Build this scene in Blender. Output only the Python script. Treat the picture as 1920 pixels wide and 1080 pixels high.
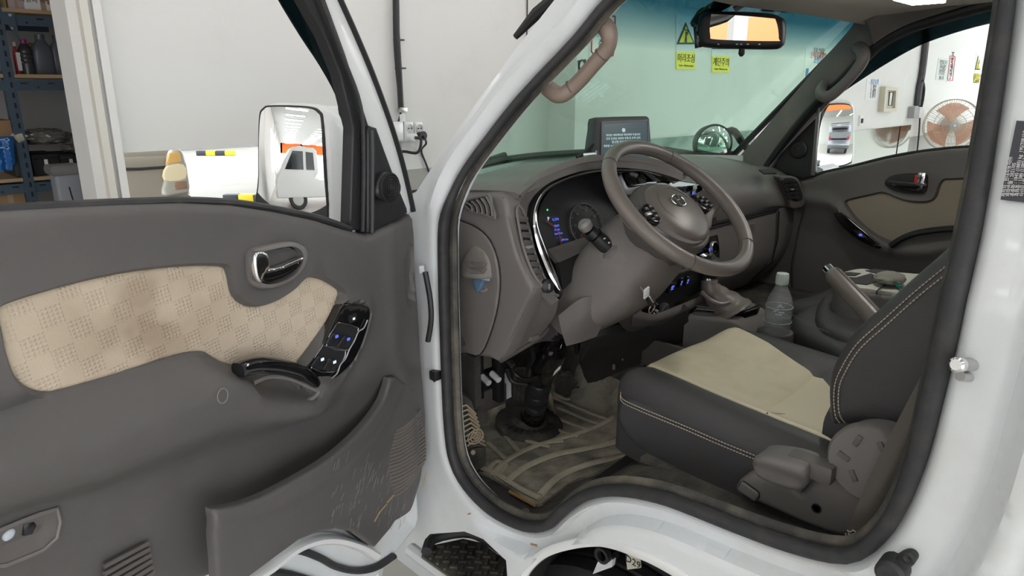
import bpy, bmesh, math, random
import numpy as np
from mathutils import Vector, Matrix, geometry

# ------------------------------------------------------------------ camera, world, light
SC = bpy.context.scene
for o in list(bpy.data.objects):
    bpy.data.objects.remove(o)
COL = SC.collection
FOC, PITCH, YAW = 1300.0, math.radians(16), math.radians(45)
CAM = np.array([-1.675, -.806, 1.68])
_f = np.array([math.cos(YAW), math.sin(YAW), 0]); CR = np.array([math.sin(YAW), -math.cos(YAW), 0]); ZZ = np.array([0, 0, 1.])
CF = _f * math.cos(PITCH) - ZZ * math.sin(PITCH); CU = _f * math.sin(PITCH) + ZZ * math.cos(PITCH)
cd = bpy.data.cameras.new('camera'); cam = bpy.data.objects.new('camera', cd); COL.objects.link(cam)
cd.sensor_width = 36; cd.lens = FOC / 1920 * 36; cd.clip_start = .02; cd.clip_end = 200
M = Matrix((CR, CU, -CF)).transposed().to_4x4(); M.translation = Vector(CAM); cam.matrix_world = M
SC.camera = cam
W = bpy.data.worlds.new('world'); SC.world = W; W.use_nodes = True
bg = W.node_tree.nodes['Background']; bg.inputs[0].default_value = (.93, .97, 1, 1); bg.inputs[1].default_value = 3.0
SC.view_settings.view_transform = 'Standard'; SC.view_settings.look = 'None'
SC.view_settings.gamma = 1; SC.view_settings.use_curve_mapping = False
SC.view_settings.exposure = 0.6
try:
    SC.cycles.max_bounces = 8; SC.cycles.transparent_max_bounces = 12; SC.cycles.diffuse_bounces = 4
    SC.cycles.caustics_reflective = False; SC.cycles.caustics_refractive = False
    SC.cycles.use_denoising = True
except Exception:
    pass
LAMP_POWER = 7.0      # emission of the ceiling strip lamps

# ------------------------------------------------------------------ survey helpers (photo sight lines meet real planes)
def ray(x, y): return CF + CR * (x - 960) / FOC + CU * (540 - y) / FOC
def hit(x, y, p, n):
    d = ray(x, y); p = np.array(p, float); n = np.array(n, float)
    return CAM + d * (np.dot(p - CAM, n) / np.dot(d, n))
def onX(x, y, v): return hit(x, y, (v, 0, 0), (1, 0, 0))
def onY(x, y, v): return hit(x, y, (0, v, 0), (0, 1, 0))
def onZ(x, y, v): return hit(x, y, (0, 0, v), (0, 0, 1))
def side(x, y, x0=-.78):
    p = onX(x, y, x0)
    if p[2] <= 1.45: return p
    k = .28 if x0 < 0 else -.28
    return hit(x, y, (x0, 0, 1.45), (1, 0, -k))

class Frame:
    def __init__(s, O, U, V, N):
        s.O, s.U, s.V, s.N = [np.array(a, float) for a in (O, U, V, N)]
    def px(s, l, w=0.):
        out = []
        for p in l:
            q = hit(p[0], p[1], s.O + s.N * w, s.N) - s.O
            out.append((float(q @ s.U), float(q @ s.V)))
        return out
    def to3(s, uv, w=0.):
        uv = np.atleast_2d(np.array(uv, float)); w = np.broadcast_to(np.array(w, float), (len(uv),))
        return s.O + uv[:, :1] * s.U + uv[:, 1:2] * s.V + w[:, None] * s.N
    def px3(s, l, w=0.): return s.to3(s.px(l, w), w)
def FX(x): return Frame((x, 0, 0), (0, -1, 0), (0, 0, 1), (-1, 0, 0))
def FY(y): return Frame((0, y, 0), (1, 0, 0), (0, 0, 1), (0, -1, 0))
def FZ(z): return Frame((0, 0, z), (1, 0, 0), (0, 1, 0), (0, 0, 1))
HINGE = np.array([-.82, .31, 0.]); TH = math.radians(75)
DU = np.array([-math.sin(TH), -math.cos(TH), 0]); DN = np.array([math.cos(TH), -math.sin(TH), 0])
FD = Frame(HINGE, DU, (0, 0, 1), DN)

def sm(pts, n=6, closed=False):
    """Catmull-Rom through the points"""
    P = np.array(pts, float)
    if len(P) < 3: return P
    N = len(P); out = []
    rng = range(N) if closed else range(N - 1)
    for i in rng:
        if closed: a, b, c, d = P[(i - 1) % N], P[i], P[(i + 1) % N], P[(i + 2) % N]
        else: a, b, c, d = P[max(i - 1, 0)], P[i], P[i + 1], P[min(i + 2, N - 1)]
        for k in range(n):
            t = k / n
            out.append(.5 * ((2 * b) + (c - a) * t + (2 * a - 5 * b + 4 * c - d) * t * t + (3 * b - a - 3 * c + d) * t ** 3))
    if not closed: out.append(P[-1])
    return np.array(out)
def resample(P, step, closed=False):
    P = np.array(P, float); Q = np.vstack([P, P[:1]]) if closed else P
    L = np.r_[0, np.cumsum(np.linalg.norm(np.diff(Q, axis=0), axis=1))]
    n = max(2, int(round(L[-1] / step)) + 1); t = np.linspace(0, L[-1], n)
    R = np.stack([np.interp(t, L, Q[:, k]) for k in range(Q.shape[1])], 1)
    return R[:-1] if closed else R
def dens(P, step):
    P = np.array(P, float); out = []
    for a, b in zip(P, np.roll(P, -1, 0)):
        L = np.linalg.norm(b - a)
        if L < 1e-5: continue
        n = max(1, int(math.ceil(L / step - .3))); out += [a + (b - a) * k / n for k in range(n)]
    P = np.array(out)
    if len(P) > 40:                       # thin out runs much finer than the step
        keep = [0]
        for i in range(1, len(P)):
            if np.linalg.norm(P[i] - P[keep[-1]]) > step * .3: keep.append(i)
        if len(keep) > 12: P = P[keep]
    return P
def dist(pts, poly, closed=True):
    pts = np.array(pts, float); A = np.array(poly, float)
    B = np.roll(A, -1, 0)
    if not closed: A, B = A[:-1], B[:-1]
    out = np.full(len(pts), 1e9)
    for a, b in zip(A, B):
        ab = b - a; L = ab @ ab
        if L < 1e-14: continue
        t = np.clip(((pts - a) @ ab) / L, 0, 1)
        d = np.linalg.norm(pts - a - t[:, None] * ab, axis=1); np.minimum(out, d, out)
    return out
def inside(pts, poly):
    pts = np.array(pts, float); A = np.array(poly, float); B = np.roll(A, -1, 0)
    r = np.zeros(len(pts), bool)
    for a, b in zip(A, B):
        c = (a[1] > pts[:, 1]) != (b[1] > pts[:, 1])
        if not c.any(): continue
        with np.errstate(all='ignore'):
            xi = (b[0] - a[0]) * (pts[:, 1] - a[1]) / (b[1] - a[1]) + a[0]
        r ^= c & (pts[:, 0] < xi)
    return r
def sdist(pts, poly):
    """positive inside"""
    d = dist(pts, poly); return np.where(inside(pts, poly), d, -d)
def S(a, b, x):
    t = np.clip((np.array(x, float) - a) / (b - a), 0, 1); return t * t * (3 - 2 * t)
def bump(x, c, w): return np.exp(-((np.array(x, float) - c) / w) ** 2)

# ------------------------------------------------------------------ mesh helpers
def merge(*parts):
    V, Fc = [], []; k = 0
    for v, f in parts:
        V.append(np.array(v, float)); Fc += [tuple(i + k for i in q) for q in f]; k += len(v)
    return np.vstack(V), Fc
def sheet(fr, outline, h=None, res=.012, th=.01, holes=(), rnd=0., crease=(), flat_back=None):
    outline = np.array(outline, float)
    loops = [dens(outline, res)] + [dens(q, res) for q in holes]
    lo, hi = outline.min(0), outline.max(0)
    gx, gy = np.meshgrid(np.arange(lo[0], hi[0], res), np.arange(lo[1], hi[1], res))
    gx = gx + (np.arange(gx.shape[0]) % 2)[:, None] * res * .5
    G = np.stack([gx.ravel(), gy.ravel()], 1)
    def ok(P, m):
        if not len(P): return P
        k = inside(P, loops[0]) & (dist(P, loops[0]) > m)
        P = P[k]
        for q in loops[1:]:
            if len(P): P = P[~inside(P, q) & (dist(P, q) > m)]
        return P
    extra = []
    if rnd > 0:
        for q in loops[:1]:
            t = np.roll(q, -1, 0) - np.roll(q, 1, 0); n = np.stack([-t[:, 1], t[:, 0]], 1)
            n /= np.linalg.norm(n, axis=1)[:, None] + 1e-12
            a = .5 * np.sum(q[:, 0] * np.roll(q[:, 1], -1) - np.roll(q[:, 0], -1) * q[:, 1])
            if a < 0: n = -n
            for k in (.08, .3, .65, 1.):
                e = q + n * rnd * k; e = ok(e, rnd * k * .8); extra.append(e)
    m = res * .6 if rnd <= 0 else rnd + res * .5
    G = ok(G, m)
    cl = [ok(np.array(c, float), res * .35) for c in crease]
    if cl and len(G):
        C_ = np.vstack(cl); keep = np.ones(len(G), bool)
        for i in range(0, len(G), 400): keep[i:i + 400] = (((G[i:i + 400, None] - C_[None]) ** 2).sum(2).min(1) > (res * .4) ** 2)
        G = G[keep]
    P = np.vstack(loops + [e for e in extra if len(e)] + cl + ([G] if len(G) else []))
    E = []; k = 0
    for q in loops:
        E += [(k + i, k + (i + 1) % len(q)) for i in range(len(q))]; k += len(q)
    r = geometry.delaunay_2d_cdt([Vector(p) for p in P], E, [], 0, 1e-6)
    V2 = np.array([tuple(v) for v in r[0]]); T = np.array([tuple(f) for f in r[2]])
    c = V2[T].mean(1); k = inside(c, loops[0])
    for q in loops[1:]: k &= ~inside(c, q)
    T = T[k]
    w = h(V2[:, 0], V2[:, 1]) if callable(h) else np.full(len(V2), float(h or 0.))
    if rnd > 0:
        d = np.minimum(dist(V2, loops[0]), rnd); w = w - (rnd - np.sqrt(np.maximum(rnd ** 2 - (rnd - d) ** 2, 0)))
    A = fr.to3(V2, w); B = fr.to3(V2, (w - th) if flat_back is None else np.full(len(V2), flat_back))
    n = len(V2); F = [tuple(t) for t in T] + [tuple(t[::-1] + n) for t in T]
    cnt = {}
    for t in T:
        for i in range(3):
            e = (int(t[i]), int(t[(i + 1) % 3])); s = (min(e), max(e))
            cnt.setdefault(s, []).append(e)
    for s, l in cnt.items():
        if len(l) == 1:
            a, b = l[0]; F.append((b, a, a + n, b + n))
    return np.vstack([A, B]), F
def patch(rows, n=5, th=.008, off=None):
    """smooth surface through a grid of 3-D points, thickened"""
    R = [sm(r, n) for r in np.array(rows, float)]; R = np.array(R)
    R = np.array([sm(R[:, j], n) for j in range(R.shape[1])]).transpose(1, 0, 2)
    a, b = R.shape[:2]; V = R.reshape(-1, 3)
    du = np.gradient(R, axis=0); dv = np.gradient(R, axis=1); nn = np.cross(du, dv)
    nn /= np.linalg.norm(nn, axis=2)[..., None] + 1e-12
    c = CAM - R
    if (np.sum(c * nn, 2)).mean() < 0: nn = -nn
    B = (R - nn * th).reshape(-1, 3)
    F = []; N = a * b
    for i in range(a - 1):
        for j in range(b - 1):
            q = (i * b + j, i * b + j + 1, (i + 1) * b + j + 1, (i + 1) * b + j); F.append(q); F.append(tuple(x + N for x in q[::-1]))
    ring = [j for j in range(b)] + [i * b + b - 1 for i in range(1, a)] + [(a - 1) * b + j for j in range(b - 2, -1, -1)] + [i * b for i in range(a - 2, 0, -1)]
    for i in range(len(ring)):
        x, y = ring[i], ring[(i + 1) % len(ring)]; F.append((y, x, x + N, y + N))
    return np.vstack([V, B]), F
def offs(P, d):
    P = np.array(P, float); t = np.roll(P, -1, 0) - np.roll(P, 1, 0); n = np.stack([-t[:, 1], t[:, 0]], 1); n /= np.linalg.norm(n, axis=1)[:, None] + 1e-12
    Q = P + n * d; k = abs(dist(Q, P) - abs(d)) < abs(d) * .15 + 1e-5
    return Q[k]
def circle(n, rx, ry=None, p=2.):
    ry = rx if ry is None else ry; t = np.linspace(0, 2 * np.pi, n, endpoint=False)
    c, s = np.cos(t), np.sin(t)
    return np.stack([rx * np.sign(c) * abs(c) ** (2 / p), ry * np.sign(s) * abs(s) ** (2 / p)], 1)
def sweep(pts, prof, up=None, closed=False, scale=None, cap=True):
    P = np.array(pts, float); N = len(P); prof = np.array(prof, float); m = len(prof)
    if closed: T = np.roll(P, -1, 0) - np.roll(P, 1, 0)
    else: T = np.gradient(P, axis=0)
    T /= np.linalg.norm(T, axis=1)[:, None] + 1e-12
    X = np.zeros_like(P)
    if up is not None:
        u = np.broadcast_to(np.array(up, float), P.shape); X = np.cross(u, T)
    else:
        x = np.cross(T[0], (0, 0, 1) if abs(T[0][2]) < .9 else (1, 0, 0)); x /= np.linalg.norm(x)
        for i in range(N):
            x = x - T[i] * (x @ T[i]); x /= np.linalg.norm(x); X[i] = x
    X /= np.linalg.norm(X, axis=1)[:, None] + 1e-12
    Y = np.cross(T, X); s = np.ones(N) if scale is None else np.array(scale, float)
    V = (P[:, None] + s[:, None, None] * (prof[None, :, :1] * X[:, None] + prof[None, :, 1:] * Y[:, None])).reshape(-1, 3)
    F = []
    for i in range(N if closed else N - 1):
        k = (i + 1) % N
        for j in range(m): F.append((i * m + j, i * m + (j + 1) % m, k * m + (j + 1) % m, k * m + j))
    if not closed and cap: F.append(tuple(range(m))[::-1]); F.append(tuple((N - 1) * m + j for j in range(m)))
    return V, F
def tube(pts, r, n=10, closed=False):
    if np.ndim(r) == 0: return sweep(pts, circle(n, r), closed=closed)
    return sweep(pts, circle(n, 1.), closed=closed, scale=r)
def lathe(prof, O, A, n=24):
    """prof = (radius, height) pairs along axis A from O"""
    A = np.array(A, float); A /= np.linalg.norm(A); x = np.cross(A, (0, 0, 1) if abs(A[2]) < .9 else (1, 0, 0)); x /= np.linalg.norm(x); y = np.cross(A, x)
    t = np.linspace(0, 2 * np.pi, n, endpoint=False); V = []; F = []
    for r, h in prof:
        V += [np.array(O) + A * h + (x * math.cos(a) + y * math.sin(a)) * max(r, 1e-5) for a in t]
    for i in range(len(prof) - 1):
        for j in range(n): F.append((i * n + j, i * n + (j + 1) % n, (i + 1) * n + (j + 1) % n, (i + 1) * n + j))
    F.append(tuple(range(n))[::-1]); F.append(tuple((len(prof) - 1) * n + j for j in range(n)))
    return np.array(V), F
def box(c, s, R=None, bev=0.):
    """box with chamfered edges; R = rows of local axes"""
    bm = bmesh.new(); bmesh.ops.create_cube(bm, size=1)
    for v in bm.verts: v.co = Vector((v.co.x * s[0], v.co.y * s[1], v.co.z * s[2]))
    if bev > 0: bmesh.ops.bevel(bm, geom=bm.edges[:], offset=bev, segments=2, affect='EDGES', profile=.6)
    bm.verts.index_update()
    V = np.array([tuple(v.co) for v in bm.verts]); F = [tuple(v.index for v in f.verts) for f in bm.faces]; bm.free()
    if R is not None: V = V @ np.array(R, float)
    return V + np.array(c, float), F
def fbox(fr, uv, w, s, rot=0., bev=0.):
    """box in a frame: centre uv,w; size (u,v,w); rotated in plane"""
    c, q = math.cos(rot), math.sin(rot); a = fr.U * c + fr.V * q; b = -fr.U * q + fr.V * c
    return box(fr.to3([uv], w)[0], s, (a, b, fr.N), bev)
def rrect(w, h, r, n=4, c=(0, 0)):
    out = []
    for (sx, sy, a0) in ((1, 1, 0), (-1, 1, 90), (-1, -1, 180), (1, -1, 270)):
        for k in range(n + 1):
            a = math.radians(a0 + 90 * k / n); out.append((c[0] + sx * (w / 2 - r) + r * math.cos(a), c[1] + sy * (h / 2 - r) + r * math.sin(a)))
    return out
def stitch(path, N, ln=.004, gap=.002, r=.0009):
    P = resample(path, ln + gap); parts = []
    for a, b in zip(P[:-1], P[1:]):
        d = b - a; b2 = a + d * ln / (ln + gap); parts.append(tube([a, (a + b2) / 2 + np.array(N) * r * .6, b2], r, 5))
    return merge(*parts)

def E(name, parent=None, loc=(0, 0, 0), label=None, cat=None, group=None, kind=None):
    o = bpy.data.objects.new(name, None); COL.objects.link(o); o.location = loc; o.empty_display_size = .05
    if parent: o.parent = parent
    return tag(o, label, cat, group, kind)
def tag(o, label=None, cat=None, group=None, kind=None):
    for k, v in (('label', label), ('category', cat), ('group', group), ('kind', kind)):
        if v: o[k] = v
    return o
def gloc(o):
    v = np.zeros(3)
    while o is not None: v += np.array(o.location); o = o.parent
    return v
def O(name, vf, mat, parent=None, label=None, cat=None, group=None, kind=None, base=None, flat=False, ang=38):
    V, F = vf; V = np.array(V, float)
    if base is None and parent is None: base = (V.min(0) + V.max(0)) / 2; base[2] = V[:, 2].min()
    org = gloc(parent) if parent is not None else np.zeros(3)
    if base is not None: loc = np.array(base, float) - org; org = np.array(base, float)
    else: loc = np.zeros(3)
    me = bpy.data.meshes.new(name); me.from_pydata((V - org).tolist(), [], [list(map(int, f)) for f in F])
    bm = bmesh.new(); bm.from_mesh(me); bmesh.ops.remove_doubles(bm, verts=bm.verts, dist=1e-6)
    bmesh.ops.recalc_face_normals(bm, faces=bm.faces); bm.to_mesh(me); bm.free()
    if not flat:
        me.shade_smooth(); me.set_sharp_from_angle(angle=math.radians(ang))
    for m in (mat if isinstance(mat, (list, tuple)) else [mat]): me.materials.append(m)
    o = bpy.data.objects.new(name, me); COL.objects.link(o); o.location = loc
    if parent is not None: o.parent = parent
    return tag(o, label, cat, group, kind)
def dup(o, delta, parent=None, **kw):
    c = o.copy(); COL.objects.link(c); c.location = Vector(o.location) + Vector(delta)
    if parent is not None: c.parent = parent
    for k, v in kw.items(): c[k] = v
    return c
def duptree(o, delta, label=None):
    c = dup(o, delta)
    if label: c['label'] = label
    for ch in list(o.children):
        d = ch.copy(); COL.objects.link(d); d.parent = c
        for g in ch.children: e = g.copy(); COL.objects.link(e); e.parent = d
    return c
def text(name, s, fr, uv, w, size, mat, parent, rot=0., flipx=False, align='CENTER', ext=.0004, **kw):
    cu = bpy.data.curves.new(name, 'FONT'); cu.body = s; cu.size = size; cu.align_x = align; cu.align_y = 'CENTER'; cu.extrude = ext; cu.resolution_u = 2
    t = bpy.data.objects.new(name, cu); COL.objects.link(t)
    dg = bpy.context.evaluated_depsgraph_get(); me = bpy.data.meshes.new_from_object(t.evaluated_get(dg))
    V = np.array([tuple(v.co) for v in me.vertices]) if len(me.vertices) else np.zeros((3, 3)); F = [tuple(p.vertices) for p in me.polygons]
    bpy.data.objects.remove(t); bpy.data.meshes.remove(me); bpy.data.curves.remove(cu)
    if flipx: V[:, 0] *= -1
    c, q = math.cos(rot), math.sin(rot); x = V[:, 0] * c - V[:, 1] * q; y = V[:, 0] * q + V[:, 1] * c
    return O(name, (fr.to3(np.stack([uv[0] + x, uv[1] + y], 1), w + V[:, 2]), F), mat, parent, flat=True, **kw)

# ------------------------------------------------------------------ materials
def mat(name, col, rough=.5, metal=0., bump_s=0., bump_d=.15, var=0., var_s=6., col2=None, spec=.5, emit=None, es=1., alpha=None, coat=0., trans=0., contrast=(.45, .7)):
    m = bpy.data.materials.new(name); m.use_nodes = True; nt = m.node_tree; b = nt.nodes['Principled BSDF']
    b.inputs['Base Color'].default_value = (*col, 1); b.inputs['Roughness'].default_value = rough; b.inputs['Metallic'].default_value = metal
    b.inputs['Specular IOR Level'].default_value = spec; b.inputs['Coat Weight'].default_value = coat
    if trans: b.inputs['Transmission Weight'].default_value = trans
    tc = nt.nodes.new('ShaderNodeTexCoord')
    if var > 0:
        n = nt.nodes.new('ShaderNodeTexNoise'); n.inputs['Scale'].default_value = var_s; n.inputs['Detail'].default_value = 6; n.inputs['Roughness'].default_value = .65
        nt.links.new(tc.outputs['Object'], n.inputs['Vector'])
        r = nt.nodes.new('ShaderNodeMapRange'); r.inputs[1].default_value = contrast[0]; r.inputs[2].default_value = contrast[1]; r.inputs[3].default_value = 0; r.inputs[4].default_value = var
        nt.links.new(n.outputs[0], r.inputs[0])
        x = nt.nodes.new('ShaderNodeMix'); x.data_type = 'RGBA'; x.inputs[6].default_value = (*col, 1); x.inputs[7].default_value = (*(col2 or [c * .6 for c in col]), 1)
        nt.links.new(r.outputs[0], x.inputs[0]); nt.links.new(x.outputs[2], b.inputs['Base Color'])
    if bump_s > 0:
        n2 = nt.nodes.new('ShaderNodeTexNoise'); n2.inputs['Scale'].default_value = bump_s; n2.inputs['Detail'].default_value = 2
        nt.links.new(tc.outputs['Object'], n2.inputs['Vector'])
        bp = nt.nodes.new('ShaderNodeBump'); bp.inputs['Strength'].default_value = bump_d; bp.inputs['Distance'].default_value = .002
        nt.links.new(n2.outputs[0], bp.inputs['Height']); nt.links.new(bp.outputs[0], b.inputs['Normal'])
    if emit: b.inputs['Emission Color'].default_value = (*emit, 1); b.inputs['Emission Strength'].default_value = es
    return m
def glassmat(name, tint, refl=.06, band=None):
    m = bpy.data.materials.new(name); m.use_nodes = True; nt = m.node_tree; nt.nodes.clear()
    out = nt.nodes.new('ShaderNodeOutputMaterial'); tr = nt.nodes.new('ShaderNodeBsdfTransparent'); gl = nt.nodes.new('ShaderNodeBsdfGlossy'); mx = nt.nodes.new('ShaderNodeMixShader')
    tr.inputs[0].default_value = (*tint, 1); gl.inputs['Roughness'].default_value = .02
    lw = nt.nodes.new('ShaderNodeLayerWeight'); pw = nt.nodes.new('ShaderNodeMath'); pw.operation = 'POWER'; pw.inputs[1].default_value = 4.; nt.links.new(lw.outputs['Facing'], pw.inputs[0])
    ad = nt.nodes.new('ShaderNodeMath'); ad.operation = 'MULTIPLY_ADD'; ad.inputs[1].default_value = .6; ad.inputs[2].default_value = refl * .5; nt.links.new(pw.outputs[0], ad.inputs[0])
    nt.links.new(ad.outputs[0], mx.inputs[0]); nt.links.new(tr.outputs[0], mx.inputs[1]); nt.links.new(gl.outputs[0], mx.inputs[2]); nt.links.new(mx.outputs[0], out.inputs[0])
    if band:
        tc = nt.nodes.new('ShaderNodeTexCoord'); sp = nt.nodes.new('ShaderNodeSeparateXYZ'); nt.links.new(tc.outputs['Object'], sp.inputs[0])
        r = nt.nodes.new('ShaderNodeMapRange'); r.inputs[1].default_value = band[0]; r.inputs[2].default_value = band[1]; nt.links.new(sp.outputs[2], r.inputs[0])
        x = nt.nodes.new('ShaderNodeMix'); x.data_type = 'RGBA'; x.inputs[6].default_value = (*tint, 1); x.inputs[7].default_value = (*band[2], 1)
        nt.links.new(r.outputs[0], x.inputs[0]); nt.links.new(x.outputs[2], tr.inputs[0])
    return m

TAUPE = mat('taupe_plastic', (.18, .166, .160), .5, 0, 900, .12, .25, 9, (.21, .195, .18))
TAUPE_D = mat('dark_taupe_plastic', (.125, .113, .107), .5, 0, 900, .12)
TAUPE_W = mat('worn_taupe_plastic', (.175, .160, .152), .5, 0, 700, .15, .5, 14, (.25, .23, .19), contrast=(.52, .75))
LEATHER_T = mat('taupe_leather', (.20, .175, .157), .36, 0, 500, .1)
BEIGE_G = mat('beige_grab', (.30, .23, .19), .5, 0, 700, .1)
BLACK = mat('black_plastic', (.018, .018, .02), .45, 0, 800, .06)
BLACK_G = mat('gloss_black', (.008, .008, .009), .08, spec=.6, coat=.5)
MATTE = mat('matte_black', (.012, .012, .013), .8)
RUBBER = mat('black_rubber', (.028, .028, .032), .6, 0, 200, .15, .6, 30, (.06, .057, .05))
RUBBER_D = mat('dusty_rubber', (.05, .048, .045), .75, 0, 150, .3, .9, 7, (.20, .18, .14))
WHITE_P = mat('white_paint', (.76, .79, .81), .22, var=.6, var_s=5, col2=(.64, .63, .58), coat=.3, contrast=(.5, .75))
WHITE_C = mat('clean_white_paint', (.82, .83, .83), .2, coat=.3)
CHROME = mat('chrome', (.85, .85, .87), .08, 1)
STEEL = mat('brushed_steel', (.55, .55, .54), .3, 1, 60, .05)
SILVER = mat('silver_plastic', (.52, .52, .54), .3, .5)
MIRROR = mat('mirror_glass', (.93, .94, .94), .0, 1)
CARPET = mat('carpet', (.05, .047, .046), .95, 0, 500, .6, .5, 12, (.09, .08, .065))
LEATHER_K = mat('black_leather', (.055, .053, .057), .5, 0, 420, .22, .4, 20, (.05, .045, .04))
STITCH = mat('cream_thread', (.55, .50, .38), .8)
SEATCREAM = mat('cream_leather', (.80, .73, .54), .6, 0, 600, .2, .75, 4, (.60, .50, .32))
WALLW = mat('white_wall', (.74, .735, .715), .75, 0, 12, .1, .5, 2.2, (.63, .625, .60), contrast=(.52, .75))
WALLG = mat('grey_wall', (.36, .36, .33), .7, 0, 14, .1, .3, 2.)
STAINLESS = mat('polished_steel_sheet', (.30, .31, .27), .08, 1, 3, .02)
LABELB = mat('label_black', (.04, .04, .05), .5)
INKW = mat('white_ink', (.75, .75, .75), .6)
INKK = mat('black_ink', (.03, .03, .03), .7)
YELLOW = mat('yellow_paint', (.80, .62, .02), .5)
PAPER = mat('paper', (.78, .78, .76), .7)
RED = mat('red_plastic', (.6, .03, .02), .4)
ORANGE = mat('orange_paint', (.85, .16, .02), .5)
BLUELED = mat('blue_lit_icon', (.05, .08, .4), .5, emit=(.12, .18, 1), es=.55)
ICONW = mat('white_lit_icon', (.5, .55, .6), .5, emit=(.6, .75, .9), es=.5)
# ------------------------------------------------------------------ the setting: garage bay
CEIL = 4.0
def slab(name, x0, x1, y0, y1, z0, z1, m, parent=None, **kw):
    kw.setdefault('kind', 'structure' if parent is None else None)
    return O(name, box(((x0 + x1) / 2, (y0 + y1) / 2, (z0 + z1) / 2), (x1 - x0, y1 - y0, z1 - z0)), m, parent, flat=True, **kw)
FLOORM = mat('painted_concrete', (.52, .51, .46), .35, 0, 5, .05, .5, 1.5, (.42, .40, .33))
YARDM = mat('bright_concrete', (.55, .54, .52), .8, 0, 8, .1, .4, 1.2, (.45, .42, .36))
slab('floor', -34, 9, -6, 1.7, -.1, 0, FLOORM)
slab('yard', -120, 30, -60, -6, -.12, -.004, YARDM, kind='structure')
slab('parking_lot', -.3, 30, 1.78, 34, -.12, -.004, mat('lot_concrete', (.36, .345, .315), .8, 0, 8, .1, .6, .8, (.27, .24, .19)), kind='structure')
slab('added_shade_roof', -.3, 30, 1.75, 12, 4.3, 4.45, WALLG)  # unseen roof, added to keep sky light off the lot
slab('ceiling', -34, 9, -6, 1.7, CEIL, CEIL + .15, mat('ceiling_grey', (.56, .56, .555), .8))
YW, YP = 1.6, 1.425
FW = FY(YW); FP = FY(YP)
xl = FW.px([(208, 287)])[0][0]; xr = FW.px([(755, 300)])[0][0]; zt = FW.px([(330, 281)])[0][1]
xs = FW.px([(1028, 200)])[0][0]
# wall with the low opening on the left
slab('wall_front', xl, xr, YW, YW + .12, zt, CEIL, WALLW)
slab('wall_front', xl, xr, YW, YW + .12, 0, .75, WALLW)
slab('wall_front', xr, xs + .05, YW, YW + .12, 0, CEIL, WALLW)
wp = slab('wall_front', xs, 12, YP, YP + .3, 0, CEIL, WALLW)
zg = FW.px([(780, 317)])[0][1]
slab('baseboard_front', xr, xs, YW - .008, YW + .01, 0, zg, WALLG)
zs = FP.px([(1320, 252)])[0][1]
x0, x1 = FP.px([(1200, 252)])[0][0], FP.px([(1413, 250)])[0][0]
DARKST = mat('dark_polished_panel', (.10, .13, .11), .1, .6, 8, .05, .6, 7, (.3, .34, .3))
slab('steel_panel', x0, x1, YP - .012, YP + .01, .0, zs, DARKST, wp)
x2, x3 = FP.px([(1560, 240)])[0][0], FP.px([(1706, 237)])[0][0]; z2 = FP.px([(1660, 239)])[0][1]
slab('steel_panel', x2, x3, YP - .012, YP + .01, 0, z2, STAINLESS, wp)
z3 = FP.px([(1735, 253)])[0][1]
slab('grey_dado', x3, 12, YP - .006, YP + .01, 0, z3, WALLG, wp)
for a, b in ((1682, 1684),):
    xa = FP.px([(a, 260)])[0][0]; slab('panel_joint', xa, xa + .012, YP - .016, YP, 0, z2, MATTE, wp)
# thin wall cracks / joint seen right of the door
# casing of the storage opening: four stepped vertical boards
zz = [(118, 40), (140, 60), (152, 55), (163, 64), (176, 58)]
OFF = [(.02, WALLW), (.055, mat('casing_cream', (.66, .64, .58), .6)), (.03, WALLW), (.05, WALLW)]
ed = [FW.px([(p, 5)])[0][0] for p in (118, 138, 152, 163, 177)]
tr = E('trim_1', kind='structure', loc=(ed[0], YW, 0))
for i in range(4):
    o_, m_ = OFF[i]; slab('casing_board', ed[i], ed[i + 1] + .002, YW - o_, YW + .14, 0, CEIL, m_, tr)
xq = ed[4]
slab('wall_front', xq - .01, xl + .002, YW - .002, YW + .12, 0, CEIL, WALLW)
# storage room behind the opening
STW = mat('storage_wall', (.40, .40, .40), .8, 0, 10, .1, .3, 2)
SY = 4.35
slab('wall_storage', -9, -.3, SY, SY + .1, 0, CEIL, STW)
_a, _b = onY(186, 200, YW + .13), onY(186, 200, SY); _d = _b - _a; _d[2] = 0; _L = np.linalg.norm(_d); _d /= _L     # angled partition
O('wall_storage', box(((_a[0] + _b[0]) / 2, (_a[1] + _b[1]) / 2, CEIL / 2), (_L, .04, CEIL), (_d, np.cross((0, 0, 1), _d), (0, 0, 1))), STW, kind='structure', flat=True)
slab('wall_storage', -9.1, -9, YW, SY, 0, CEIL, STW)
slab('ceiling_storage', -9, -.3, YW + .14, SY + .1, 3.0, 3.1, STW)
slab('floor_storage', -9, -.3, 1.7, SY, -.1, 0, FLOORM)
slab('wall_front', -13, ed[0] - 2.2, YW, YW + .12, 0, CEIL, WALLW)
slab('wall_front', ed[0] - 2.2, ed[0], YW, YW + .12, 2.6, CEIL, WALLW)
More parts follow.
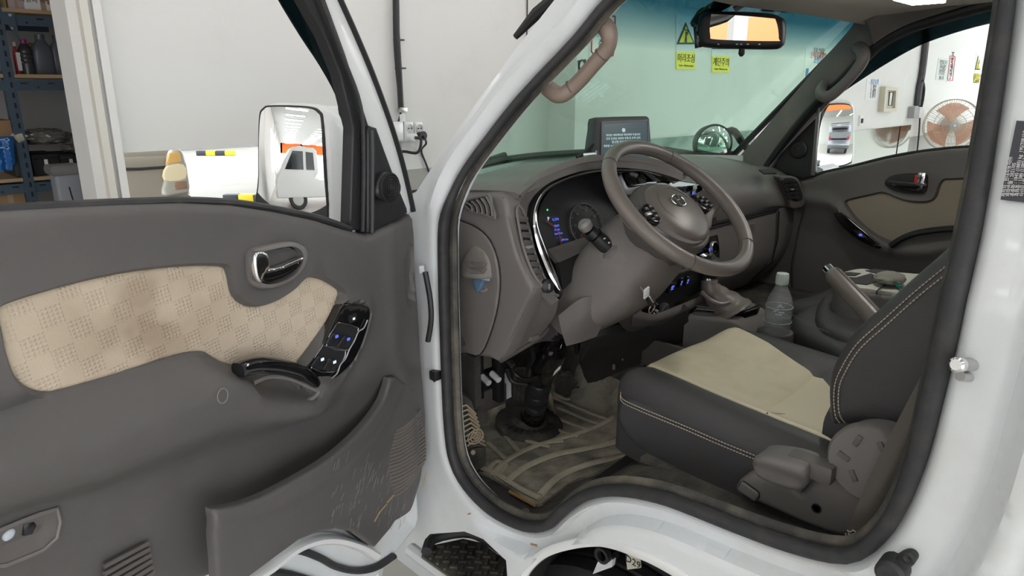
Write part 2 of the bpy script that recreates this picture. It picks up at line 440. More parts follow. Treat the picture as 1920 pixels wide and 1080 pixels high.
# side columns and beams of the open hall
for i, x in enumerate((-26, -19.5, -13, -6.5, 7)):
    slab('column', x - .15, x + .15, -6.2, -5.9, 0, CEIL, WALLW)
slab('beam', -34, 9, -6.2, -5.95, CEIL - .55, CEIL, WALLW)
for y in (-5.9, -2, 1.4):
    slab('column', -34.2, -33.9, y - .15, y + .15, 0, CEIL, WALLW)
slab('beam', -34.2, -33.9, -6, 1.6, 2.6, CEIL, ORANGE)
slab('wall_front', -34, -12.9, YW, YW + .12, 0, .9, WALLW); slab('wall_front', -34, -12.9, YW, YW + .12, 3.2, CEIL, WALLW)
for x in (-16.5, -20.5, -24.5, -28.5, -32): slab('column', x - .2, x + .2, YW - .1, YW + .12, 0, CEIL, WALLW)
slab('wall_right', 12, 12.2, -6, 1.7, 0, CEIL, WALLW)
# ceiling strip lamps
LAMPM = mat('lamp_diffuser', (.9, .9, .9), .5, emit=(1, .985, .95), es=LAMP_POWER)
first = None
for y, row in ((.1, 'over the truck beside the front wall'), (-2.6, 'down the middle of the hall'), (-5.0, 'along the open side of the hall')):
    for i in range(26 if y > -4 else 14):
        x = -32.6 + i * 1.42 if y > -4 else -33 + i * 3.
        if first is None:
            first = E('strip_lamp', loc=(x, y, CEIL - .07), label='white ceiling strip lamp in the row ' + row, cat='lamp', group='strip lamps ' + row)
            O('housing', box((x, y, CEIL - .03), (.16, 1.25, .06), bev=.005), WHITE_C, first, flat=True)
            O('diffuser', box((x, y, CEIL - .07), (.12, 1.2, .03), bev=.005), LAMPM, first, flat=True)
            px0, py0 = x, y
        else: duptree(first, (x - px0, y - py0, 0), 'white ceiling strip lamp in the row ' + row)['group'] = 'strip lamps ' + row
# building across the yard, seen in the mirrors
SID = mat('blue_grey_siding', (.42, .45, .55), .5)
FY0 = -11.5
fac = slab('wall_rear', -.5, 12, FY0 - .3, FY0, 3.0, 6.5, SID)
for i in range(12): slab('siding_seam', i * 1.0, .04 + i * 1.0, FY0 + .0, FY0 + .03, 3.5, 6.5, MATTE, fac)
slab('orange_stripe', -.5, 12, FY0, FY0 + .06, 3.0, 3.5, ORANGE, fac)
slab('wall_rear', -.5, 12, FY0 - 9, FY0 - 8.8, 0, 5, WALLW); slab('ceiling_rear', -.5, 12, FY0 - 9, FY0 - .3, 3.3, 3.4, mat('rear_ceiling', (.5, .5, .5), .8))
slab('floor_rear', -.5, 12, FY0 - 9, FY0, -.002, .004, FLOORM)
for i in range(5):
    for j in range(4): duptree(first, (.8 + i * 2.0 - px0, FY0 - 1.2 - j * 1.9 - py0, 3.3 - CEIL), 'white strip lamp under the roof of the building across the yard')['group'] = 'strip lamps across the yard'
far = slab('wall_far', -110, -18, -27.3, -27, 0, 7, SID); slab('orange_stripe', -110, -18, -27, -26.9, 2.3, 4.2, ORANGE, far)
duptree(first, (-2.6 - px0, 3.0 - py0, 3.0 - CEIL), 'white strip lamp added to brighten the storage room')['group'] = 'added storage fill lamp'  # extra lamp, added to brighten the dim shelves
# ------------------------------------------------------------------ things on the walls
def wire(name, pts, r, m, **kw): return O(name, tube(sm(pts, 5), r, 8), m, **kw)
cb = FW.px3([(742, -60), (744, 60), (748, 130), (752, 205)], .02)
w1 = E('power_cable', loc=cb[-1], label='black power cable conduit running down the wall to the sockets', cat='cable')
O('conduit', tube(cb, .012, 8), BLACK, w1)
O('thin_wire', tube(sm(FW.px3([(738, -60), (739, 60), (743, 130), (749, 190), (751, 212), (747, 228)], .012), 5), .004, 6), BLACK, w1)
for p in ((748, 75), (751, 128)): O('cable_tie', fbox(FW, FW.px([p], .02)[0], .02, (.034, .006, .03)), BLACK, w1)
O('pipe_clip', fbox(FW, FW.px([(754, 206)], .02)[0], .022, (.032, .02, .03), bev=.003), STEEL, w1)
O('cable_gland', tube(FW.px3([(754, 214), (755, 228)], .025), .012, 10), WHITE_C, w1)
for (xa, xb, nm, lab) in ((731, 757, 'switch_box', 'white blank box left of the two wall sockets'), (759, 776, 'wall_socket', 'white wall socket with a white plug in it'), (778, 793, 'wall_socket', 'white wall socket with a black plug in it')):
    q = FW.px([(xa, 229), (xb, 228), (xb, 265), (xa, 265)], .03); c = np.mean(q, 0); ww = q[1][0] - q[0][0]; hh = q[0][1] - q[2][1]
    r = E(nm, loc=FW.to3([c], 0)[0], label=lab, cat='socket' if 'socket' in nm else 'switch box')
    O('housing', fbox(FW, c, .015, (ww, hh, .03), bev=.004), WHITE_C, r)
    O('face_plate', fbox(FW, c, .031, (ww * .8, hh * .85, .006), bev=.002), WHITE_C, r)
    if nm == 'wall_socket':
        cc = (c[0], c[1] + hh * .17)
        O('socket_well', lathe([(.017, 0), (.017, .004), (.014, .004), (.014, .001), (0, .001)], FW.to3([cc], .034)[0], (0, -1, 0)), mat('socket_grey', (.6, .6, .6), .5), r)
        for s_ in (-1, 1): O('socket_hole', lathe([(.003, 0), (.003, .003)], FW.to3([(cc[0] + s_ * .007, cc[1])], .034)[0], (0, -1, 0), 8), MATTE, r)
pg = FW.px3([(768, 257)], .035)[0]
pl = E('power_plug', loc=pg, label='white plug with a black lead looping back under the sockets', cat='plug')
O('plug_body', tube([pg, pg + (0, -.035, 0)], .017, 12), WHITE_C, pl)
O('lead', tube(sm([pg + (0, -.035, 0), pg + (.02, -.05, -.01), pg + (.0, -.05, -.06)] + [tuple(q) for q in FW.px3([(757, 284), (745, 288), (735, 280), (734, 266)], .02)], 5), .006, 8), BLACK, pl)
pg = FW.px3([(786, 254)], .035)[0]
pl = E('power_plug', loc=pg, label='black plug with a straight lead hanging down the wall', cat='plug')
O('plug_body', tube([pg, pg + (0, -.03, 0)], [.015, .019], 12), BLACK, pl)
O('lead', tube(sm([pg + (0, -.03, 0), pg + (.0, -.045, -.03)] + [tuple(q) for q in FW.px3([(790, 282), (798, 305), (806, 325)], .01)], 5), .0045, 8), BLACK, pl)
O('hanging_cord', tube(sm(FW.px3([(989, -30), (988, 60), (985, 90)], .006), 4), .003, 6), BLACK, label='thin black cord hanging down the wall above the bonnet', cat='cord')

TXT = mat('sign_black', (.02, .02, .02), .6); TXR = mat('sign_red', (.6, .03, .03), .6); TXB = mat('sign_blue', (.05, .2, .5), .6)
TXG = mat('sign_grey', (.2, .2, .2), .6); SIGNY = mat('sign_yellow', (.85, .75, .03), .5); CLEARP = mat('sign_backing', (.62, .65, .68), .3)
def hazard(xa, xb, ytop, ytri0, ytri1, y0, y1, word, eng, lab, icon, lean=0):
    q = lambda x, y: FP.px([(x, y)], .004)[0]
    r = E('warning_sign', loc=FP.to3([q(xa, y1)], 0)[0], label=lab, cat='sign')
    O('backing', sheet(FP, [q(xa + lean, ytop), q(xb + lean, ytop), q(xb, y1), q(xa, y1)], .003, .1, .003), CLEARP, r, flat=True)
    xm = (xa + xb) / 2 + lean * .5
    O('triangle_border', sheet(FP, [q(xm, ytri0), q(xb - .5 + lean * .3, ytri1), q(xa + .5 + lean * .3, ytri1)], .006, .1, .003), TXT, r, flat=True)
    hw = (xb - xa) / 2
    O('triangle', sheet(FP, [q(xm, ytri0 + (ytri1 - ytri0) * .18), q(xm + hw * .74, ytri1 - (ytri1 - ytri0) * .08), q(xm - hw * .74, ytri1 - (ytri1 - ytri0) * .08)], .008, .1, .003), SIGNY, r, flat=True)
    a, b = q(xm, ytri0 * .45 + ytri1 * .55), q(xm, ytri1); s = a[1] - b[1]
    if icon == 'head':
        parts = [fbox(FP, (a[0], a[1] + s * .45), .011, (s * .55, s * .12, .002)), fbox(FP, (a[0] + s * .25, a[1] + s * .2), .011, (s * .12, s * .5, .002)), lathe([(s * .13, 0), (s * .13, .002)], FP.to3([(a[0] - s * .05, a[1] + s * .15)], .0095)[0], (0, -1, 0), 10),
                 fbox(FP, (a[0] - s * .05, a[1] - s * .2), .011, (s * .16, s * .5, .002), .15), fbox(FP, (a[0] + s * .06, a[1] - s * .6), .011, (s * .1, s * .45, .002), .25), fbox(FP, (a[0] - s * .18, a[1] - s * .6), .011, (s * .1, s * .45, .002), -.25)]
    else:
        parts = [fbox(FP, (a[0] + (i - 1) * s * .22, a[1] - s * (.5 - .15 * i)), .011, (s * .24, s * (.3 + .3 * i), .002)) for i in range(3)] + [lathe([(s * .12, 0), (s * .12, .002)], FP.to3([(a[0] - s * .1, a[1] + s * .25)], .0095)[0], (0, -1, 0), 10), fbox(FP, (a[0] - s * .12, a[1]), .011, (s * .12, s * .4, .002), .2)]
    O('pictogram', merge(*parts), TXT, r, flat=True)
    O('word_panel', sheet(FP, [q(xa, y0), q(xb, y0), q(xb, y1), q(xa, y1)], .006, .1, .003), SIGNY, r, flat=True)
    p0, p1 = q(xa, y0), q(xb, y1); cx = (p0[0] + p1[0]) / 2; H = p0[1] - p1[1]; w_ = p1[0] - p0[0]
    text('lettering', word, FP, (cx, p1[1] + H * .62), .0075, w_ / 4.1, TXT, r)
    text('lettering', eng, FP, (cx, p1[1] + H * .2), .0075, w_ / len(eng) * 1.65, TXT, r)
hazard(1268, 1303, 22, 42, 83, 97, 130, '머리조심', 'Caution - Watch overhead', 'yellow head warning sign beside the rear view mirror', 'head')
hazard(1335, 1367, 60, 60, 92, 105, 136, '계단주의', 'Caution - Watch your step', 'yellow stair warning sign below the rear view mirror', 'step')
hazard(1826, 1836.5, 97, 104, 131, 138, 155, '머리조심', 'Caution', 'left one of two small yellow signs seen through passenger window', 'head', 5)
hazard(1839.5, 1850, 101, 107, 133, 140, 156, '계단주의', 'Caution', 'right one of two small yellow signs seen through passenger window', 'step', 5)
def poster(lab, pts, lines, frame=None, m=PAPER, size=.03, fr=FP):
    q = fr.px(pts, .004); r = E('wall_poster', loc=fr.to3([q[-1]], 0)[0], label=lab, cat='poster')
    O('sheet', sheet(fr, q, .003, .1, .003), m, r, flat=True)
    c = np.mean(q, 0)
    if frame is not None: O('border', tube(resample(fr.to3(c + (np.array(q) - c) * .86, .005), .05, True), .004, 5, closed=True), frame, r)
    H = q[0][1] - q[-1][1]; w_ = abs(q[1][0] - q[0][0])
    for (s, fy, sz, mm) in lines: text('lettering', s, fr, (c[0] + (fy - .5) * (q[-1][0] - q[0][0]) * 1., q[0][1] - H * fy), .005, w_ * sz, mm, r)
    return r, q
r_, q_ = poster('framed poster half hidden behind the driver grab handle', [(1106, 30), (1157, 20), (1155, 110), (1105, 112)], [('정비 안내', .12, .16, TXR), ('안전수칙', .4, .14, TXB), ('준수', .62, .2, TXT), ('금연', .82, .16, TXR)], TXR)
r_, q_ = poster('small white pictogram notice left of the framed poster', [(1083, 113), (1099, 110), (1099, 134), (1083, 136)], [], TXT, size=.02)
O('no_smoking_ring', tube(np.array([FP.to3([(np.mean(q_, 0)[0] + .022 * math.cos(t), np.mean(q_, 0)[1] + .026 * math.sin(t))], .006)[0] for t in np.linspace(0, 6.28, 16, endpoint=False)]), .004, 5, True), TXT, r_)
r_, q_ = poster('pale notice with red and blue print at the right windshield edge', [(1512, 87), (1556, 92), (1556, 150), (1506, 150)], [('주차 안내문', .1, .1, TXT), ('단체화재예방', .25, .12, TXR), ('소방서', .4, .14, TXB)])
c_ = q_[0]; O('blue_figure', fbox(FP, (c_[0] + .06, c_[1] - .2), .006, (.04, .1, .002), bev=.0005), TXB, r_)
poster('grey text notice beside the narrow red framed notice', [(1760, 108), (1780, 110), (1774, 152), (1754, 150)], [('작업자 준수', .22, .15, TXG), ('안전제일', .45, .16, TXG), ('정리정돈', .66, .16, TXG), ('2021. 05', .9, .13, TXG)], None, mat('pale_notice', (.62, .66, .64), .6))
poster('narrow red framed vertical notice on the right wall', [(1781, 101), (1792, 101), (1786, 155), (1775, 155)], [('주', .14, .6, TXT), ('의', .3, .6, TXR), ('관', .46, .5, TXT), ('리', .62, .6, TXT), ('소', .78, .5, TXT)], TXR)
poster('faint handwritten note taped above the wall cabinet', [(1626, 148), (1652, 148), (1648, 188), (1622, 188)], [('- 점검 요령', .15, .15, TXB), ('1. 확인', .4, .14, TXT), ('2. 세척', .6, .14, TXT), ('3. 정리', .8, .14, TXT)], None, mat('thin_paper', (.76, .77, .78), .8))
# small fuse cabinet
q = FP.px([(1661, 162), (1684, 164), (1681, 209), (1657, 210)], .05)
r = E('wall_cabinet', loc=FP.to3([q[3]], 0)[0], label='small cream framed cabinet with a dark slot on the white wall', cat='cabinet')
CREAM = mat('cabinet_cream', (.60, .55, .44), .5)
c = np.mean(q, 0); qq = lambda k: c + (np.array(q) - c) * k
O('frame', sheet(FP, q, .05, .1, .05, holes=[qq(.72)]), CREAM, r, flat=True)
O('back_panel', sheet(FP, qq(.74), .03, .1, .03), mat('cabinet_inner', (.5, .47, .4), .5), r, flat=True)
q2 = FP.px([(1669, 172), (1677, 173), (1674, 198), (1667, 198)], .04)
O('slot', sheet(FP, q2, .034, .1, .004), MATTE, r, flat=True)
O('meter_face', sheet(FP, np.mean(q2, 0) + (np.array(q2) - np.mean(q2, 0)) * (.5, .9) - (.015, 0), .038, .1, .004), mat('meter_white', (.7, .7, .66), .4), r, flat=True)
q = FP.px([(1615, 217), (1621, 217), (1619, 236), (1613, 236)], .02)
r = E('wall_switch', loc=FP.to3([q[3]], 0)[0], label='tiny wall switch beside the passenger mirror', cat='switch')
O('plate', sheet(FP, q, .015, .1, .015), PAPER, r, flat=True); O('rocker', sheet(FP, np.mean(q, 0) + (np.array(q) - np.mean(q, 0)) * .45, .022, .1, .01), MATTE, r, flat=True)
# twin conduits and box by the fan
r = E('wall_conduit', loc=FP.px3([(1722, 220)])[0], label='dark twin conduits ending in a grey box near the fan', cat='conduit')
O('pipe', tube(sm(FP.px3([(1740, 40), (1735, 90), (1729, 140), (1724, 165), (1720, 198)], .03), 4), .03, 8), mat('conduit_grey', (.07, .065, .07), .5), r)
O('pipe', tube(sm(FP.px3([(1728, 150), (1731, 165), (1729, 185), (1726, 200)], .04), 4), .02, 8), MATTE, r)
O('junction_box', sheet(FP, FP.px([(1716, 200), (1724, 200), (1721, 222), (1713, 222)], .06), .06, .1, .06), mat('box_grey', (.35, .35, .36), .5), r, flat=True)
O('junction_box', sheet(FP, FP.px([(1725, 201), (1733, 201), (1731, 221), (1723, 221)], .05), .05, .1, .05), PAPER, r, flat=True)
O('lead', tube(sm(FP.px3([(1725, 216), (1723, 250), (1719, 290)], .03), 4), .008, 6), BLACK, r)

# fan on the right
FC = onY(1786, 235, 1.12); view = CAM - FC; view[2] *= .3; view /= np.linalg.norm(view)
ax = view * .93 + np.array([0, -.25, 0]); ax /= np.linalg.norm(ax)
fx = np.cross((0, 0, 1), ax); fx /= np.linalg.norm(fx); fy = np.cross(ax, fx); FF = Frame(FC, fx, fy, ax)
dfan = float((FC - CAM) @ CF); RF = 47 * dfan / FOC
fan = E('wall_fan', loc=FC - ax * .25, label='large round fan with orange blades behind a wire guard', cat='fan')
GUARD = mat('guard_wire', (.62, .58, .48), .4, .3); OBL = mat('orange_blade', (.85, .36, .18), .35); OBL.node_tree.nodes['Principled BSDF'].inputs['Alpha'].default_value = .62
rings = [tube(FF.to3(circle(40, RF * k), w), .005 if k == 1 else .003, 6, True) for k, w in ((1, .0), (1, -.06), (.72, .045), (.42, .07))]
O('guard_ring', merge(*rings), GUARD, fan)
sp = []
for i in range(72):
    a = 2 * math.pi * i / 72; e = np.array([math.cos(a), math.sin(a)])
    sp.append(tube(FF.to3([e * RF * .16, e * RF * .45, e * RF * .8, e * RF], np.array([.075, .068, .038, 0])), .0016, 4))
    if i % 2: sp.append(tube(FF.to3([e * RF, e * RF * .85, e * RF * .3], np.array([-.06, -.12, -.14])), .0016, 4))
O('guard_wires', merge(*sp), GUARD, fan, kind='stuff')
for i in range(3):
    a0 = math.radians(95 + 120 * i); rows = []
    for k in range(6):
        rr = RF * (.15 + .72 * k / 5); rows.append([FF.to3([(rr * math.cos(a0 + s * (.55 + .05 * k)), rr * math.sin(a0 + s * (.55 + .05 * k)))], -.03 + s * .035)[0] for s in (-1, -.3, .3, 1)])
    O('blade', patch(rows, 3, .004), OBL, fan)
O('hub_cap', lathe([(0, .085), (RF * .1, .085), (RF * .16, .078), (RF * .16, .07), (0, .07)][::-1], FC, ax), WHITE_C, fan)
O('hub_ribs', merge(*[tube(FF.to3([(RF * .06 * math.cos(a), RF * .06 * math.sin(a)), (RF * .15 * math.cos(a), RF * .15 * math.sin(a))], .086), .003, 4) for a in np.linspace(0, 6.28, 16, endpoint=False)]), mat('hub_grey', (.45, .42, .4), .5), fan)
O('motor', lathe([(0, -.30), (.07, -.29), (.09, -.22), (.085, -.12), (.03, -.1), (.03, .06)], FC, ax), WHITE_C, fan)
O('wall_arm', tube([FC - ax * .26, FC - ax * .26 + (0, .1, -.08), np.array([FC[0] - ax[0] * .26, YP, FC[2] - .12])], .02, 8), WHITE_C, fan)

# ------------------------------------------------------------------ storage shelf and what stands on it
BSTEEL = mat('blue_steel', (.055, .085, .12), .45, .3); WOODB = mat('shelf_board', (.42, .30, .17), .7, 0, 30, .1, .4, 5)
FS = FY(3.55)
def zof(x, y): return FS.px([(x, y)])[0]
sh = E('storage_rack', loc=FS.to3([zof(50, 400)], 0)[0] * (1, 1, 0), label='blue slotted angle steel rack with wooden boards', cat='shelf rack')
xL, xR = zof(-90, 150)[0], zof(146, 150)[0]; DEP = .42
for (x, y, dy) in ((62, 380, 0), (30, 230, DEP)):
    xp = zof(x, y)[0] if dy == 0 else FY(3.55 + dy).px([(x, y)])[0][0]
    a = O('upright_post', merge(box((xp, 3.55 + dy, 1.5), (.045, .004, 3.0)), box((xp - .0225, 3.57 + dy, 1.5), (.004, .04, 3.0))), BSTEEL, sh, flat=True)
    O('slot_holes', merge(*[box((xp + .004, 3.5475 + dy, .3 + k * .05), (.010, .002, .026)) for k in range(54)]), MATTE, sh, flat=True, kind='stuff')
LV = []
for k, (yy) in enumerate((22, 143, 335)):
    z = zof(70, yy)[1]; LV.append(z)
    O('shelf_board', box(((xL + xR) / 2, 3.55 + DEP / 2, z), (xR - xL, DEP, .018)), WOODB, sh, flat=True)
    for yb in (3.558, 3.543 + DEP): O('shelf_beam', box(((xL + xR) / 2, yb, z - .045), (xR - xL, .004, .05)), BSTEEL, sh, flat=True)
    O('slot_holes', merge(*[box((xL + .05 + i * .06, 3.555, z - .035 - (i % 2) * .02), (.03 if i % 2 == 0 else .01, .002, .008)) for i in range(int((xR - xL) / .06))]), MATTE, sh, flat=True, kind='stuff')
xp = zof(62, 380)[0]
O('gusset_plate', sheet(FS, [(zof(2, 20)[0], LV[0] - .01), (zof(26, 20)[0], LV[0] - .01), (zof(26, 20)[0], LV[0] - .14), (zof(18, 20)[0], LV[0] - .11), (zof(10, 20)[0], LV[0] - .07), (zof(0, 20)[0], LV[0] - .065)], .006, .2, .006), BSTEEL, sh, flat=True)
for p in ((19, 28), (23, 53), (50, 255)): O('bolt', lathe([(.008, 0), (.008, .006), (.004, .009)], FS.px3([p], .006)[0], (0, -1, 0), 8), STEEL, sh)
def bottle(name, x0, x1, ytop, yb, m, capm, lab, jug=False, cat='bottle', dy=.1, group=None, ribs=0):
    f = FY(3.55 + dy); z0 = LV[1] + .009; a, b = f.px([(x0, yb)])[0][0], f.px([(x1, yb)])[0][0]; zt_ = f.px([(x0, ytop)])[0][1]
    h = zt_ - z0; w_ = (b - a); c = np.array([(a + b) / 2, 3.55 + dy, z0]); r = E(name, loc=c, label=lab, cat=cat, group=group)
    pts = [c + (0, 0, k * h) for k in (0, .02, .55, .7, .82, .88)]; sc = [.92, 1, 1, .86, .5, .42] if not ribs else [.92, 1, 1, .8, .5, .42]
    if ribs:
        pts = [c + (0, 0, k * h) for k in np.linspace(0, .68, 24)] + [c + (0, 0, k * h) for k in (.76, .84, .9)]
        sc = [1 - (.07 if (k % 4 == 0 and 10 < k < 22) else 0) for k in range(24)] + [.85, .6, .42]
    V = sweep(pts, circle(20, w_ / 2, w_ / 2 * (.7 if jug else 1), 4 if jug else 2.2), up=(0, 1, 0), scale=sc)
    O('bottle_body', V, m, r)
    O('cap', lathe([(w_ * .24, h * .87), (w_ * .24, h * .99), (w_ * .2, h)], c, (0, 0, 1), 16), capm, r)
    if jug: O('seam_line', box(c + (0, -w_ * .352, h * .33), (.004, .004, h * .5)), capm, r)
    return r, c, w_, h
GREYJ = mat('grey_jug', (.075, .085, .10), .4); DKB = mat('dark_bottle', (.04, .04, .042), .35)
bottle('oil_jug', 67, 106, 64, 143, GREYJ, GREYJ, 'large grey oil jug left of the other jug on middle shelf', True, group=None)
bottle('oil_jug', 100, 137, 65, 143, GREYJ, GREYJ, 'large grey oil jug nearest the door casing', True, dy=.11)
bottle('additive_bottle', 41, 69, 74, 142, DKB, mat('purple_cap', (.22, .02, .14), .4), 'ribbed dark bottle with purple cap on middle shelf', ribs=1)
r, c, w_, h = bottle('additive_bottle', 31, 43, 79, 142, mat('red_bottle', (.4, .02, .03), .4), PAPER, 'slim red bottle next to the blue post')
fq = Frame(c + (0, -w_ / 2, 0), (1, 0, 0), (0, 0, 1), (0, -1, 0)); O('label', fbox(fq, (0.012, h * .4), .003, (.03, .09, .002)), PAPER, r)
r, c, w_, h = bottle('additive_bottle', 58, 77, 80, 142, mat('black_bottle', (.02, .02, .022), .4), mat('amber_cap', (.3, .15, .02), .4), 'black bottle with amber cap half hidden behind the jug', dy=.2)
r, c, w_, h = bottle('fluid_can', -14, 21, 90, 143, mat('blue_can', (.03, .07, .13), .4), BLACK, 'dark blue fluid can with white label at the photo edge', True)
fq = Frame(c + (0, -w_ * .36, 0), (1, 0, 0), (0, 0, 1), (0, -1, 0)); O('label', sheet(fq, [(-w_ * .4, .02), (w_ * .42, .02), (w_ * .42, h * .4), (-w_ * .1, h * .55), (-w_ * .4, h * .55)], .004, .05, .003), PAPER, r, flat=True)
def carton(lab, x0, x1, y0, y1, z0, m, f=None, deep=.3, name='cardboard_box', flap=True):
    f = f or FY(3.6); a = f.px([(x0, y1)])[0]; b = f.px([(x1, y0)])[0]; H = b[1] - a[1] if z0 is None else b[1] - z0; zz_ = a[1] if z0 is None else z0
    c = np.array([(a[0] + b[0]) / 2, f.O[1] + deep / 2, zz_]); r = E(name, loc=c, label=lab, cat='box')
    w_ = b[0] - a[0]; O('box_body', box(c + (0, 0, H / 2), (w_, deep, H), bev=.006), m, r)
    if flap:
        O('flap', box(c + (0, -deep * .25, H + .004), (w_, deep * .5, .006)), m, r); O('packing_tape', box(c + (0, -deep / 2 - .001, H * .5), (w_ * .14, .003, H * .98)), mat('tape', (.4, .3, .2), .3), r)
    return r, c, w_, H
PINKC = mat('pink_carton', (.50, .40, .40), .6); KRAFT = mat('kraft_board', (.34, .21, .11), .8, 0, 60, .1, .3, 8)
r, c, w_, h = carton('printed white carton with red script on the top shelf', 47, 112, -14, 24, LV[0] + .009, PAPER)
text('lettering', '자동차 부품', Frame(c + (0, -.15, 0), (1, 0, 0), (0, 0, 1), (0, -1, 0)), (-.03, h * .5), .004, .03, TXT, r); text('lettering', '정품', Frame(c + (0, -.15, 0), (1, 0, 0), (0, 0, 1), (0, -1, 0)), (w_ * .33, h * .5), .004, .05, TXR, r)
carton('pinkish plain carton left of the printed one on top shelf', 17, 42, -14, 23, LV[0] + .009, PINKC)
carton('yellow carton at the far left of the top shelf', -30, 8, -14, 19, LV[0] + .009, mat('yellow_carton', (.45, .33, .12), .7))
carton('brown round-topped cardboard parcel behind the blue bag', -25, 24, 225, 280, LV[2] + .2, KRAFT, flap=False)
carton('brown open cardboard box under the lowest shelf', -10, 55, 355, 420, None, KRAFT, FY(3.62))
for i, (a, b, lab) in enumerate(((65, 109, 'black storage case with white tag below the plastic bag'), (118, 150, 'black storage case with white tag nearest the casing'))):
    r, c, w_, h = carton(lab, a, b, 288, 330, LV[2] + .009, MATTE, name='storage_case', flap=False)
    O('handle', tube(sm([c + (-.05, -.15, h * .8), c + (0, -.175, h * .83), c + (.05, -.15, h * .8)], 4), .006, 6), BLACK, r); O('tag', box(c + (.0, -.153, h * .5), (.016, .004, .07)), PAPER, r)
carton('black crate behind the blue bag on the low shelf', 30, 52, 268, 330, LV[2] + .009, mat('crate_black', (.02, .02, .02), .5), name='storage_case', flap=False)
# crumpled plastic bags
def lumpy(name, c, s, m, lab, seed, cat='bag', amp=.25, parts=None):
    bm = bmesh.new(); bmesh.ops.create_icosphere(bm, subdivisions=4, radius=1); rnd = random.Random(seed)
    from mathutils import noise
    V = []
    for v in bm.verts:
        n_ = noise.noise(v.co * 2.2 + Vector((seed, 0, 0))) + .5 * noise.noise(v.co * 6 + Vector((0, seed, 0)))
        p = v.co * (1 + amp * n_); V.append((c[0] + p.x * s[0], c[1] + p.y * s[1], c[2] + max(p.z, -.8) * s[2]))
    bm.verts.index_update(); F = [tuple(v.index for v in f.verts) for f in bm.faces]; bm.free()
    return O(name, (V, F), m, label=lab, cat=cat, ang=25)
PLB = mat('clear_wrap', (.22, .21, .19), .12, 0, 40, .5, .8, 8, (.04, .04, .04))
lumpy('plastic_bag', FS.px3([(93, 259)], -.05)[0] + (0, .12, 0), (.13, .11, .045), PLB, 'crumpled clear plastic bag lying on the black cases', 3)
lumpy('plastic_bag', FS.px3([(140, 279)], -.05)[0] + (0, .12, 0), (.04, .08, .025), PLB, 'small crumpled plastic bag nearest the door casing', 7)
q = FS.px([(-6, 258), (27, 256), (33, 309), (25, 309), (24, 320), (-8, 322)], .06)
BAGB = mat('blue_bag', (.02, .14, .42), .35)
rb = E('blue_bag', loc=FS.to3([q[4]], .03)[0], label='bright blue plastic bag with pale print hanging off the shelf', cat='bag')
O('bag_body', sheet(FS, q, lambda u, v: .05 + .012 * np.sin(u * 130) * S(1.7, 1.2, v), .012, .05, rnd=.01), BAGB, rb)
for yy in (262, 277): O('wrench_print', merge(fbox(FS, FS.px([(4, yy)], .065)[0], .064, (.05, .006, .002)), fbox(FS, FS.px([(14, yy)], .065)[0], .064, (.014, .014, .002), .6)), mat('pale_blue_print', (.3, .5, .75), .5), rb)
O('cloth_roll', tube(sm(FS.px3([(28, 262), (34, 258), (42, 256)], -.02), 4), .03, 10), mat('cream_cloth', (.5, .47, .38), .9), label='cream rolled cloth between the blue bag and the post', cat='cloth')
# grey bin in front of the rack
FB = FY(3.1); q = FB.px([(106, 312), (160, 311), (160, 420), (112, 420)])
BIN = mat('grey_bin', (.30, .32, .35), .45)
r = E('plastic_bin', loc=(np.mean(q, 0)[0], 3.2, 0), label='tall grey plastic bin in front of the rack by the casing', cat='bin')
a, b = q[0], q[1]; c = np.array([(a[0] + b[0]) / 2, 3.25, 0])
O('bin_body', sweep([c, c + (0, 0, a[1] - .05)], circle(24, .5, .5, 8), up=(0, 1, 0), scale=[(b[0] - a[0]) * .8, (b[0] - a[0]) * .95]), BIN, r)
O('bin_rim', sweep(sm([c + (sx * (b[0] - a[0]) * .5, sy * (b[0] - a[0]) * .5, a[1] - .03) for sx, sy in ((-1, -1), (1, -1), (1, 1), (-1, 1))], 1, True), circle(8, .015, .025), up=(0, 0, 1), closed=True), mat('bin_rim_grey', (.2, .2, .2), .5), r)
O('bin_scratch', fbox(FB, FB.px([(132, 365)], .0)[0], .02, (.006, .08, .002), .1), MATTE, r)

# ------------------------------------------------------------------ lot behind the low opening
def at(x, y, t): return CAM + ray(x, y) * t
BEIGE = mat('champagne_paint', (.34, .30, .235), .25, .2, coat=.5)
vc = E('parked_car', loc=(at(280, 330, 6.2)[0], at(280, 330, 6.2)[1], 0), label='beige parked car with lit headlamp seen under the white wall panel', cat='car')
Bx = at(352, 330, 6.0); FV = Frame((0, Bx[1], 0), (1, 0, 0), (0, 0, 1), (0, -1, 0))
fe = FV.px([(150, 283), (345, 279), (352, 300), (356, 345), (361, 372), (362, 395), (361, 470), (150, 470)])
O('fender', sheet(FV, fe, lambda u, v: .0 - .05 * bump(v, fe[0][1], .12), .05, .9, rnd=.06), BEIGE, vc)
O('body_moulding', tube(FV.px3([(206, 318), (260, 317), (320, 313)], .005), .012, 8), BLACK, vc)
hl = FV.px([(318, 284), (337, 281), (347, 300), (352, 330), (354, 357), (335, 363), (303, 365), (309, 330), (312, 305)])
O('headlamp', sheet(FV, sm(hl, 3, True), .03, .04, .03, rnd=.03), mat('lamp_lens', (.45, .43, .37), .08, coat=.6), vc)
O('turn_signal', sheet(FV, FV.px([(317, 287), (336, 284), (341, 303), (311, 308)], .03), .038, .03, .01, rnd=.01), mat('amber_lens', (.55, .33, .10), .15, emit=(1, .55, .15), es=.15), vc)
O('low_beam', sheet(FV, sm(FV.px([(312, 312), (344, 308), (348, 335), (308, 338)], .03), 3, True), .04, .03, .01, rnd=.015), mat('lit_lens', (.5, .45, .33), .2, emit=(1, .8, .42), es=.2), vc)
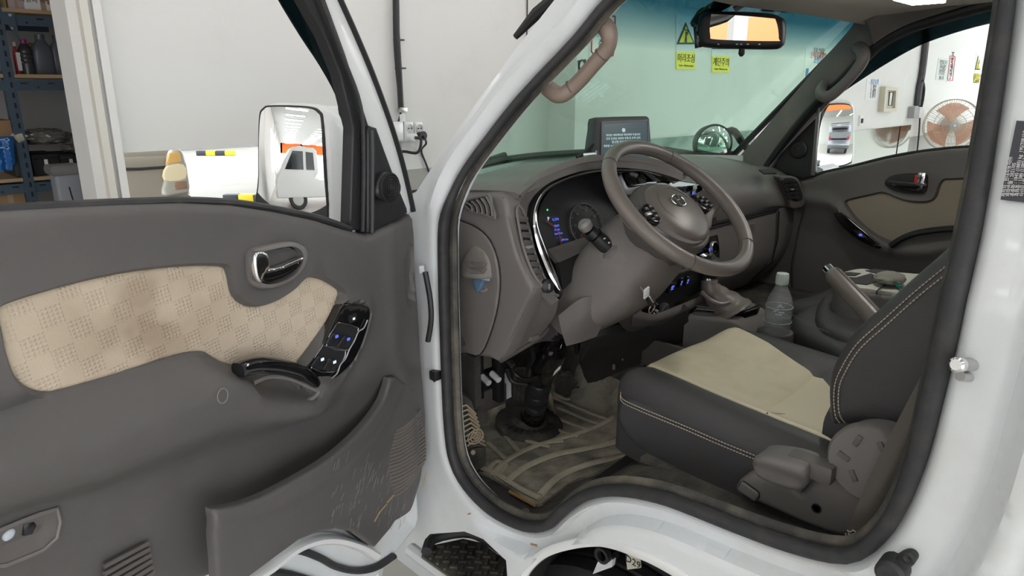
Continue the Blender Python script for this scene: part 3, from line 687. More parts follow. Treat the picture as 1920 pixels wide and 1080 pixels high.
O('fog_lens', sheet(FV, FV.px([(327, 342), (350, 339), (352, 354), (326, 357)], .03), .038, .03, .01, rnd=.01), mat('red_lens', (.34, .2, .13), .2), vc)
O('bumper', sheet(FV, FV.px([(300, 370), (352, 362), (366, 372), (370, 470), (290, 470)]), .03, .05, .9, rnd=.05), BEIGE, vc)
O('wheel', lathe([(.1, 0), (.33, .0), (.34, .04), (.34, .2), (.1, .2)], np.array([fe[0][0] + .5, Bx[1] - .02, .34]), (0, 1, 0)), RUBBER, vc)
STRIPE = mat('hazard_black', (.03, .03, .04), .5)
for (p, lab, L) in (((405, 287), 'far black and yellow wheel stop on the parking lot', 1.0), ((478, 371), 'near black and yellow wheel stop left of the door mirror', .95)):
    g = onZ(p[0], p[1], .06); r = E('wheel_stop', loc=(g[0], g[1], 0), label=lab, cat='wheel stop')
    rd = np.array([CR[0], CR[1], 0]); rd /= np.linalg.norm(rd); nf = np.cross(rd, (0, 0, 1))
    for i in range(4): O('stop_block', box(g + rd * L * (i - 1.5) / 4 + (0, 0, 0), (L / 4, .14, .12), (rd, nf, (0, 0, 1)), .02), YELLOW if i % 2 else STRIPE, r)
g = onZ(405, 279, 0); slab('lot_wall', g[0] - 8, g[0] + 14, g[1], g[1] + .3, 0, 3, mat('lot_dark_wall', (.25, .26, .27), .7), kind='structure')
# ------------------------------------------------------------------ the truck: shell
TRUCK = E('pickup_truck', loc=(0, 0, 0), label='white pickup truck with its driver door open and taupe cab interior', cat='pickup truck')
G0 = FX(0)
def suv(l, x0=-.78):                      # (u = -y, v = z) on the tumble-home side of the cab
    r = [side(p[0], p[1], x0) for p in l]; return [(-q[1], q[2]) for q in r]
def sx(v, x0=-.78):                       # x of the side at height v
    return x0 + (.28 if x0 < 0 else -.28) * np.maximum(np.array(v, float) - 1.45, 0)
APX = [(1167, -13), (1087, 77), (988, 181), (929, 254), (876, 327), (849, 386), (840, 430), (840, 520), (842, 600), (845, 700), (850, 800), (859, 860), (882, 905), (920, 945), (960, 970), (1000, 983),
       (1035, 978), (1065, 950), (1105, 924), (1150, 914), (1200, 917), (1260, 931), (1330, 957), (1400, 984), (1480, 1012), (1560, 1032), (1610, 1030), (1657, 993), (1694, 932), (1725, 848),
       (1750, 748), (1782, 608), (1821, 439), (1855, 249), (1887, 49), (1905, -60)]
AP0 = suv(APX); AP0 += [(.62, 1.86), (.55, 1.9), (.25, 1.91), (.18, 1.87)]
APER = sm(AP0, 4, True)
outer = suv([(1062, -5), (985, 92), (905, 200), (835, 300), (778, 392), (762, 460), (760, 700), (762, 985)]) + suv([(800, 1003), (868, 998), (905, 1012), (950, 1050), (953, 1090), (948, 1260), (964, 1260), (968, 1110), (982, 1072), (1015, 1040), (1075, 1021), (1130, 1017), (1190, 1030), (1250, 1058), (1300, 1093), (1345, 1150), (1380, 1260)], -.808)
outer += [(.55, .3), (1.05, .3), (1.05, 1.98), (.5, 2.0), (.12, 1.98)]
def body_w(u, v):
    P = np.stack([u, v], 1); d = dist(P, APER)
    lo = S(1.42, 1.3, v) * S(.62, .5, u) * S(-.20, -.06, u)               # sill and arch
    w = .018 * S(.004, .02, d) + .006 * S(.012, .03, d) * (1 - lo)
    w = w - lo * .020 * S(.020, .026, d) * S(.060, .052, d) + lo * .012 * S(.052, .060, d)
    bp = S(.63, .66, u)
    w = w + bp * (.03 * S(.075, .105, d) - .012 * bump(d, .075, .01) - .01 * bump(d, .135, .008))
    ap = S(1.40, 1.5, v) * S(.3, .15, u); w = w + ap * .012 * bump(d, .035, .012)
    return w - sx(v)
_ap = resample(APER, .008, True); crv = [offs(_ap, sg * d) for d in (.004, .009, .014, .02, .026, .034, .042, .05, .058, .066, .074, .082, .09, .1, .11, .12, .13, .14) for sg in (1, -1)]
body = O('body_side', sheet(G0, outer, body_w, .0115, .03, holes=[APER], crease=crv), WHITE_P, TRUCK, label='white painted door frame and sill with dirt marks')
_al = [(968, 1140), (974, 1095), (987, 1066), (1020, 1038), (1075, 1022), (1130, 1019), (1190, 1033), (1250, 1061), (1300, 1096), (1345, 1150), (1370, 1220)]
_au = np.array(sm(suv(_al, -.808), 5)); _aw = body_w(_au[:, 0], _au[:, 1]); _aw = np.convolve(np.pad(_aw, 10, mode='edge'), np.ones(21) / 21, 'valid')
O('arch_lip', sweep(G0.to3(_au, _aw - .002), circle(10, .010, .007, 2.6), up=(-1, 0, 0)), WHITE_C, TRUCK)
# aperture flange + weatherstrip
wpts = np.array([(sx(v) - .012, -u, v) for u, v in resample(APER, .02, True)])
bp_ = S(.6, .66, -wpts[:, 1]) * S(1.1, 1.3, wpts[:, 2])
O('weatherstrip', sweep(wpts, circle(12, .0105, .0115, 2.5), up=(1, 0, 0), closed=True, scale=1 + .65 * bp_ - .25 * S(1.42, 1.5, wpts[:, 2]) * (1 - bp_)), RUBBER, TRUCK, label='black rubber door seal running round the opening')
wp2 = np.array([(sx(v) + .009, -u, v) for u, v in resample(APER, .025, True)])
O('seal_lip', sweep(wp2, circle(8, .018, .010, 3), up=(1, 0, 0), closed=True, scale=1 + .25 * S(.6, .66, -wp2[:, 1]) - .45 * S(1.35, 1.5, wp2[:, 2]) * S(.55, .4, -wp2[:, 1])), RUBBER_D, TRUCK)
# scuff / chips
RUST = mat('rust_mark', (.45, .25, .12), .8)
for p, s_, r_ in (((1000, 1022), .02, .3), ((895, 955), .014, .6), ((1010, 995), .006, 1.2)):
    u, v = suv([p])[0]; O('paint_chip', fbox(G0, (u, v), float(body_w(np.array([u]), np.array([v]))[0]) - .001, (s_, s_ * .25, .003), r_, .0008), RUST, TRUCK)
# dark molding up the windscreen edge outside the pillar
O('wiper_arm', tube([side(1060, -8) + (0, .02, 0), side(1030, 22) + (0, .03, 0), side(988, 68) + (0, .03, 0)], [.012, .012, .006], 8), BLACK, TRUCK)
# cowl / front skin in front of the cab (seen left of the pillar through the gap)
O('cowl_panel', patch([[(-.74, .36, 1.43), (-.4, .62, 1.44), (0, .70, 1.45), (.4, .62, 1.44), (.74, .36, 1.43)], [(-.78, .50, 1.36), (-.45, .76, 1.36), (0, .82, 1.36), (.45, .76, 1.36), (.78, .5, 1.36)], [(-.82, .55, .9), (-.5, .84, .9), (0, .9, .9), (.5, .84, .9), (.82, .55, .9)], [(-.82, .55, .4), (-.5, .84, .4), (0, .9, .4), (.5, .84, .4), (.82, .55, .4)]], 4, .02), WHITE_C, TRUCK)
O('wiper_blade', tube(sm([(-.5, .60, 1.455), (-.3, .67, 1.475), (-.05, .70, 1.48), (.25, .69, 1.475)], 4), .011, 6), BLACK, TRUCK)
O('wiper_arm', tube([(-.52, .66, 1.445), (-.42, .655, 1.465), (-.2, .70, 1.49)], .010, 6), BLACK, TRUCK)
# interior shell
def floorz(x, y):
    z = .758 + .225 * S(.17, -.19, y) + .30 * S(.50, .68, y)
    return np.maximum(z, .758 + .24 * S(-.20, -.02, x))
O('floor_pan', sheet(FZ(0), [(-.765, -.66), (.72, -.66), (.72, .66), (-.765, .66)], floorz, .03, .02), RUBBER_D, TRUCK)
O('firewall', sheet(FY(.62), [(-.74, .75), (.74, .75), (.74, 1.43), (-.74, 1.43)], .0, .1, .02), MATTE, TRUCK, flat=True)
O('rear_trim', sheet(FY(-.70), [(-.70, .75), (.70, .75), (.70, 1.5), (.60, 1.9), (-.60, 1.9), (-.70, 1.5)], 0., .1, -.02), TAUPE_D, TRUCK, flat=True)
O('kick_panel', sheet(FX(-.755), suv([(846, 650), (935, 690), (925, 760), (850, 760)]), 0.75, .05, .02), CARPET, TRUCK, flat=True) if False else None
HEADM = mat('headliner', (.55, .50, .44), .9, 0, 400, .2)
top = [side(1620, 12, .70), ]
HR = [(-.64, -.05), (-.3, .06), (0, .09), (.3, .06), (.60, -.02)]
O('headliner', patch([[(x, y, 1.875 + (.02 if abs(x) < .5 else 0)) for x, y in HR], [(x, y - .12, 1.905) for x, y in HR], [(x * .98, -.45, 1.915) for x, y in HR], [(x * .97, -.72, 1.88) for x, y in HR]], 3, -.02), HEADM, TRUCK)
O('roof', patch([[(x * 1.04, y + .06, 1.90) for x, y in HR], [(x * 1.04, y - .12, 1.965) for x, y in HR], [(x, -.45, 1.985) for x, y in HR], [(x, -.8, 1.93) for x, y in HR]], 3, .02), WHITE_C, TRUCK)
O('cab_rear_panel', sheet(FY(-.76), [(-.8, .4), (.8, .4), (.8, 1.5), (.68, 1.94), (-.68, 1.94), (-.8, 1.5)], 0, .2, .02), WHITE_C, TRUCK, flat=True)
# windscreen
WG = glassmat('windscreen_glass', (.81, .958, .888), band=(1.775, 1.865, (.16, .36, .42)))
rows = []
for k in range(5):
    t = k / 4; z = 1.44 + .46 * t; w_ = .80 - .115 * t
    rows.append([(max(x * w_, -.665 + .13 * t), .49 - .47 * t + .17 * (1 - x * x) * (1 - .55 * t), z) for x in (-1, -.6, 0, .6, 1)])
O('windscreen', patch(rows, 4, .004), WG, TRUCK, label='green tinted windscreen with a darker blue band along the top')
fr_ = [rows[k][4] for k in range(5)]
O('windscreen_seal', merge(tube(sm([(a[0] - .012, a[1] - .012, a[2]) for a in fr_], 4), .011, 8), tube(sm([(a[0] * 1., a[1] - .01, a[2] + .004) for a in rows[0]], 4), .012, 8)), BLACK, TRUCK)
# passenger side pillar trim
PT = [[(1640, -8, .60), (1620, 14, .60), (1590, 25, .62)][::-1], [(1700, 42, .585), (1660, 60, .60), (1602, 42, .62)][::-1], [(1645, 100, .60), (1600, 108, .605), (1545, 110, .635)][::-1], [(1590, 155, .63), (1540, 175, .64), (1492, 172, .66)][::-1], [(1520, 230, .66), (1478, 240, .665), (1430, 245, .69)][::-1], [(1462, 290, .68), (1420, 305, .69), (1375, 306, .71)][::-1], [(1440, 322, .68), (1405, 325, .69), (1370, 318, .71)][::-1]]
O('pillar_trim', patch([[onX(*p) for p in r] for r in PT], 4, .015), TAUPE_W, TRUCK, label='taupe passenger pillar trim')
gh = [onX(1545, 160, .635), onX(1538, 176, .59), onX(1556, 180, .575), onX(1590, 150, .565), onX(1615, 118, .56), onX(1618, 98, .57), onX(1608, 88, .61)]
O('passenger_grab_handle', sweep(sm(gh, 6), circle(12, .014, .018, 2.4), scale=np.interp(np.linspace(0, 1, 37), [0, .15, .5, .85, 1], [1.1, 1.1, .85, 1.1, 1.1])), TAUPE, TRUCK)
gd = [onX(1010, 148, -.675), onX(1030, 168, -.675), onX(1052, 178, -.675), onX(1080, 158, -.665), onX(1112, 122, -.66), onX(1139, 90, -.655), onX(1142, 65, -.66), onX(1132, 46, -.655), onX(1116, 32, -.655)]
O('driver_grab_handle', sweep(sm(gd, 6), circle(14, .0138, .0138), scale=np.interp(np.linspace(0, 1, 49), [0, .2, .32, .68, .8, 1], [1.1, 1.15, 1, 1, 1.15, 1.1])), BEIGE_G, TRUCK, label='brownish beige grab handle on the driver pillar')
for (a, b) in ((2, 3), (4, 5)):
    m_ = gd[a] * .35 + gd[b] * .65 if a == 2 else gd[a] * .4 + gd[b] * .6; d_ = gd[b] - gd[a]; d_ /= np.linalg.norm(d_)
    O('handle_joint', tube([m_ - d_ * .0012, m_ + d_ * .0012], .0146, 14), TAUPE_D, TRUCK)
rr_ = [(1640, 96), (1700, 58), (1780, 30), (1860, 8), (1940, -4)]
rl = [side(x, y, .70) for x, y in rr_]
O('roof_rail_trim', patch([[p + (.0, 0, -.012) for p in rl], [p + (-.03, 0, .03) for p in rl], [p + (-.09, .02 * 0, .075) for p in rl]], 4, .012), TAUPE_W, TRUCK)
O('cowl_side_trim', sheet(FX(.735), [(-.75, .76), (.3, .76), (.3, 1.2), (-.2, 1.42), (-.75, 1.46)], 0., .1, .02), TAUPE_D, TRUCK, flat=True)
# sun visor, mirror, camera
sv = [[(1425, -30, .25), (1500, -30, .38), (1600, -30, .5), (1720, -30, .6)], [(1425, 2, .25), (1510, 8, .38), (1600, 18, .5), (1690, 18, .57)], [(1428, 6, .26), (1512, 13, .38), (1600, 24, .5), (1675, 24, .56)]]
O('sun_visor', patch([[onX(*p) for p in r] for r in sv], 4, -.02), mat('visor_fabric', (.34, .30, .26), .85, 0, 500, .15), TRUCK)
DL = E('added_dome_lamp', TRUCK)  # dome lamp added as fill light for the dark cab
dl_ = np.array([.12, -.28, 1.882])
O('lamp_surround', box(dl_ + (0, 0, -.002), (.17, .10, .016), bev=.005), HEADM, DL)
O('lamp_lens', box(dl_ + (0, 0, -.012), (.13, .07, .010), bev=.003), mat('added_dome_lens', (.9, .9, .88), .4, emit=(1, .96, .9), es=38), DL, label='lit white lens of the added dome lamp')
rv = E('rear_view_mirror', TRUCK)
def mpx(l): return FM.px(l)
mc = onX(1390, 55, 0.0); nm = CAM - mc; nm /= np.linalg.norm(nm); _d = -nm; nm = np.array([-.90, -.43, .024]) - _d; nm /= np.linalg.norm(nm)      # turned so it shows the far end of the hall
mu = np.cross((0, 0, 1), nm); mu /= np.linalg.norm(mu); FM = Frame(mc, mu, np.cross(nm, mu), nm)
ho = sm(FM.px([(1311, 30), (1325, 22), (1380, 21), (1440, 24), (1466, 32), (1474, 44), (1473, 76), (1466, 88), (1440, 92), (1330, 89), (1312, 82), (1308, 60)]), 4, True)
O('mirror_housing', sheet(FM, ho, .0, .012, .05, rnd=.014), BLACK, rv)
gl = sm(FM.px([(1333, 32), (1345, 27), (1440, 34), (1455, 40), (1460, 72), (1452, 77), (1345, 74), (1332, 66)]), 4, True)
O('mirror_face', sheet(FM, gl, .003, .02, .006), MIRROR, rv)
for x in (1347, 1382, 1390, 1402, 1424): O('control_mark', fbox(FM, FM.px([(x, 83)])[0], .001, (.005, .0025, .002)), INKW if x < 1350 or x > 1380 else RED, rv)
O('sensor_nub', lathe([(.007, 0), (.008, .012), (.004, .018), (0, .019)], FM.to3([FM.px([(1391, 91)])[0]], -.01)[0], (0, 0, -1), 12), BLACK, rv)
dc = E('dash_camera', TRUCK)
FC2 = FX(-.02)
O('camera_body', sheet(FM, FM.px([(1300, 48), (1316, 44), (1318, 88), (1303, 91)], -.02), -.01, .02, .05, rnd=.006), BLACK_G, dc)
O('mount_block', sheet(FM, sm(FM.px([(1294, 44), (1302, 30), (1316, 14), (1350, 14), (1342, 30), (1320, 46), (1302, 52)], -.06), 2, True), -.05, .02, .05, rnd=.006), BLACK, dc)
O('mirror_stalk', tube(sm(FM.px3([(1330, 22), (1352, 8), (1385, -8), (1420, -20)], -.05), 4), [.016 + 0 * k for k in range(13)], 10), BLACK, dc)
O('yellow_cable', tube(sm(FM.px3([(1310, 26), (1318, 20), (1326, 12), (1331, 8)], -.02), 4), .003, 6), YELLOW, dc)
O('grey_stay', tube(FM.px3([(1375, 16), (1410, -8)], -.08), .014, 6), SILVER, dc)

# ------------------------------------------------------------------ dashboard
DASH = E('dashboard', TRUCK)
X = lambda l: np.array([onX(*p) for p in l])
FE = FX(-.70)
de = sm(FE.px([(851, 388), (870, 374), (905, 366), (945, 370), (956, 415), (970, 470), (986, 510), (1001, 543), (992, 565), (968, 615), (938, 675), (915, 671), (880, 666), (848, 658), (846, 560), (848, 450)]), 3, True)
O('end_panel', sheet(FE, de, lambda u, v: .004 * bump(v, 1.35, .15), .012, .03, rnd=.010), TAUPE, DASH)
fc = sm(FE.px([(851, 415), (872, 415), (902, 428), (924, 450), (938, 485), (943, 525), (939, 570), (926, 620), (906, 663), (880, 660), (851, 654), (850, 550)]), 3, True)
O('fuse_cover', sheet(FE, fc, lambda u, v: .010 + .004 * bump(v, 1.3, .12), .012, .012, rnd=.004), TAUPE_W, DASH)
O('cover_gap', tube(np.array(FE.to3(resample(fc, .02, True), .0075)), .0022, 6, True), MATTE, DASH)
hc = sm(FE.px([(899, 458), (915, 466), (927, 485), (933, 515), (931, 521), (900, 517), (879, 514), (875, 500), (879, 482), (888, 464)]), 3, True)
zc = FE.px([(905, 520)])[0][1]
O('hammer_hood', sheet(FE, hc, lambda u, v: .016 + .022 * S(zc + .06, zc + .0, v) * np.sqrt(np.clip(1 - ((u - np.mean(hc[:, 0])) / .045) ** 2, 0, 1)), .006, .03, rnd=.008), mat('hood_pale', (.19, .175, .16), .5, 0, 700, .1, .5, 30, (.27, .25, .21)), DASH, label='pale hammer hood')  # mottled taupe, slightly paler than the fuse cover
uvh = FE.px([(893, 496), (894, 507)], .04)
for (s_, p_) in (('비상망치', uvh[0]), ('EMERGENCY', uvh[1])):
    text('embossed_lettering', s_, FE, p_, .0385, .0105 if s_[0] == '비' else .0072, TAUPE_D, DASH)
for (y0_, y1_) in ((491, 501), (502, 512)):
    qf = FE.px([(876, y0_), (913, y0_ + 2), (913, y1_ + 1), (876, y1_)], .038); O('lettering_frame', tube(resample(FE.to3(qf, .038), .02, True), .0008, 4, True), TAUPE_D, DASH)
O('vial_recess', tube(sm(FE.px3([(889, 520), (892, 533), (898, 542), (906, 546), (913, 542)], .014), 4), .0025, 6), mat('worn_edge', (.3, .28, .26), .5), DASH)
hv = sm(FE.px([(900, 519), (918, 520), (916, 534), (909, 545), (903, 538)]), 3, True)
O('blue_hammer', sheet(FE, hv, .022, .01, .015, rnd=.005), mat('blue_vial', (.10, .18, .30), .25), DASH)
O('hammer_band', fbox(FE, FE.px([(910, 524)], .024)[0], .023, (.022, .005, .003), .1), mat('pale_blue', (.35, .42, .5), .3), DASH)
O('screw_mark', tube(FE.to3(np.array(FE.px([(875, 638)])[0]) + circle(16, .010), .012), .0012, 5, True), TAUPE_D, DASH)
# side demister grille with five fins
dg_ = FE.px([(874, 379), (914, 368), (922, 388), (926, 407), (905, 399), (886, 394)])
O('demister_recess', sheet(FE, dg_, .013, .02, .004), MATTE, DASH, flat=True)
for i in range(5):
    t = i / 4.; a = np.array([876 + 37 * t, 380 - 11 * t]); b = np.array([888 + 37 * t, 396 + 9 * t]); m_ = (a + b) / 2 + (3, -2)
    O('demister_fin', sweep(sm(FE.px3([a, m_, b], .018), 4), circle(8, .0013, .005, 3), up=(1, 0, 0)), TAUPE, DASH)
O('demister_frame', tube(sm(FE.px3([(872, 378), (915, 366), (923, 387), (928, 409), (905, 401), (884, 396)], .014), 3, True), .003, 6, True), TAUPE, DASH)
# narrow front strip with the driver vent
strip = [[(943, 369, -.70), (966, 366, -.665), (988, 374, -.63)], [(957, 420, -.70), (975, 412, -.668), (988, 418, -.635)], [(970, 470, -.70), (986, 462, -.67), (998, 468, -.635)], [(985, 510, -.70), (1002, 502, -.67), (1014, 512, -.635)], [(1001, 544, -.70), (1022, 540, -.67), (1048, 562, -.625)]]
O('front_strip', patch([X(r) for r in strip], 4, .02), TAUPE, DASH)
va, vb = X([(958, 402, -.672)])[0], X([(995, 480, -.66)])[0]
def strip_pt(t, s): # t down, s across
    R = np.array([X(r) for r in strip]); k = min(int(t * 4), 3); f = t * 4 - k; r_ = R[k] * (1 - f) + R[k + 1] * f
    return r_[0] * (1 - s) + r_[2] * s if True else None
nS = np.array([-.35, -.93, .12])
O('vent_well', patch([[strip_pt(t, .32) + nS * .014, strip_pt(t, .56) + nS * .016, strip_pt(t, .8) + nS * .014] for t in (.18, .4, .6, .74)], 3, .006), MATTE, DASH)
for i in range(8):
    t = .2 + .52 * i / 7; O('vent_slat', sweep([strip_pt(t, .32) + nS * .019, strip_pt(t + .005, .56) + nS * .022, strip_pt(t + .01, .8) + nS * .019], circle(8, .0022, .006, 3), up=(0, 0, 1)), TAUPE_D, DASH)
O('vent_frame', tube(sm([strip_pt(t, s) + nS * .016 for t, s in ((.10, .35), (.10, .6), (.3, .85), (.5, .88), (.77, .85), (.95, .8), (.9, .45), (.76, .28), (.5, .25), (.3, .27))], 3, True), .003, 6, True), TAUPE, DASH)
O('vent_tab', box(strip_pt(.46, .5) + nS * .025, (.014, .008, .005)), SILVER, DASH)
kc = strip_pt(.88, .62) + nS * .014
O('vent_dial', lathe([(.014, 0), (.014, .012), (.01, .015), (0, .015)], kc, nS, 16), BLACK, DASH); O('dial_pip', box(kc + nS * .016, (.003, .003, .012)), SILVER, DASH)
O('blank_switch', box(strip_pt(.8, .42) + nS * .015, (.016, .006, .012), bev=.001), TAUPE_D, DASH)
# instrument hood
BZ = [(1048, 562, -.62), (1018, 515, -.625), (1000, 470, -.63), (988, 420, -.635), (991, 385, -.62), (1010, 358, -.59), (1040, 338, -.54), (1080, 324, -.47), (1120, 317, -.41), (1165, 315, -.34), (1205, 318, -.27), (1240, 328, -.20), (1258, 336, -.15)]
B3 = X(BZ)
crest = X([(946, 368, -.70), (948, 366, -.70), (955, 364, -.69), (962, 360, -.68), (985, 345, -.64), (1010, 333, -.58), (1040, 320, -.53), (1080, 307, -.46), (1118, 301, -.40), (1165, 303, -.33), (1205, 308, -.26), (1245, 319, -.19), (1270, 329, -.14)])
rows = [B3[3:], (B3[3:] + crest[3:]) / 2 + (0, -.004, .006), crest[3:], crest[3:] * (1, 0, 1) + np.stack([0 * crest[3:, 0], np.full(10, .40), -.02 + 0 * crest[3:, 0]], 1), crest[3:] * (1, 0, 1) + np.stack([0 * crest[3:, 0], np.full(10, .60), np.full(10, -.07)], 1)]
O('instrument_hood', patch(rows, 4, .015), TAUPE_W, DASH)
O('hood_flank', patch([[(-.71, .33, 1.435), (-.70, .26, 1.455), (-.69, .19, 1.468), (-.64, .205, 1.43)], [(-.70, .42, 1.44), (-.66, .33, 1.475), (-.64, .25, 1.49), (-.60, .22, 1.49)], [(-.68, .55, 1.43), (-.60, .5, 1.45), (-.56, .4, 1.47), (-.52, .35, 1.49)]], 5, .01), TAUPE, DASH)
# gloss bezel and chrome highlight
inner = X([(1062, 545, -.58), (1042, 510, -.585), (1022, 470, -.59), (1010, 425, -.60), (1012, 390, -.59), (1030, 362, -.56), (1056, 345, -.52), (1090, 333, -.46), (1125, 327, -.40), (1166, 326, -.34), (1203, 324, -.27), (1235, 334, -.20), (1250, 341, -.16)]) + (0, .015, 0)
O('cluster_bezel', patch([B3, (B3 + inner) / 2 + (-.002, -.008, .002), inner, inner + (0, .07, -.01)], 4, .006), BLACK_G, DASH)
chr_ = X([(1050, 548, -.60), (1032, 512, -.605), (1015, 470, -.61), (1003, 428, -.615), (1004, 392, -.60), (1020, 362, -.575), (1048, 344, -.53), (1085, 330, -.47), (1122, 323, -.41), (1166, 321, -.34), (1204, 322, -.27), (1238, 332, -.2)]) + (0, -.002, .003)
O('bezel_chrome_line', sweep(sm(chr_, 4), circle(8, .003, .0015), scale=np.interp(np.linspace(0, 1, 45), [0, .08, .2, .35, .6, 1], [.6, 4.2, 4.0, 1.6, .8, .6])), CHROME, DASH)
# instrument cluster face
CLN = np.array([-.12, -.93, .33]); CLN /= np.linalg.norm(CLN)
cc = onX(1090, 420, -.45) + (0, .045, 0); cu = np.cross((0, 0, 1), CLN); cu /= np.linalg.norm(cu); FCL = Frame(cc, cu, np.cross(CLN, cu), CLN)
cf = sm(FCL.px([(1068, 545), (1040, 500), (1016, 450), (1010, 400), (1030, 358), (1070, 335), (1125, 322), (1160, 326), (1164, 360), (1172, 400), (1160, 450), (1140, 510)]), 3, True)
O('cluster_face', sheet(FCL, cf, 0., .04, .01), BLACK, DASH, flat=True)
dial = FCL.px([(1098, 422)])[0]; RD = .052
O('dial_ring', tube(FCL.to3(np.array(dial) + circle(36, RD, RD), .004), .0016, 6, True), mat('dial_grey', (.16, .16, .17), .4), DASH)
for i in range(12):
    a = math.radians(225 - 270 * i / 11); e = np.array([math.cos(a), math.sin(a)])
    O('dial_tick', fbox(FCL, np.array(dial) + e * RD * .88, .003, (.006, .0013, .001), a), bpy.data.materials['dial_grey'], DASH)
    if i % 2 == 0: text('dial_number', str(i * 10), FCL, np.array(dial) + e * RD * .68, .003, .009, bpy.data.materials['dial_grey'], DASH)
O('dial_needle', fbox(FCL, np.array(dial) + np.array([math.cos(3.9), math.sin(3.9)]) * RD * .35, .006, (RD * .8, .002, .002), 3.9), RED, DASH)
O('dial_hub', lathe([(.009, 0), (.009, .006), (0, .007)], FCL.to3([dial], .003)[0], CLN, 14), BLACK_G, DASH)
d2 = FCL.px([(1018, 455)])[0]; O('side_dial_arc', tube(FCL.to3(np.array(d2) + circle(40, .05)[34:] if False else np.array([(d2[0] + .05 * math.cos(a), d2[1] + .05 * math.sin(a)) for a in np.linspace(-.9, 1.2, 14)]), .004), .0012, 5), mat('dial_red', (.35, .05, .03), .5), DASH)
for (s_, x, y, z_) in (('P', 1027, 411, .012), ('4,394', 1040, 412, .009), ('18:01', 1042, 424, .008), ('Auto', 1043, 431, .008), ('km Eco', 1046, 438, .008), ('- - - -', 1046, 445, .008), ('4,394 km', 1056, 450, .007)):
    text('display_text', s_, FCL, FCL.px([(x, y)])[0], .003, z_, BLUELED if s_ != 'P' else ICONW, DASH)
O('warning_lamp', fbox(FCL, FCL.px([(1043, 467)])[0], .003, (.004, .004, .001)), mat('red_lamp', (.5, .02, .02), .5, emit=(1, .05, .03), es=1), DASH)
O('warning_lamp', fbox(FCL, FCL.px([(1025, 394)])[0], .003, (.004, .004, .001)), mat('green_lamp', (.02, .4, .05), .5, emit=(.1, 1, .2), es=.6), DASH)
O('cluster_ledge', patch([X([(1040, 470, -.57), (1075, 458, -.50), (1108, 447, -.44)]) + (0, .02, 0), X([(1048, 492, -.57), (1080, 478, -.50), (1112, 462, -.44)])], 4, .01), TAUPE_D, DASH)
O('lower_bezel', patch([X([(1048, 492, -.57), (1080, 478, -.50), (1112, 462, -.44)]), X([(1055, 545, -.57), (1085, 515, -.50), (1112, 490, -.44)])], 4, .01), BLACK, DASH)
# lower left of the dash
O('lower_corner', patch([X([(1001, 543, -.70), (1022, 550, -.65), (1047, 562, -.62)]), X([(970, 610, -.70), (1003, 605, -.63), (1040, 592, -.58)]), X([(936, 675, -.70), (978, 650, -.63), (1014, 628, -.57)])], 5, .012), TAUPE, DASH)
O('lower_lip', tube(sm(X([(938, 676, -.69), (975, 655, -.63), (1012, 632, -.57), (1028, 615, -.54)]), 4), .006, 8), TAUPE_D, DASH)
O('bonnet_release', box(onX(998, 632, -.60), (.03, .02, .012), bev=.003), TAUPE, DASH)
O('knee_panel', patch([X([(1047, 592, -.58), (1096, 557, -.54), (1146, 566, -.49)]), X([(1053, 622, -.58), (1092, 598, -.55), (1134, 598, -.50)]), X([(1062, 649, -.57), (1088, 642, -.545), (1119, 631, -.51)])], 4, .014), TAUPE_D, DASH)
O('under_bracket', patch([X([(1012, 612, -.56), (1032, 602, -.53), (1048, 590, -.5)]), X([(1000, 645, -.5), (1020, 640, -.48), (1045, 640, -.46)])], 3, .01), TAUPE_D, DASH)
# centre and passenger side of the dash
xs_ = [-.20, .0, .15, .35, .52, .62, .70]
def dsec(x):
    k = S(.3, .70, x); j = S(.05, .3, x)
    zt_ = 1.478 - .055 * k; yf = .19 - .015 * j
    return [(x, .62 - .18 * k, 1.455 - .01 * k), (x, .45 - .1 * k, zt_ - .004), (x, .31 - .03 * k, zt_ - .005), (x, .245 - .02 * k, zt_ - .03), (x, yf + .015, zt_ - .075), (x, yf, zt_ - .125), (x, yf + .012, 1.305)]
O('dash_top_pad', patch([dsec(x) for x in xs_[1:]], 4, .02), TAUPE_W, DASH)
O('dash_top_middle', patch([[(x, .62, 1.455), (x, .45, 1.47), (x, .36, 1.462), (x, .30, 1.45)] for x in (-.25, -.1, .08)], 3, .015), TAUPE, DASH)
O('dash_groove', tube(sm([(x, .19 - .015 * S(.05, .3, x) + .01, 1.302) for x in xs_[1:]], 3), .006, 6), MATTE, DASH)
gb = [[(x, .185, 1.295), (x, .178, 1.2), (x, .19, 1.12), (x, .27, 1.02)] for x in (.02, .2, .4, .55)]
O('glovebox', patch(gb, 4, .02), TAUPE, DASH)
O('dash_end_right', patch([[(x, .18 + .02 * S(.6, .72, x), 1.30), (x, .175 + .02 * S(.6, .72, x), 1.2), (x, .2 + .02 * S(.6, .72, x), 1.1), (x, .3, 1.0)] for x in (.562, .62, .68, .72)], 4, .02), TAUPE, DASH)
O('glovebox_seam', merge(tube([(.556, .177, 1.292), (.556, .172, 1.2), (.556, .182, 1.12), (.556, .262, 1.02)], .003, 6), tube([(.02, .18, 1.296), (.55, .18, 1.296)], .003, 6)), MATTE, DASH)
FG = FY(.182); O('glovebox_latch', sheet(FG, FG.px([(1397, 421), (1417, 417), (1414, 442), (1411, 458), (1404, 464), (1400, 446)]), .002, .02, .008, rnd=.004), TAUPE_D, DASH)
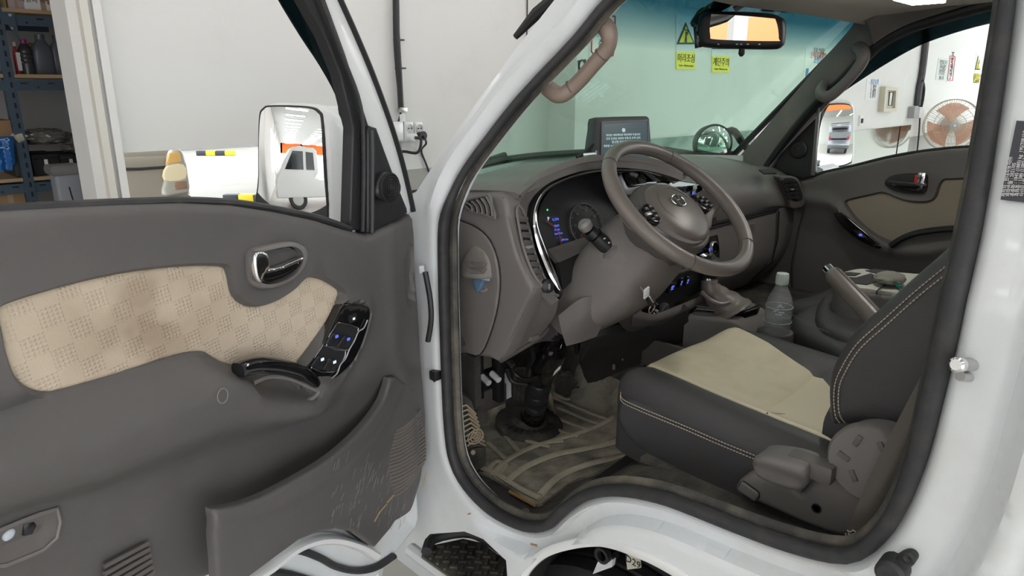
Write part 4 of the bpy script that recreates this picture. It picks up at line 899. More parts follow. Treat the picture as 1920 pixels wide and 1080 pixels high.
# passenger vent
FPV = Frame(onX(1481, 360, .60) + (0, .0, 0), (.93, -.36, 0), (0, 0, 1), (-.36, -.93, 0))
pv = sm(FPV.px([(1456, 331), (1470, 329), (1490, 332), (1501, 350), (1506, 376), (1500, 388), (1481, 390), (1476, 375), (1468, 350)]), 3, True)
O('vent_frame', sheet(FPV, pv, .010, .01, .02, rnd=.006), TAUPE_D, DASH)
pw = sm(FPV.px([(1464, 336), (1480, 334), (1490, 340), (1498, 358), (1499, 374), (1482, 376), (1475, 358)]), 3, True)
O('vent_well', sheet(FPV, pw, .0115, .02, .004), MATTE, DASH)
for i in range(5):
    y = 340 + i * 7.5; O('vent_slat', sweep(FPV.px3([(1466 + i * 3.0, y + 1.5), (1480 + i * 2.5, y), (1491 + i * 1.7, y + 1.5)], .016), circle(8, .002, .006, 3), up=(0, 0, 1)), BLACK, DASH)
O('vent_tab', box(FPV.px3([(1486, 355)], .02)[0], (.012, .006, .004)), SILVER, DASH)
FT = FZ(1.437); O('demister_grille', sheet(FT, FT.px([(1423, 318), (1446, 317), (1456, 324), (1432, 325)]), .0, .02, .004), MATTE, DASH, flat=True)
# centre stack behind the wheel
FK = Frame((0, .205, 1.4), (1, 0, 0), (0, .17, .985), (0, -.985, .17))
ck = sm(FK.px([(1168, 325), (1200, 318), (1260, 332), (1320, 345), (1345, 372), (1345, 420), (1352, 470), (1345, 520), (1320, 520), (1290, 470), (1200, 420), (1175, 380)]), 3, True)
O('centre_stack', sheet(FK, ck, .0, .03, .03, rnd=.01), BLACK_G, DASH)
O('stack_top_cover', patch([[onX(1180, 305, -.28), onX(1230, 315, -.15), onX(1262, 337, -.08)], [onX(1260, 316, -.1), onX(1290, 330, 0), onX(1262, 345, -.06)], ], 3, .01), TAUPE, DASH)
O('vent_chrome_frame', sweep(sm(FK.px3([(1160, 330), (1167, 346), (1175, 358), (1200, 354), (1235, 350), (1252, 352), (1262, 360)], .012), 5), circle(8, .010, .004, 3), up=(0, -1, 0)), SILVER, DASH)
O('vent_chrome_frame', tube(sm(FK.px3([(1172, 362), (1178, 385), (1186, 402)], .008), 3), .003, 6), SILVER, DASH)
for i in range(5): O('vent_slat', sweep(FK.px3([(1176 + i * 3, 367 + i * 8), (1250 + i * 2, 356 + i * 9)], .010), circle(8, .0035, .008, 3), up=(0, 0, 1)), BLACK, DASH)
O('vent_divider', sheet(FK, FK.px([(1208, 358), (1220, 357), (1216, 372), (1206, 374)]), .014, .02, .01), SILVER, DASH, flat=True)
O('screen_divider', sheet(FK, FK.px([(1190, 320), (1201, 322), (1209, 344), (1200, 345)]), .006, .02, .01), mat('grey_trim', (.22, .22, .22), .4), DASH, flat=True)
for (p, nm_) in (((1300, 360), 'climate_knob'), ((1331, 466), 'climate_knob')):
    c_ = FK.px3([p], .0)[0]; O(nm_, lathe([(.019, 0), (.019, .018), (.0165, .02), (.015, .012), (0, .012)], c_, FK.N, 24), BLACK_G, DASH)
    O('knob_ring', lathe([(.0205, .010), (.0205, .017), (.0185, .019), (.0185, .010)], c_, FK.N, 24), SILVER, DASH)
    O('knob_icon', merge(fbox(FK, FK.px([p], .013)[0], .0135, (.012, .003, .001), .3), fbox(FK, np.array(FK.px([p], .013)[0]) + (-.003, -.005), .0135, (.006, .006, .001), .5)), BLUELED, DASH)
O('chrome_shift_gate', patch([[FK.px3([(1312, 478)], .012)[0], FK.px3([(1326, 474)], .016)[0], FK.px3([(1342, 470)], .012)[0]], [FK.px3([(1326, 488)], .016)[0], FK.px3([(1334, 484)], .02)[0], FK.px3([(1340, 482)], .016)[0]], [FK.px3([(1330, 496)], .012)[0], FK.px3([(1336, 494)], .014)[0], FK.px3([(1340, 492)], .012)[0]]], 3, .004), CHROME, DASH)
# lower switch strip and carpeted tunnel side
FL = Frame((0, .12, 1.2), (1, 0, 0), (0, -.25, .968), (0, -.968, -.25))
O('switch_strip', sheet(FL, sm(FL.px([(1196, 578), (1228, 535), (1262, 514), (1332, 500), (1340, 528), (1300, 556), (1262, 570), (1220, 582)]), 3, True), .0, .03, .02, rnd=.008), BLACK, DASH)
for (x, y, w_) in ((1256, 537, .03), (1273, 528, .013), (1285, 525, .016)):
    c_ = FL.px([(x, y)])[0]; O('switch_button', fbox(FL, c_, .004, (w_, .028, .008), 0, .002), BLACK_G, DASH)
    O('button_icon', merge(fbox(FL, (c_[0], c_[1] + .003), .0086, (w_ * .4, .005, .001)), fbox(FL, (c_[0], c_[1] - .004), .0086, (w_ * .3, .004, .001))), BLUELED, DASH)
O('lower_dash_edge', patch([FL.px3([(1190, 580), (1225, 588), (1265, 576), (1310, 556), (1345, 530)], .012), FL.px3([(1186, 596), (1222, 602), (1265, 590), (1312, 568), (1345, 545)], .02), FL.px3([(1184, 612), (1216, 612), (1262, 602), (1312, 580), (1345, 560)], .0)], 4, .02), TAUPE, DASH)
O('lower_dash_panel', patch([FL.px3([(1150, 560), (1185, 575), (1200, 575)], .0), FL.px3([(1152, 590), (1180, 605), (1215, 606)], .0), FL.px3([(1168, 615), (1185, 622), (1215, 612)], -.02)], 4, .012), TAUPE_D, DASH)
kg = FL.px3([(1222, 577)], .0)[0]
O('ignition_ring', lathe([(.020, 0), (.020, .01), (.015, .014), (.011, .006), (0, .006)], kg, FL.N, 20), BLACK_G, DASH)
kd = FL.px3([(1241, 577)], .0)[0]
O('power_outlet', lathe([(.016, 0), (.017, .01), (.013, .013), (.011, .009), (0, .009)], kd, FL.N, 20), mat('outlet_grey', (.12, .12, .125), .35), DASH)
kw = [FL.px3([p], w)[0] for p, w in (((1203, 538), .105), ((1213, 553), .125), ((1222, 568), .13), ((1222, 579), .125))]
key = E('ignition_key', loc=kw[3], label='key with a white tag hanging in the ignition under the wheel', cat='key')
O('key_blade', tube([kw[0], kw[1]], .0045, 8), STEEL, key)
O('key_bow', tube([kw[1], kw[2]], [.006, .009], 10), BLACK, key)
O('white_tag', box(FL.px3([(1212, 549)], .138)[0], (.016, .024, .004), (FL.U * .92 + FL.V * .38, FL.V * .92 - FL.U * .38, FL.N), .001), WHITE_C, key)
O('key_ring', tube(kw[3] + np.array([FL.U * .010 * math.cos(t) + FL.V * .010 * math.sin(t) for t in np.linspace(0, 6.28, 18, endpoint=False)]), .0016, 6, True), STEEL, key)
O('steel_stem', tube(FL.px3([(1218, 556), (1226, 570)], .135), .002, 6), CHROME, key)
O('knee_carpet', patch([X([(1120, 632, -.38), (1180, 618, -.25), (1220, 612, -.18), (1290, 580, -.1)]), X([(1090, 690, -.25), (1150, 680, -.15), (1210, 670, -.1), (1290, 640, -.02)]), X([(1120, 745, -.02), (1170, 755, -.02), (1200, 720, -.02), (1280, 680, .02)])], 4, .02), CARPET, TRUCK, label='dark dirty carpet of the engine tunnel')
DRY = mat('dried_mud', (.32, .24, .15), .9)
for (x, y, s_) in ((1150, 686, .012), (1157, 662, .008), (1170, 655, .006), (1166, 672, .006), (1141, 660, .005), (1175, 640, .007)):
    g = onX(x, y, -.15 + (x - 1150) * .0012); O('mud_fleck', box(g + (-.01, -.01, .003), (s_ * .6, s_ * .6, s_ * 1.4), bev=s_ * .2), DRY, TRUCK)
# ------------------------------------------------------------------ steering wheel and column
SW = E('steering_wheel', TRUCK)
t_ = math.radians(50); WC = np.array([-.385, -.012, 1.434]); WN = np.array([0, -math.cos(t_), math.sin(t_)])
FWH = Frame(WC, (1, 0, 0), (0, math.sin(t_), math.cos(t_)), WN)
th = np.linspace(0, 2 * np.pi, 96, endpoint=False); RW = .176
rp = FWH.to3(np.stack([RW * np.cos(th), RW * np.sin(th)], 1), .012)
grip = 1 + .10 * (bump(np.cos(th), 1, .25) + bump(np.cos(th), -1, .25))
O('rim', sweep(rp, circle(14, .0158, .0145), up=WN, closed=True, scale=grip), LEATHER_T, SW)
for a in (50, 130, 230, 310):
    p = FWH.to3([(RW * math.cos(math.radians(a)), RW * math.sin(math.radians(a)))], .012)[0]; d = FWH.U * -math.sin(math.radians(a)) + FWH.V * math.cos(math.radians(a))
    O('rim_seam', tube([p - d * .001, p + d * .001], .0163, 16), TAUPE_D, SW)
ti = np.linspace(0, 2 * np.pi, 200, endpoint=False)
O('rim_stitching', merge(*[tube([FWH.to3([((RW - .0146) * math.cos(a), (RW - .0146) * math.sin(a))], .017)[0], FWH.to3([((RW - .0152) * math.cos(a + .02), (RW - .0152) * math.sin(a + .02))], .012)[0]], .0009, 4) for a in ti if abs(math.sin(a)) > .62 or math.cos(a) > .6]), TAUPE_D, SW, kind='stuff')
FHB = Frame(WC - WN * .035 + FWH.U * .014 - FWH.V * .003, FWH.U, FWH.V, WN)      # the hub sits deeper than the rim
# airbag cover
hub = sm([(-.078, .030), (-.05, .066), (0, .078), (.05, .066), (.078, .03), (.080, -.01), (.062, -.05), (.03, -.072), (0, -.077), (-.03, -.072), (-.062, -.05), (-.080, -.01)], 4, True) * 1.08
O('airbag_cover', sheet(FHB, hub, lambda u, v: .032 + .012 * np.clip(1 - (u * u + v * v) / .085 ** 2, 0, 1), .007, .05, rnd=.016), LEATHER_T, SW)
O('cover_ring', tube(FHB.to3(np.array((0, .008)) + circle(40, .056, .052), .039), .0012, 6, True), TAUPE, SW)
oz = lambda a, b, n=32: np.array((0, .016)) + circle(n, a, b)
O('badge_ring', tube(FHB.to3(oz(.0215, .0155), .0455), .0018, 8, True), CHROME, SW)
hl_ = [sweep(FHB.to3([(-.0115, .0025), (-.008, .014), (-.006, .0285)], .0455), circle(6, .0028, .0012)), sweep(FHB.to3([(.006, .0035), (.008, .018), (.0125, .0295)], .0455), circle(6, .0028, .0012)), sweep(FHB.to3([(-.008, .012), (-.002, .0165), (.003, .0165), (.008, .021)], .0455), circle(6, .0024, .0012))]
O('badge_letter', merge(*hl_), CHROME, SW)
# spokes
for s in (-1, 1):
    sp_ = sm([(s * .062, .040), (s * .10, .038), (s * .155, .040), (s * .165, .018), (s * .160, -.012), (s * .120, -.030), (s * .088, -.052), (s * .06, -.060)], 4)
    O('spoke', sheet(FHB, sp_, lambda u, v: .038 - .016 * S(.165, .10, np.abs(u)), .008, .022, rnd=.007), TAUPE, SW)
    pn = sm([(s * .080, .030), (s * .112, .028), (s * .132, .012), (s * .130, -.006), (s * .104, -.020), (s * .086, -.012)], 3, True)
    O('switch_panel', sheet(FHB, pn, .0345, .008, .012, rnd=.003), BLACK_G, SW)
    for k, (x, y, w_, h_) in enumerate(((.094, .021, .012, .008), (.112, .017, .014, .008), (.097, .008, .016, .007), (.116, .004, .018, .008), (.100, -.005, .016, .008), (.116, -.010, .014, .006))):
        O('control_button', fbox(FHB, (s * x, y), .0362, (w_, h_, .005), 0, .0015), SILVER if k == 3 and s < 0 else BLACK, SW)
        O('button_icon', fbox(FHB, (s * x, y), .039, (w_ * .28, .0012, .0006)), INKW, SW)
lo_ = sm([(-.12, -.030), (-.088, -.050), (-.045, -.082), (0, -.094), (.045, -.082), (.088, -.050), (.12, -.03), (.10, -.015), (.06, -.045), (0, -.07), (-.06, -.045), (-.1, -.015)], 4, True)
O('lower_spoke_trim', sheet(FHB, lo_, .017, .008, .02, rnd=.006), SILVER if False else TAUPE_D, SW)
O('hub_back', lathe([(.055, -.12), (.085, -.09), (.095, -.03), (.088, -.012), (.06, -.005)], WC, WN, 28), TAUPE_D, SW)

COLM = E('steering_column', TRUCK)
AX = np.array([0, math.cos(t_), -math.sin(t_)])
def colpt(s, u=0, v=0): return WC + AX * s + FWH.U * u + FWH.V * v
cs = [(.075, .08, .078, 0, 0), (.12, .097, .09, -.010, -.006), (.18, .098, .092, -.032, -.016), (.24, .096, .084, -.056, -.02), (.30, .088, .07, -.076, -.018), (.345, .066, .05, -.092, -.012)]
V = []; Fs = []
m_ = 24
for k, (s, a, b, ou, ov) in enumerate(cs):
    for p in circle(m_, a, b, 3.2): V.append(colpt(s, ou + p[0], ov + p[1]))
for k in range(len(cs) - 1):
    for j in range(m_): Fs.append((k * m_ + j, k * m_ + (j + 1) % m_, (k + 1) * m_ + (j + 1) % m_, (k + 1) * m_ + j))
Fs += [tuple(range(m_)), tuple((len(cs) - 1) * m_ + j for j in range(m_))]
O('column_shroud', (V, Fs), TAUPE_W, COLM)
O('shroud_seam', tube(sm(X([(1163, 425, -.435), (1120, 470, -.475), (1085, 520, -.50), (1070, 560, -.50), (1052, 592, -.5)]), 4), .0025, 6), MATTE, COLM)
b0 = X([(1146, 470, -.475)])[0]; b1 = X([(1118, 444, -.505)])[0]; b2 = X([(1098, 425, -.525)])[0]
O('stalk_collar', lathe([(.030, 0), (.028, .014), (.021, .018)], b0 - (b1 - b0) * .1, b1 - b0, 18), TAUPE, COLM)
O('stalk', tube([b0, b0 * .6 + b1 * .4, b1, b1 * .4 + b2 * .6], [.020, .0185, .0165, .013], 14), BLACK, COLM)
O('stalk_ring', tube([b1 + (b1 - b0) * .05, b1 + (b1 - b0) * .12], .0175, 14), BLACK_G, COLM)
O('stalk_knob', lathe([(.014, 0), (.0155, .006), (.0155, .014), (.010, .020), (0, .021)], b2 - (b2 - b1) * .15, b2 - b1 + np.array([0, -.01, 0]), 16), mat('knob_grey', (.26, .25, .24), .35), COLM)
for k in range(3): O('stalk_mark', box(b1 * (.8 - .3 * k) + b0 * (.2 + .3 * k) + (-.005, -.018, .006), (.005, .002, .003)), INKW, COLM)
# shaft and boot to the floor
SHF = E('steering_shaft', TRUCK)
P_ = lambda *l: [onX(x, y, v) for x, y, v in l]
up_ = P_((1046, 596, -.45), (1044, 625, -.45), (1036, 650, -.445))
O('upper_joint', tube(up_, [.018, .020, .022], 12), BLACK_G, SHF); O('joint_clamp', box(up_[1], (.05, .04, .02), bev=.004), BLACK, SHF)
sl = P_((1040, 645, -.44), (1034, 662, -.43), (1022, 685, -.42), (1014, 708, -.41))
O('shaft_sleeve', tube(sm(sl, 4), np.interp(np.linspace(0, 1, 13), [0, .2, .6, 1], [.026, .036, .042, .036]), 16), BLACK_G, SHF)
bl = sm(P_((1014, 706, -.41), (1008, 735, -.405), (1002, 768, -.40)), 14); r_ = .034 + .0035 * np.sin(np.arange(len(bl)) / len(bl) * 2 * np.pi * 14)
bl = resample(bl, .0016); r_ = .031 + .0032 * np.sin(np.arange(len(bl)) / len(bl) * 2 * np.pi * 14) - .003 * np.linspace(0, 1, len(bl))
O('ribbed_bellow', tube(bl, r_, 18), mat('boot_rubber', (.03, .03, .032), .28), SHF)
O('bellow_foot', tube(P_((1002, 766, -.40), (999, 780, -.40), (998, 800, -.398)), [.030, .036, .026], 16), BLACK_G, SHF)
fcn = onZ(992, 795, .775)
O('floor_ring', lathe([(.095, -.01), (.095, .006), (.085, .012), (.055, .016), (.045, .03), (.03, .03)], fcn, (0, -.15, 1), 28), RUBBER_D, SHF)
O('ring_grip', merge(*[box(fcn + (.074 * math.cos(a), .074 * math.sin(a), .014), (.016, .006, .006), ((math.cos(a), math.sin(a), 0), (-math.sin(a), math.cos(a), 0), (0, 0, 1))) for a in np.linspace(0, 6.28, 26, endpoint=False)]), RUBBER, SHF)
O('white_tear', patch([P_((1052, 686, -.455), (1046, 690, -.46), (1040, 697, -.462)), P_((1050, 692, -.455), (1043, 699, -.46), (1036, 706, -.46))], 3, .002), PAPER, SHF)
# under-dash brackets, harness
UD = E('under_dash_bracket', TRUCK)
O('white_strip', patch([P_((886, 668, -.60), (890, 668, -.60)), P_((883, 700, -.60), (888, 700, -.60)), P_((883, 735, -.60), (888, 735, -.60))], 2, .004), WHITE_C, UD)
O('side_plate', box(onX(870, 705, -.66), (.02, .10, .13)), CARPET, UD)
O('white_bracket', patch([P_((940, 698, -.45), (957, 704, -.44)), P_((943, 735, -.45), (958, 738, -.44)), P_((948, 750, -.45), (959, 744, -.44))], 2, .004), WHITE_C, UD)
O('black_bracket', merge(box(onX(915, 700, -.52), (.10, .03, .015), bev=.003), box(onX(934, 712, -.5), (.02, .03, .12), bev=.003), box(onX(912, 722, -.52), (.10, .015, .02), bev=.003), box(onX(893, 705, -.55), (.02, .04, .12), bev=.003)), BLACK, UD)
for (x, y) in ((904, 706), (922, 700)): g = onX(x, y, -.56); O('white_connector', tube([g, g + (-.004, -.03, -.008)], .0085, 8), WHITE_C, UD)
O('grey_box', box(onX(914, 740, -.50), (.09, .06, .06), bev=.006), TAUPE_D, UD)
O('wiring_loom', merge(*[tube(sm(P_(*[(x + dx, y, v) for x, y, v in l]), 5), .006, 7) for l, dx in (([(955, 675, -.5), (965, 700, -.48), (985, 712, -.47), (1010, 708, -.46)], 0), ([(950, 690, -.5), (960, 715, -.49), (990, 722, -.47)], 0), ([(998, 655, -.5), (1000, 672, -.48), (990, 690, -.46)], 0), ([(940, 668, -.55), (945, 680, -.52), (960, 680, -.5)], 3))]), BLACK, UD)
O('loom_clip', tube(P_((955, 678, -.52), (962, 686, -.52)), .008, 8), STEEL, UD)
O('clutch_rod', merge(*[tube(P_((x, 690, -.40), (x - 2, 750, -.40)), .006, 8) for x in (966, 974, 982)]), RUBBER_D, UD)
PD = {}
for nm, q, m__ in (('brake_pedal', [(1044, 704, -.20), (1066, 694, -.15), (1086, 724, -.14), (1072, 731, -.17)], 0), ('accelerator_pedal', [(1086, 694, -.12), (1104, 692, -.09), (1135, 722, -.08), (1122, 730, -.10)], 1)):
    o_ = E(nm, TRUCK); A_ = P_(*q)
    O('pedal_pad', patch([[A_[0], (A_[0] + A_[1]) / 2 + (0, -.006, .004), A_[1]], [(A_[0] + A_[3]) / 2, sum(A_) / 4 + (0, -.008, .006), (A_[1] + A_[2]) / 2], [A_[3], (A_[3] + A_[2]) / 2 + (0, -.006, .004), A_[2]]], 3, .012), RUBBER_D, o_)
    for k in range(6):
        t = (k + .6) / 6.6
        if m__: O('grip_rib', tube([A_[0] * (1 - t) + A_[1] * t + (A_[3] - A_[0]) * .45 + (0, -.008, .006), A_[3] * (1 - t) + A_[2] * t + (0, -.008, .006)], .0022, 5), RUBBER_D, o_)
        else:
            c0 = A_[0] * (1 - t) + A_[3] * t; c1 = A_[1] * (1 - t) + A_[2] * t; O('grip_rib', tube([c0 + (0, -.008, .004), (c0 + c1) / 2 + (A_[2] - A_[1]) * .18 + (0, -.012, .008), c1 + (0, -.008, .004)], .0025, 5), RUBBER_D, o_)
    O('pedal_arm', tube([sum(A_) / 4 + (0, .02, 0), sum(A_) / 4 + (.0, .06, .05), sum(A_) / 4 + (0, .08, .2)], .010, 8), BLACK, o_)
# foot rest
FR = E('foot_rest', TRUCK)
f0 = P_((852, 735, -.745), (884, 752, -.70), (911, 838, -.64), (874, 843, -.70))
O('tread_face', patch([[f0[0], (f0[0] + f0[1]) / 2 + (0, 0, .004), f0[1]], [(f0[0] + f0[3]) / 2, sum(f0) / 4 + (0, 0, .006), (f0[1] + f0[2]) / 2], [f0[3], (f0[3] + f0[2]) / 2 + (0, 0, .004), f0[2]]], 4, .015), RUBBER_D, FR)
g0 = P_((874, 843, -.70), (911, 838, -.64), (911, 872, -.635), (882, 890, -.69))
O('front_block', patch([[g0[0], g0[1]], [g0[3], g0[2]]], 2, .05), RUBBER_D, FR)
h0 = P_((852, 738, -.747), (874, 843, -.705), (882, 888, -.695), (856, 800, -.75))
O('side_block', patch([[h0[0], h0[1]], [h0[3], h0[2]]], 2, .02), RUBBER_D, FR)
dust = mat('dust_tan', (.42, .35, .25), .9)
nF = np.cross(f0[1] - f0[0], f0[3] - f0[0]); nF /= np.linalg.norm(nF); nF = nF if nF @ (CAM - f0[0]) > 0 else -nF
fq = lambda s, t: (f0[0] * (1 - s) + f0[1] * s) * (1 - t) + (f0[3] * (1 - s) + f0[2] * s) * t + nF * .008
for k in range(9):
    t = .12 + k * .085
    O('chevron_rib', tube([fq(.04, t + .10), fq(.5, t), fq(.96, t + .12)], .0026, 5), dust, FR)
for r__ in (.006, .013, .020):
    c_ = fq(.55, .72); ex = (f0[1] - f0[0]); ex /= np.linalg.norm(ex); ey = np.cross(nF, ex)
    O('ring_rib', tube([c_ + nF * .002 + ex * r__ * math.cos(a) + ey * r__ * math.sin(a) for a in np.linspace(0, 6.28, 18, endpoint=False)], .0022, 5, True), dust, FR)
O('front_screw', lathe([(.006, 0), (.006, .004), (0, .005)], onX(886, 848, -.69), (-.3, -.8, .3), 10), dust, FR)

# floor mat with raised ribs
MATM = mat('floor_mat_rubber', (.15, .14, .118), .8, 0, 300, .2, .9, 9, (.42, .385, .315), contrast=(.38, .58))
RIBM = mat('floor_mat_rib', (.52, .47, .37), .85, 0, 200, .2, .6, 14, (.30, .27, .22))
ZM = .772; FM2 = FZ(0)
def mz(x, y): return floorz(x, y) + .010
def onfloor(x, y, dz=0.):
    z = .77
    for _ in range(8): p = onZ(x, y, z); z = float(floorz(p[0], p[1])) + dz
    return onZ(x, y, z)
mo = [(893, 768), (918, 762), (942, 765), (950, 774), (944, 790), (948, 806), (968, 818), (1000, 822), (1026, 815), (1036, 800), (1034, 780), (1026, 768), (1026, 738), (1034, 732), (1046, 744), (1064, 752), (1078, 744), (1090, 744), (1128, 760), (1176, 782), (1196, 812), (1215, 830), (1192, 858), (1150, 880), (1080, 905), (1030, 940), (1010, 952), (975, 935), (930, 905), (898, 890), (910, 880)]
mo2 = [tuple(onfloor(x, y)[:2]) for x, y in mo]
fm = E('floor_mat', loc=(np.mean([p[0] for p in mo2]), np.mean([p[1] for p in mo2]), .76), label='muddy rubber floor mat with raised ribs under the pedals', cat='floor mat')
O('mat_base', sheet(FM2, sm(mo2, 3, True), mz, .018, .008), MATM, fm)
def rib(name, l, r=.005, closed=False, m=RIBM):
    p = [onfloor(x, y) + (0, 0, .013) for x, y in l]; return O(name, sweep(sm(p, 5, closed), circle(8, r * 1.6, r), up=(0, 0, 1), closed=closed), m, fm)
rib('edge_rib', [(900, 774), (918, 768), (940, 770), (945, 778), (938, 792), (944, 808), (966, 822), (1000, 826), (1028, 819), (1040, 802), (1038, 782), (1034, 770), (1031, 742), (1040, 746), (1062, 756), (1080, 749), (1092, 750), (1128, 766), (1172, 787), (1188, 808)])
rib('edge_rib', [(904, 886), (935, 900), (975, 925), (1012, 944)])
rib('arc_rib', [(922, 902), (950, 872), (1000, 846), (1060, 828), (1110, 812), (1146, 792), (1152, 780)])
rib('arc_rib', [(950, 912), (985, 885), (1040, 862), (1100, 850), (1150, 838), (1190, 820)], .006)
rib('arc_rib', [(1012, 938), (1045, 905), (1095, 882), (1150, 868), (1180, 862)], .006)
for a, b in (((1035, 752), (1142, 796)), ((1046, 772), (1128, 806)), ((1040, 790), (1108, 816)), ((1035, 810), (1085, 828)), ((1020, 838), (1056, 836)), ((985, 834), (1030, 846)), ((940, 815), (975, 858)), ((915, 838), (948, 868))):
    rib('cross_rib', [a, ((a[0] + b[0]) / 2, (a[1] + b[1]) / 2), b], .004)
rib('panel_rib', [(912, 893), (930, 874), (948, 880), (936, 900)], .004)
for (x, y) in ((898, 912), (985, 962)): g = onX(x, y, -.755); O('sill_clip', lathe([(.010, 0), (.010, .004), (.007, .006), (.003, .003), (0, .003)], g, (-.4, 0, .9), 14), RUBBER_D, TRUCK)
O('sill_scuff', tube(sm([onfloor(x, y) + (0, 0, .012) for x, y in ((955, 930), (980, 944), (1002, 956))], 4), [.004] * 9, 6), mat('tan_scuff', (.42, .25, .10), .8), TRUCK)

# ------------------------------------------------------------------ driver seat
ST = E('driver_seat', TRUCK)
seat_o = [(-.60, -.05), (-.56, -.022), (-.46, -.012), (-.32, -.018), (-.21, -.04), (-.155, -.09), (-.145, -.2), (-.14, -.47), (-.14, -.6), (-.62, -.6), (-.622, -.40), (-.618, -.2)]
def seatz(x, y):
    c = (x + .38) / .24
    z = 1.095 + .018 * S(-.5, -.05, y) - .03 * S(.55, .95, np.abs(c)) * 0 + .022 * bump(np.abs(c), .80, .22) - .014 * np.exp(-(c / .55) ** 2) * S(-.06, -.26, y) - .008 * bump(y, -.30, .010) * S(.62, .5, np.abs(c))
    return z
so = sm(seat_o, 5, True)
O('seat_cushion', sheet(FM2, so, seatz, .016, .14, rnd=.045, flat_back=.955), LEATHER_K, ST, label='black leather seat cushion with cream centre')
ins = [onZ(x, y, 1.105) for x, y in [(1212, 695), (1245, 676), (1290, 654), (1330, 640), (1370, 634), (1440, 660), (1545, 706), (1580, 735), (1575, 790), (1566, 840), (1500, 812), (1380, 765), (1290, 727)]]
ins = [(p[0], p[1]) for p in ins]
def seat_top(x, y):
    d = np.clip(sdist(np.stack([np.atleast_1d(x), np.atleast_1d(y)], 1), so), 0, .045); return seatz(x, y) - (.045 - np.sqrt(np.maximum(.045 ** 2 - (.045 - d) ** 2, 0)))
O('seat_insert', sheet(FM2, sm(ins, 1, True), lambda x, y: seat_top(x, y) + .006, .012, .02, rnd=.005), SEATCREAM, ST, label='worn cream leather insert')
gl_ = [onZ(x, y, 1.10) for x, y in ((1436, 792), (1480, 772), (1530, 745), (1553, 728))]
O('insert_crease', tube(sm([(p[0], p[1], float(seatz(p[0], p[1])) + .0035) for p in gl_], 4), .0018, 6), mat('crease_brown', (.26, .2, .12), .8), ST)
for off in (0., .007):
    pth = X([(1170, 714 + off * 1100, -.615), (1172, 722 + off * 900, -.622), (1230, 738 + off * 900, -.625), (1300, 760 + off * 900, -.63), (1400, 800 + off * 900, -.633), (1500, 846 + off * 600, -.635)])
    fx_ = [(-.618, -.05), (-.622, -.2)]
    pp = sm([(-.585, -.036, 1.088 - off), (-.612, -.055, 1.082 - off), (-.622, -.10, 1.082 - off), (-.6225, -.2, 1.079 - off), (-.624, -.3, 1.075 - off), (-.6245, -.45, 1.072 - off)], 5)
    O('seam_stitching', stitch(pp, (-1, 0, 0)), STITCH, ST, kind='stuff')
    pp = sm([(-.585, -.036, 1.088 - off), (-.5, -.016, 1.092 - off), (-.4, -.012, 1.09 - off)], 5)
O('seat_side_skirt', sheet(FX(-.60), [(.055, 1.085), (.2, 1.085), (.36, 1.08), (.5, 1.08), (.5, .97), (.33, .985), (.2, .965), (.12, .97), (.07, 1.0), (.045, 1.04)], lambda u, v: .016 - .006 * S(1.03, .97, v), .02, .04, rnd=.012), LEATHER_K, ST)
# backrest: side profile swept across the seat
FBk = FX(-.615)
bk = sm(FBk.px([(1552, 800), (1546, 760), (1548, 715), (1560, 680), (1590, 632), (1640, 585), (1700, 530), (1760, 478), (1800, 440), (1850, 390), (1900, 380), (1900, 640), (1800, 790), (1700, 812), (1650, 806), (1580, 803)]), 4, True)
O('backrest', sheet(FBk, bk, lambda u, v: .0 + .006 * bump(v, 1.3, .1), .014, .44, rnd=.03), LEATHER_K, ST, label='black leather backrest with cream double stitching')
edge = FBk.px([(1556, 796), (1549, 760), (1551, 718), (1564, 684), (1594, 636), (1644, 589), (1704, 534), (1766, 482), (1806, 444)])
e3 = np.array(edge)
for sh_ in (.012, .020):
    tg = np.gradient(e3, axis=0); nr = np.stack([tg[:, 1], -tg[:, 0]], 1); nr /= np.linalg.norm(nr, axis=1)[:, None]
    q = e3 + nr * sh_; q = np.where(inside(q, bk)[:, None], q, e3 - nr * sh_)
    q = sm(q, 6); dq = np.minimum(dist(q, bk), .03)
    O('backrest_stitching', stitch(FBk.to3(q, .006 * bump(q[:, 1], 1.3, .1) - (.03 - np.sqrt(.0009 - (.03 - dq) ** 2)) + .0015), (-1, 0, 0)), STITCH, ST, kind='stuff')
O('lumbar_panel', box((-.36, -.47, 1.12), (.40, .10, .10), bev=.03), LEATHER_K, ST)  # black leather block low down against the backrest
# recliner trim
FRC = FX(-.655)
rc = sm(FRC.px([(1376, 916), (1384, 902), (1400, 892), (1420, 890), (1480, 905), (1498, 925), (1515, 905), (1540, 870), (1570, 830), (1592, 808), (1630, 802), (1668, 812), (1690, 840), (1690, 900), (1660, 960), (1630, 990), (1596, 1010), (1560, 1005), (1500, 982), (1430, 950), (1385, 930)]), 3, True)
O('recliner_cover', sheet(FRC, rc, .0, .014, .05, rnd=.014), TAUPE, ST, label='taupe plastic recliner side cover')
dk = FRC.px([(1632, 868)])[0]
O('pivot_cap', lathe([(.060, -.01), (.060, .006), (.056, .012), (0, .013)], FRC.to3([dk], 0)[0], (-1, 0, 0), 36), TAUPE, ST)
for (x, y, rr) in ((1608, 826, -.35), (1582, 855, 1.2), (1654, 840, .6), (1600, 892, .5)): O('cap_notch', fbox(FRC, FRC.px([(x, y)], .013)[0], .0135, (.008, .018, .004), rr, .001), TAUPE_D, ST)
O('screw_recess', lathe([(.008, 0), (.008, .0015), (.006, .0015), (.006, -.006), (0, -.006)], FRC.to3([FRC.px([(1531, 953)])[0]], .0)[0], (-1, 0, 0), 16), MATTE, ST)
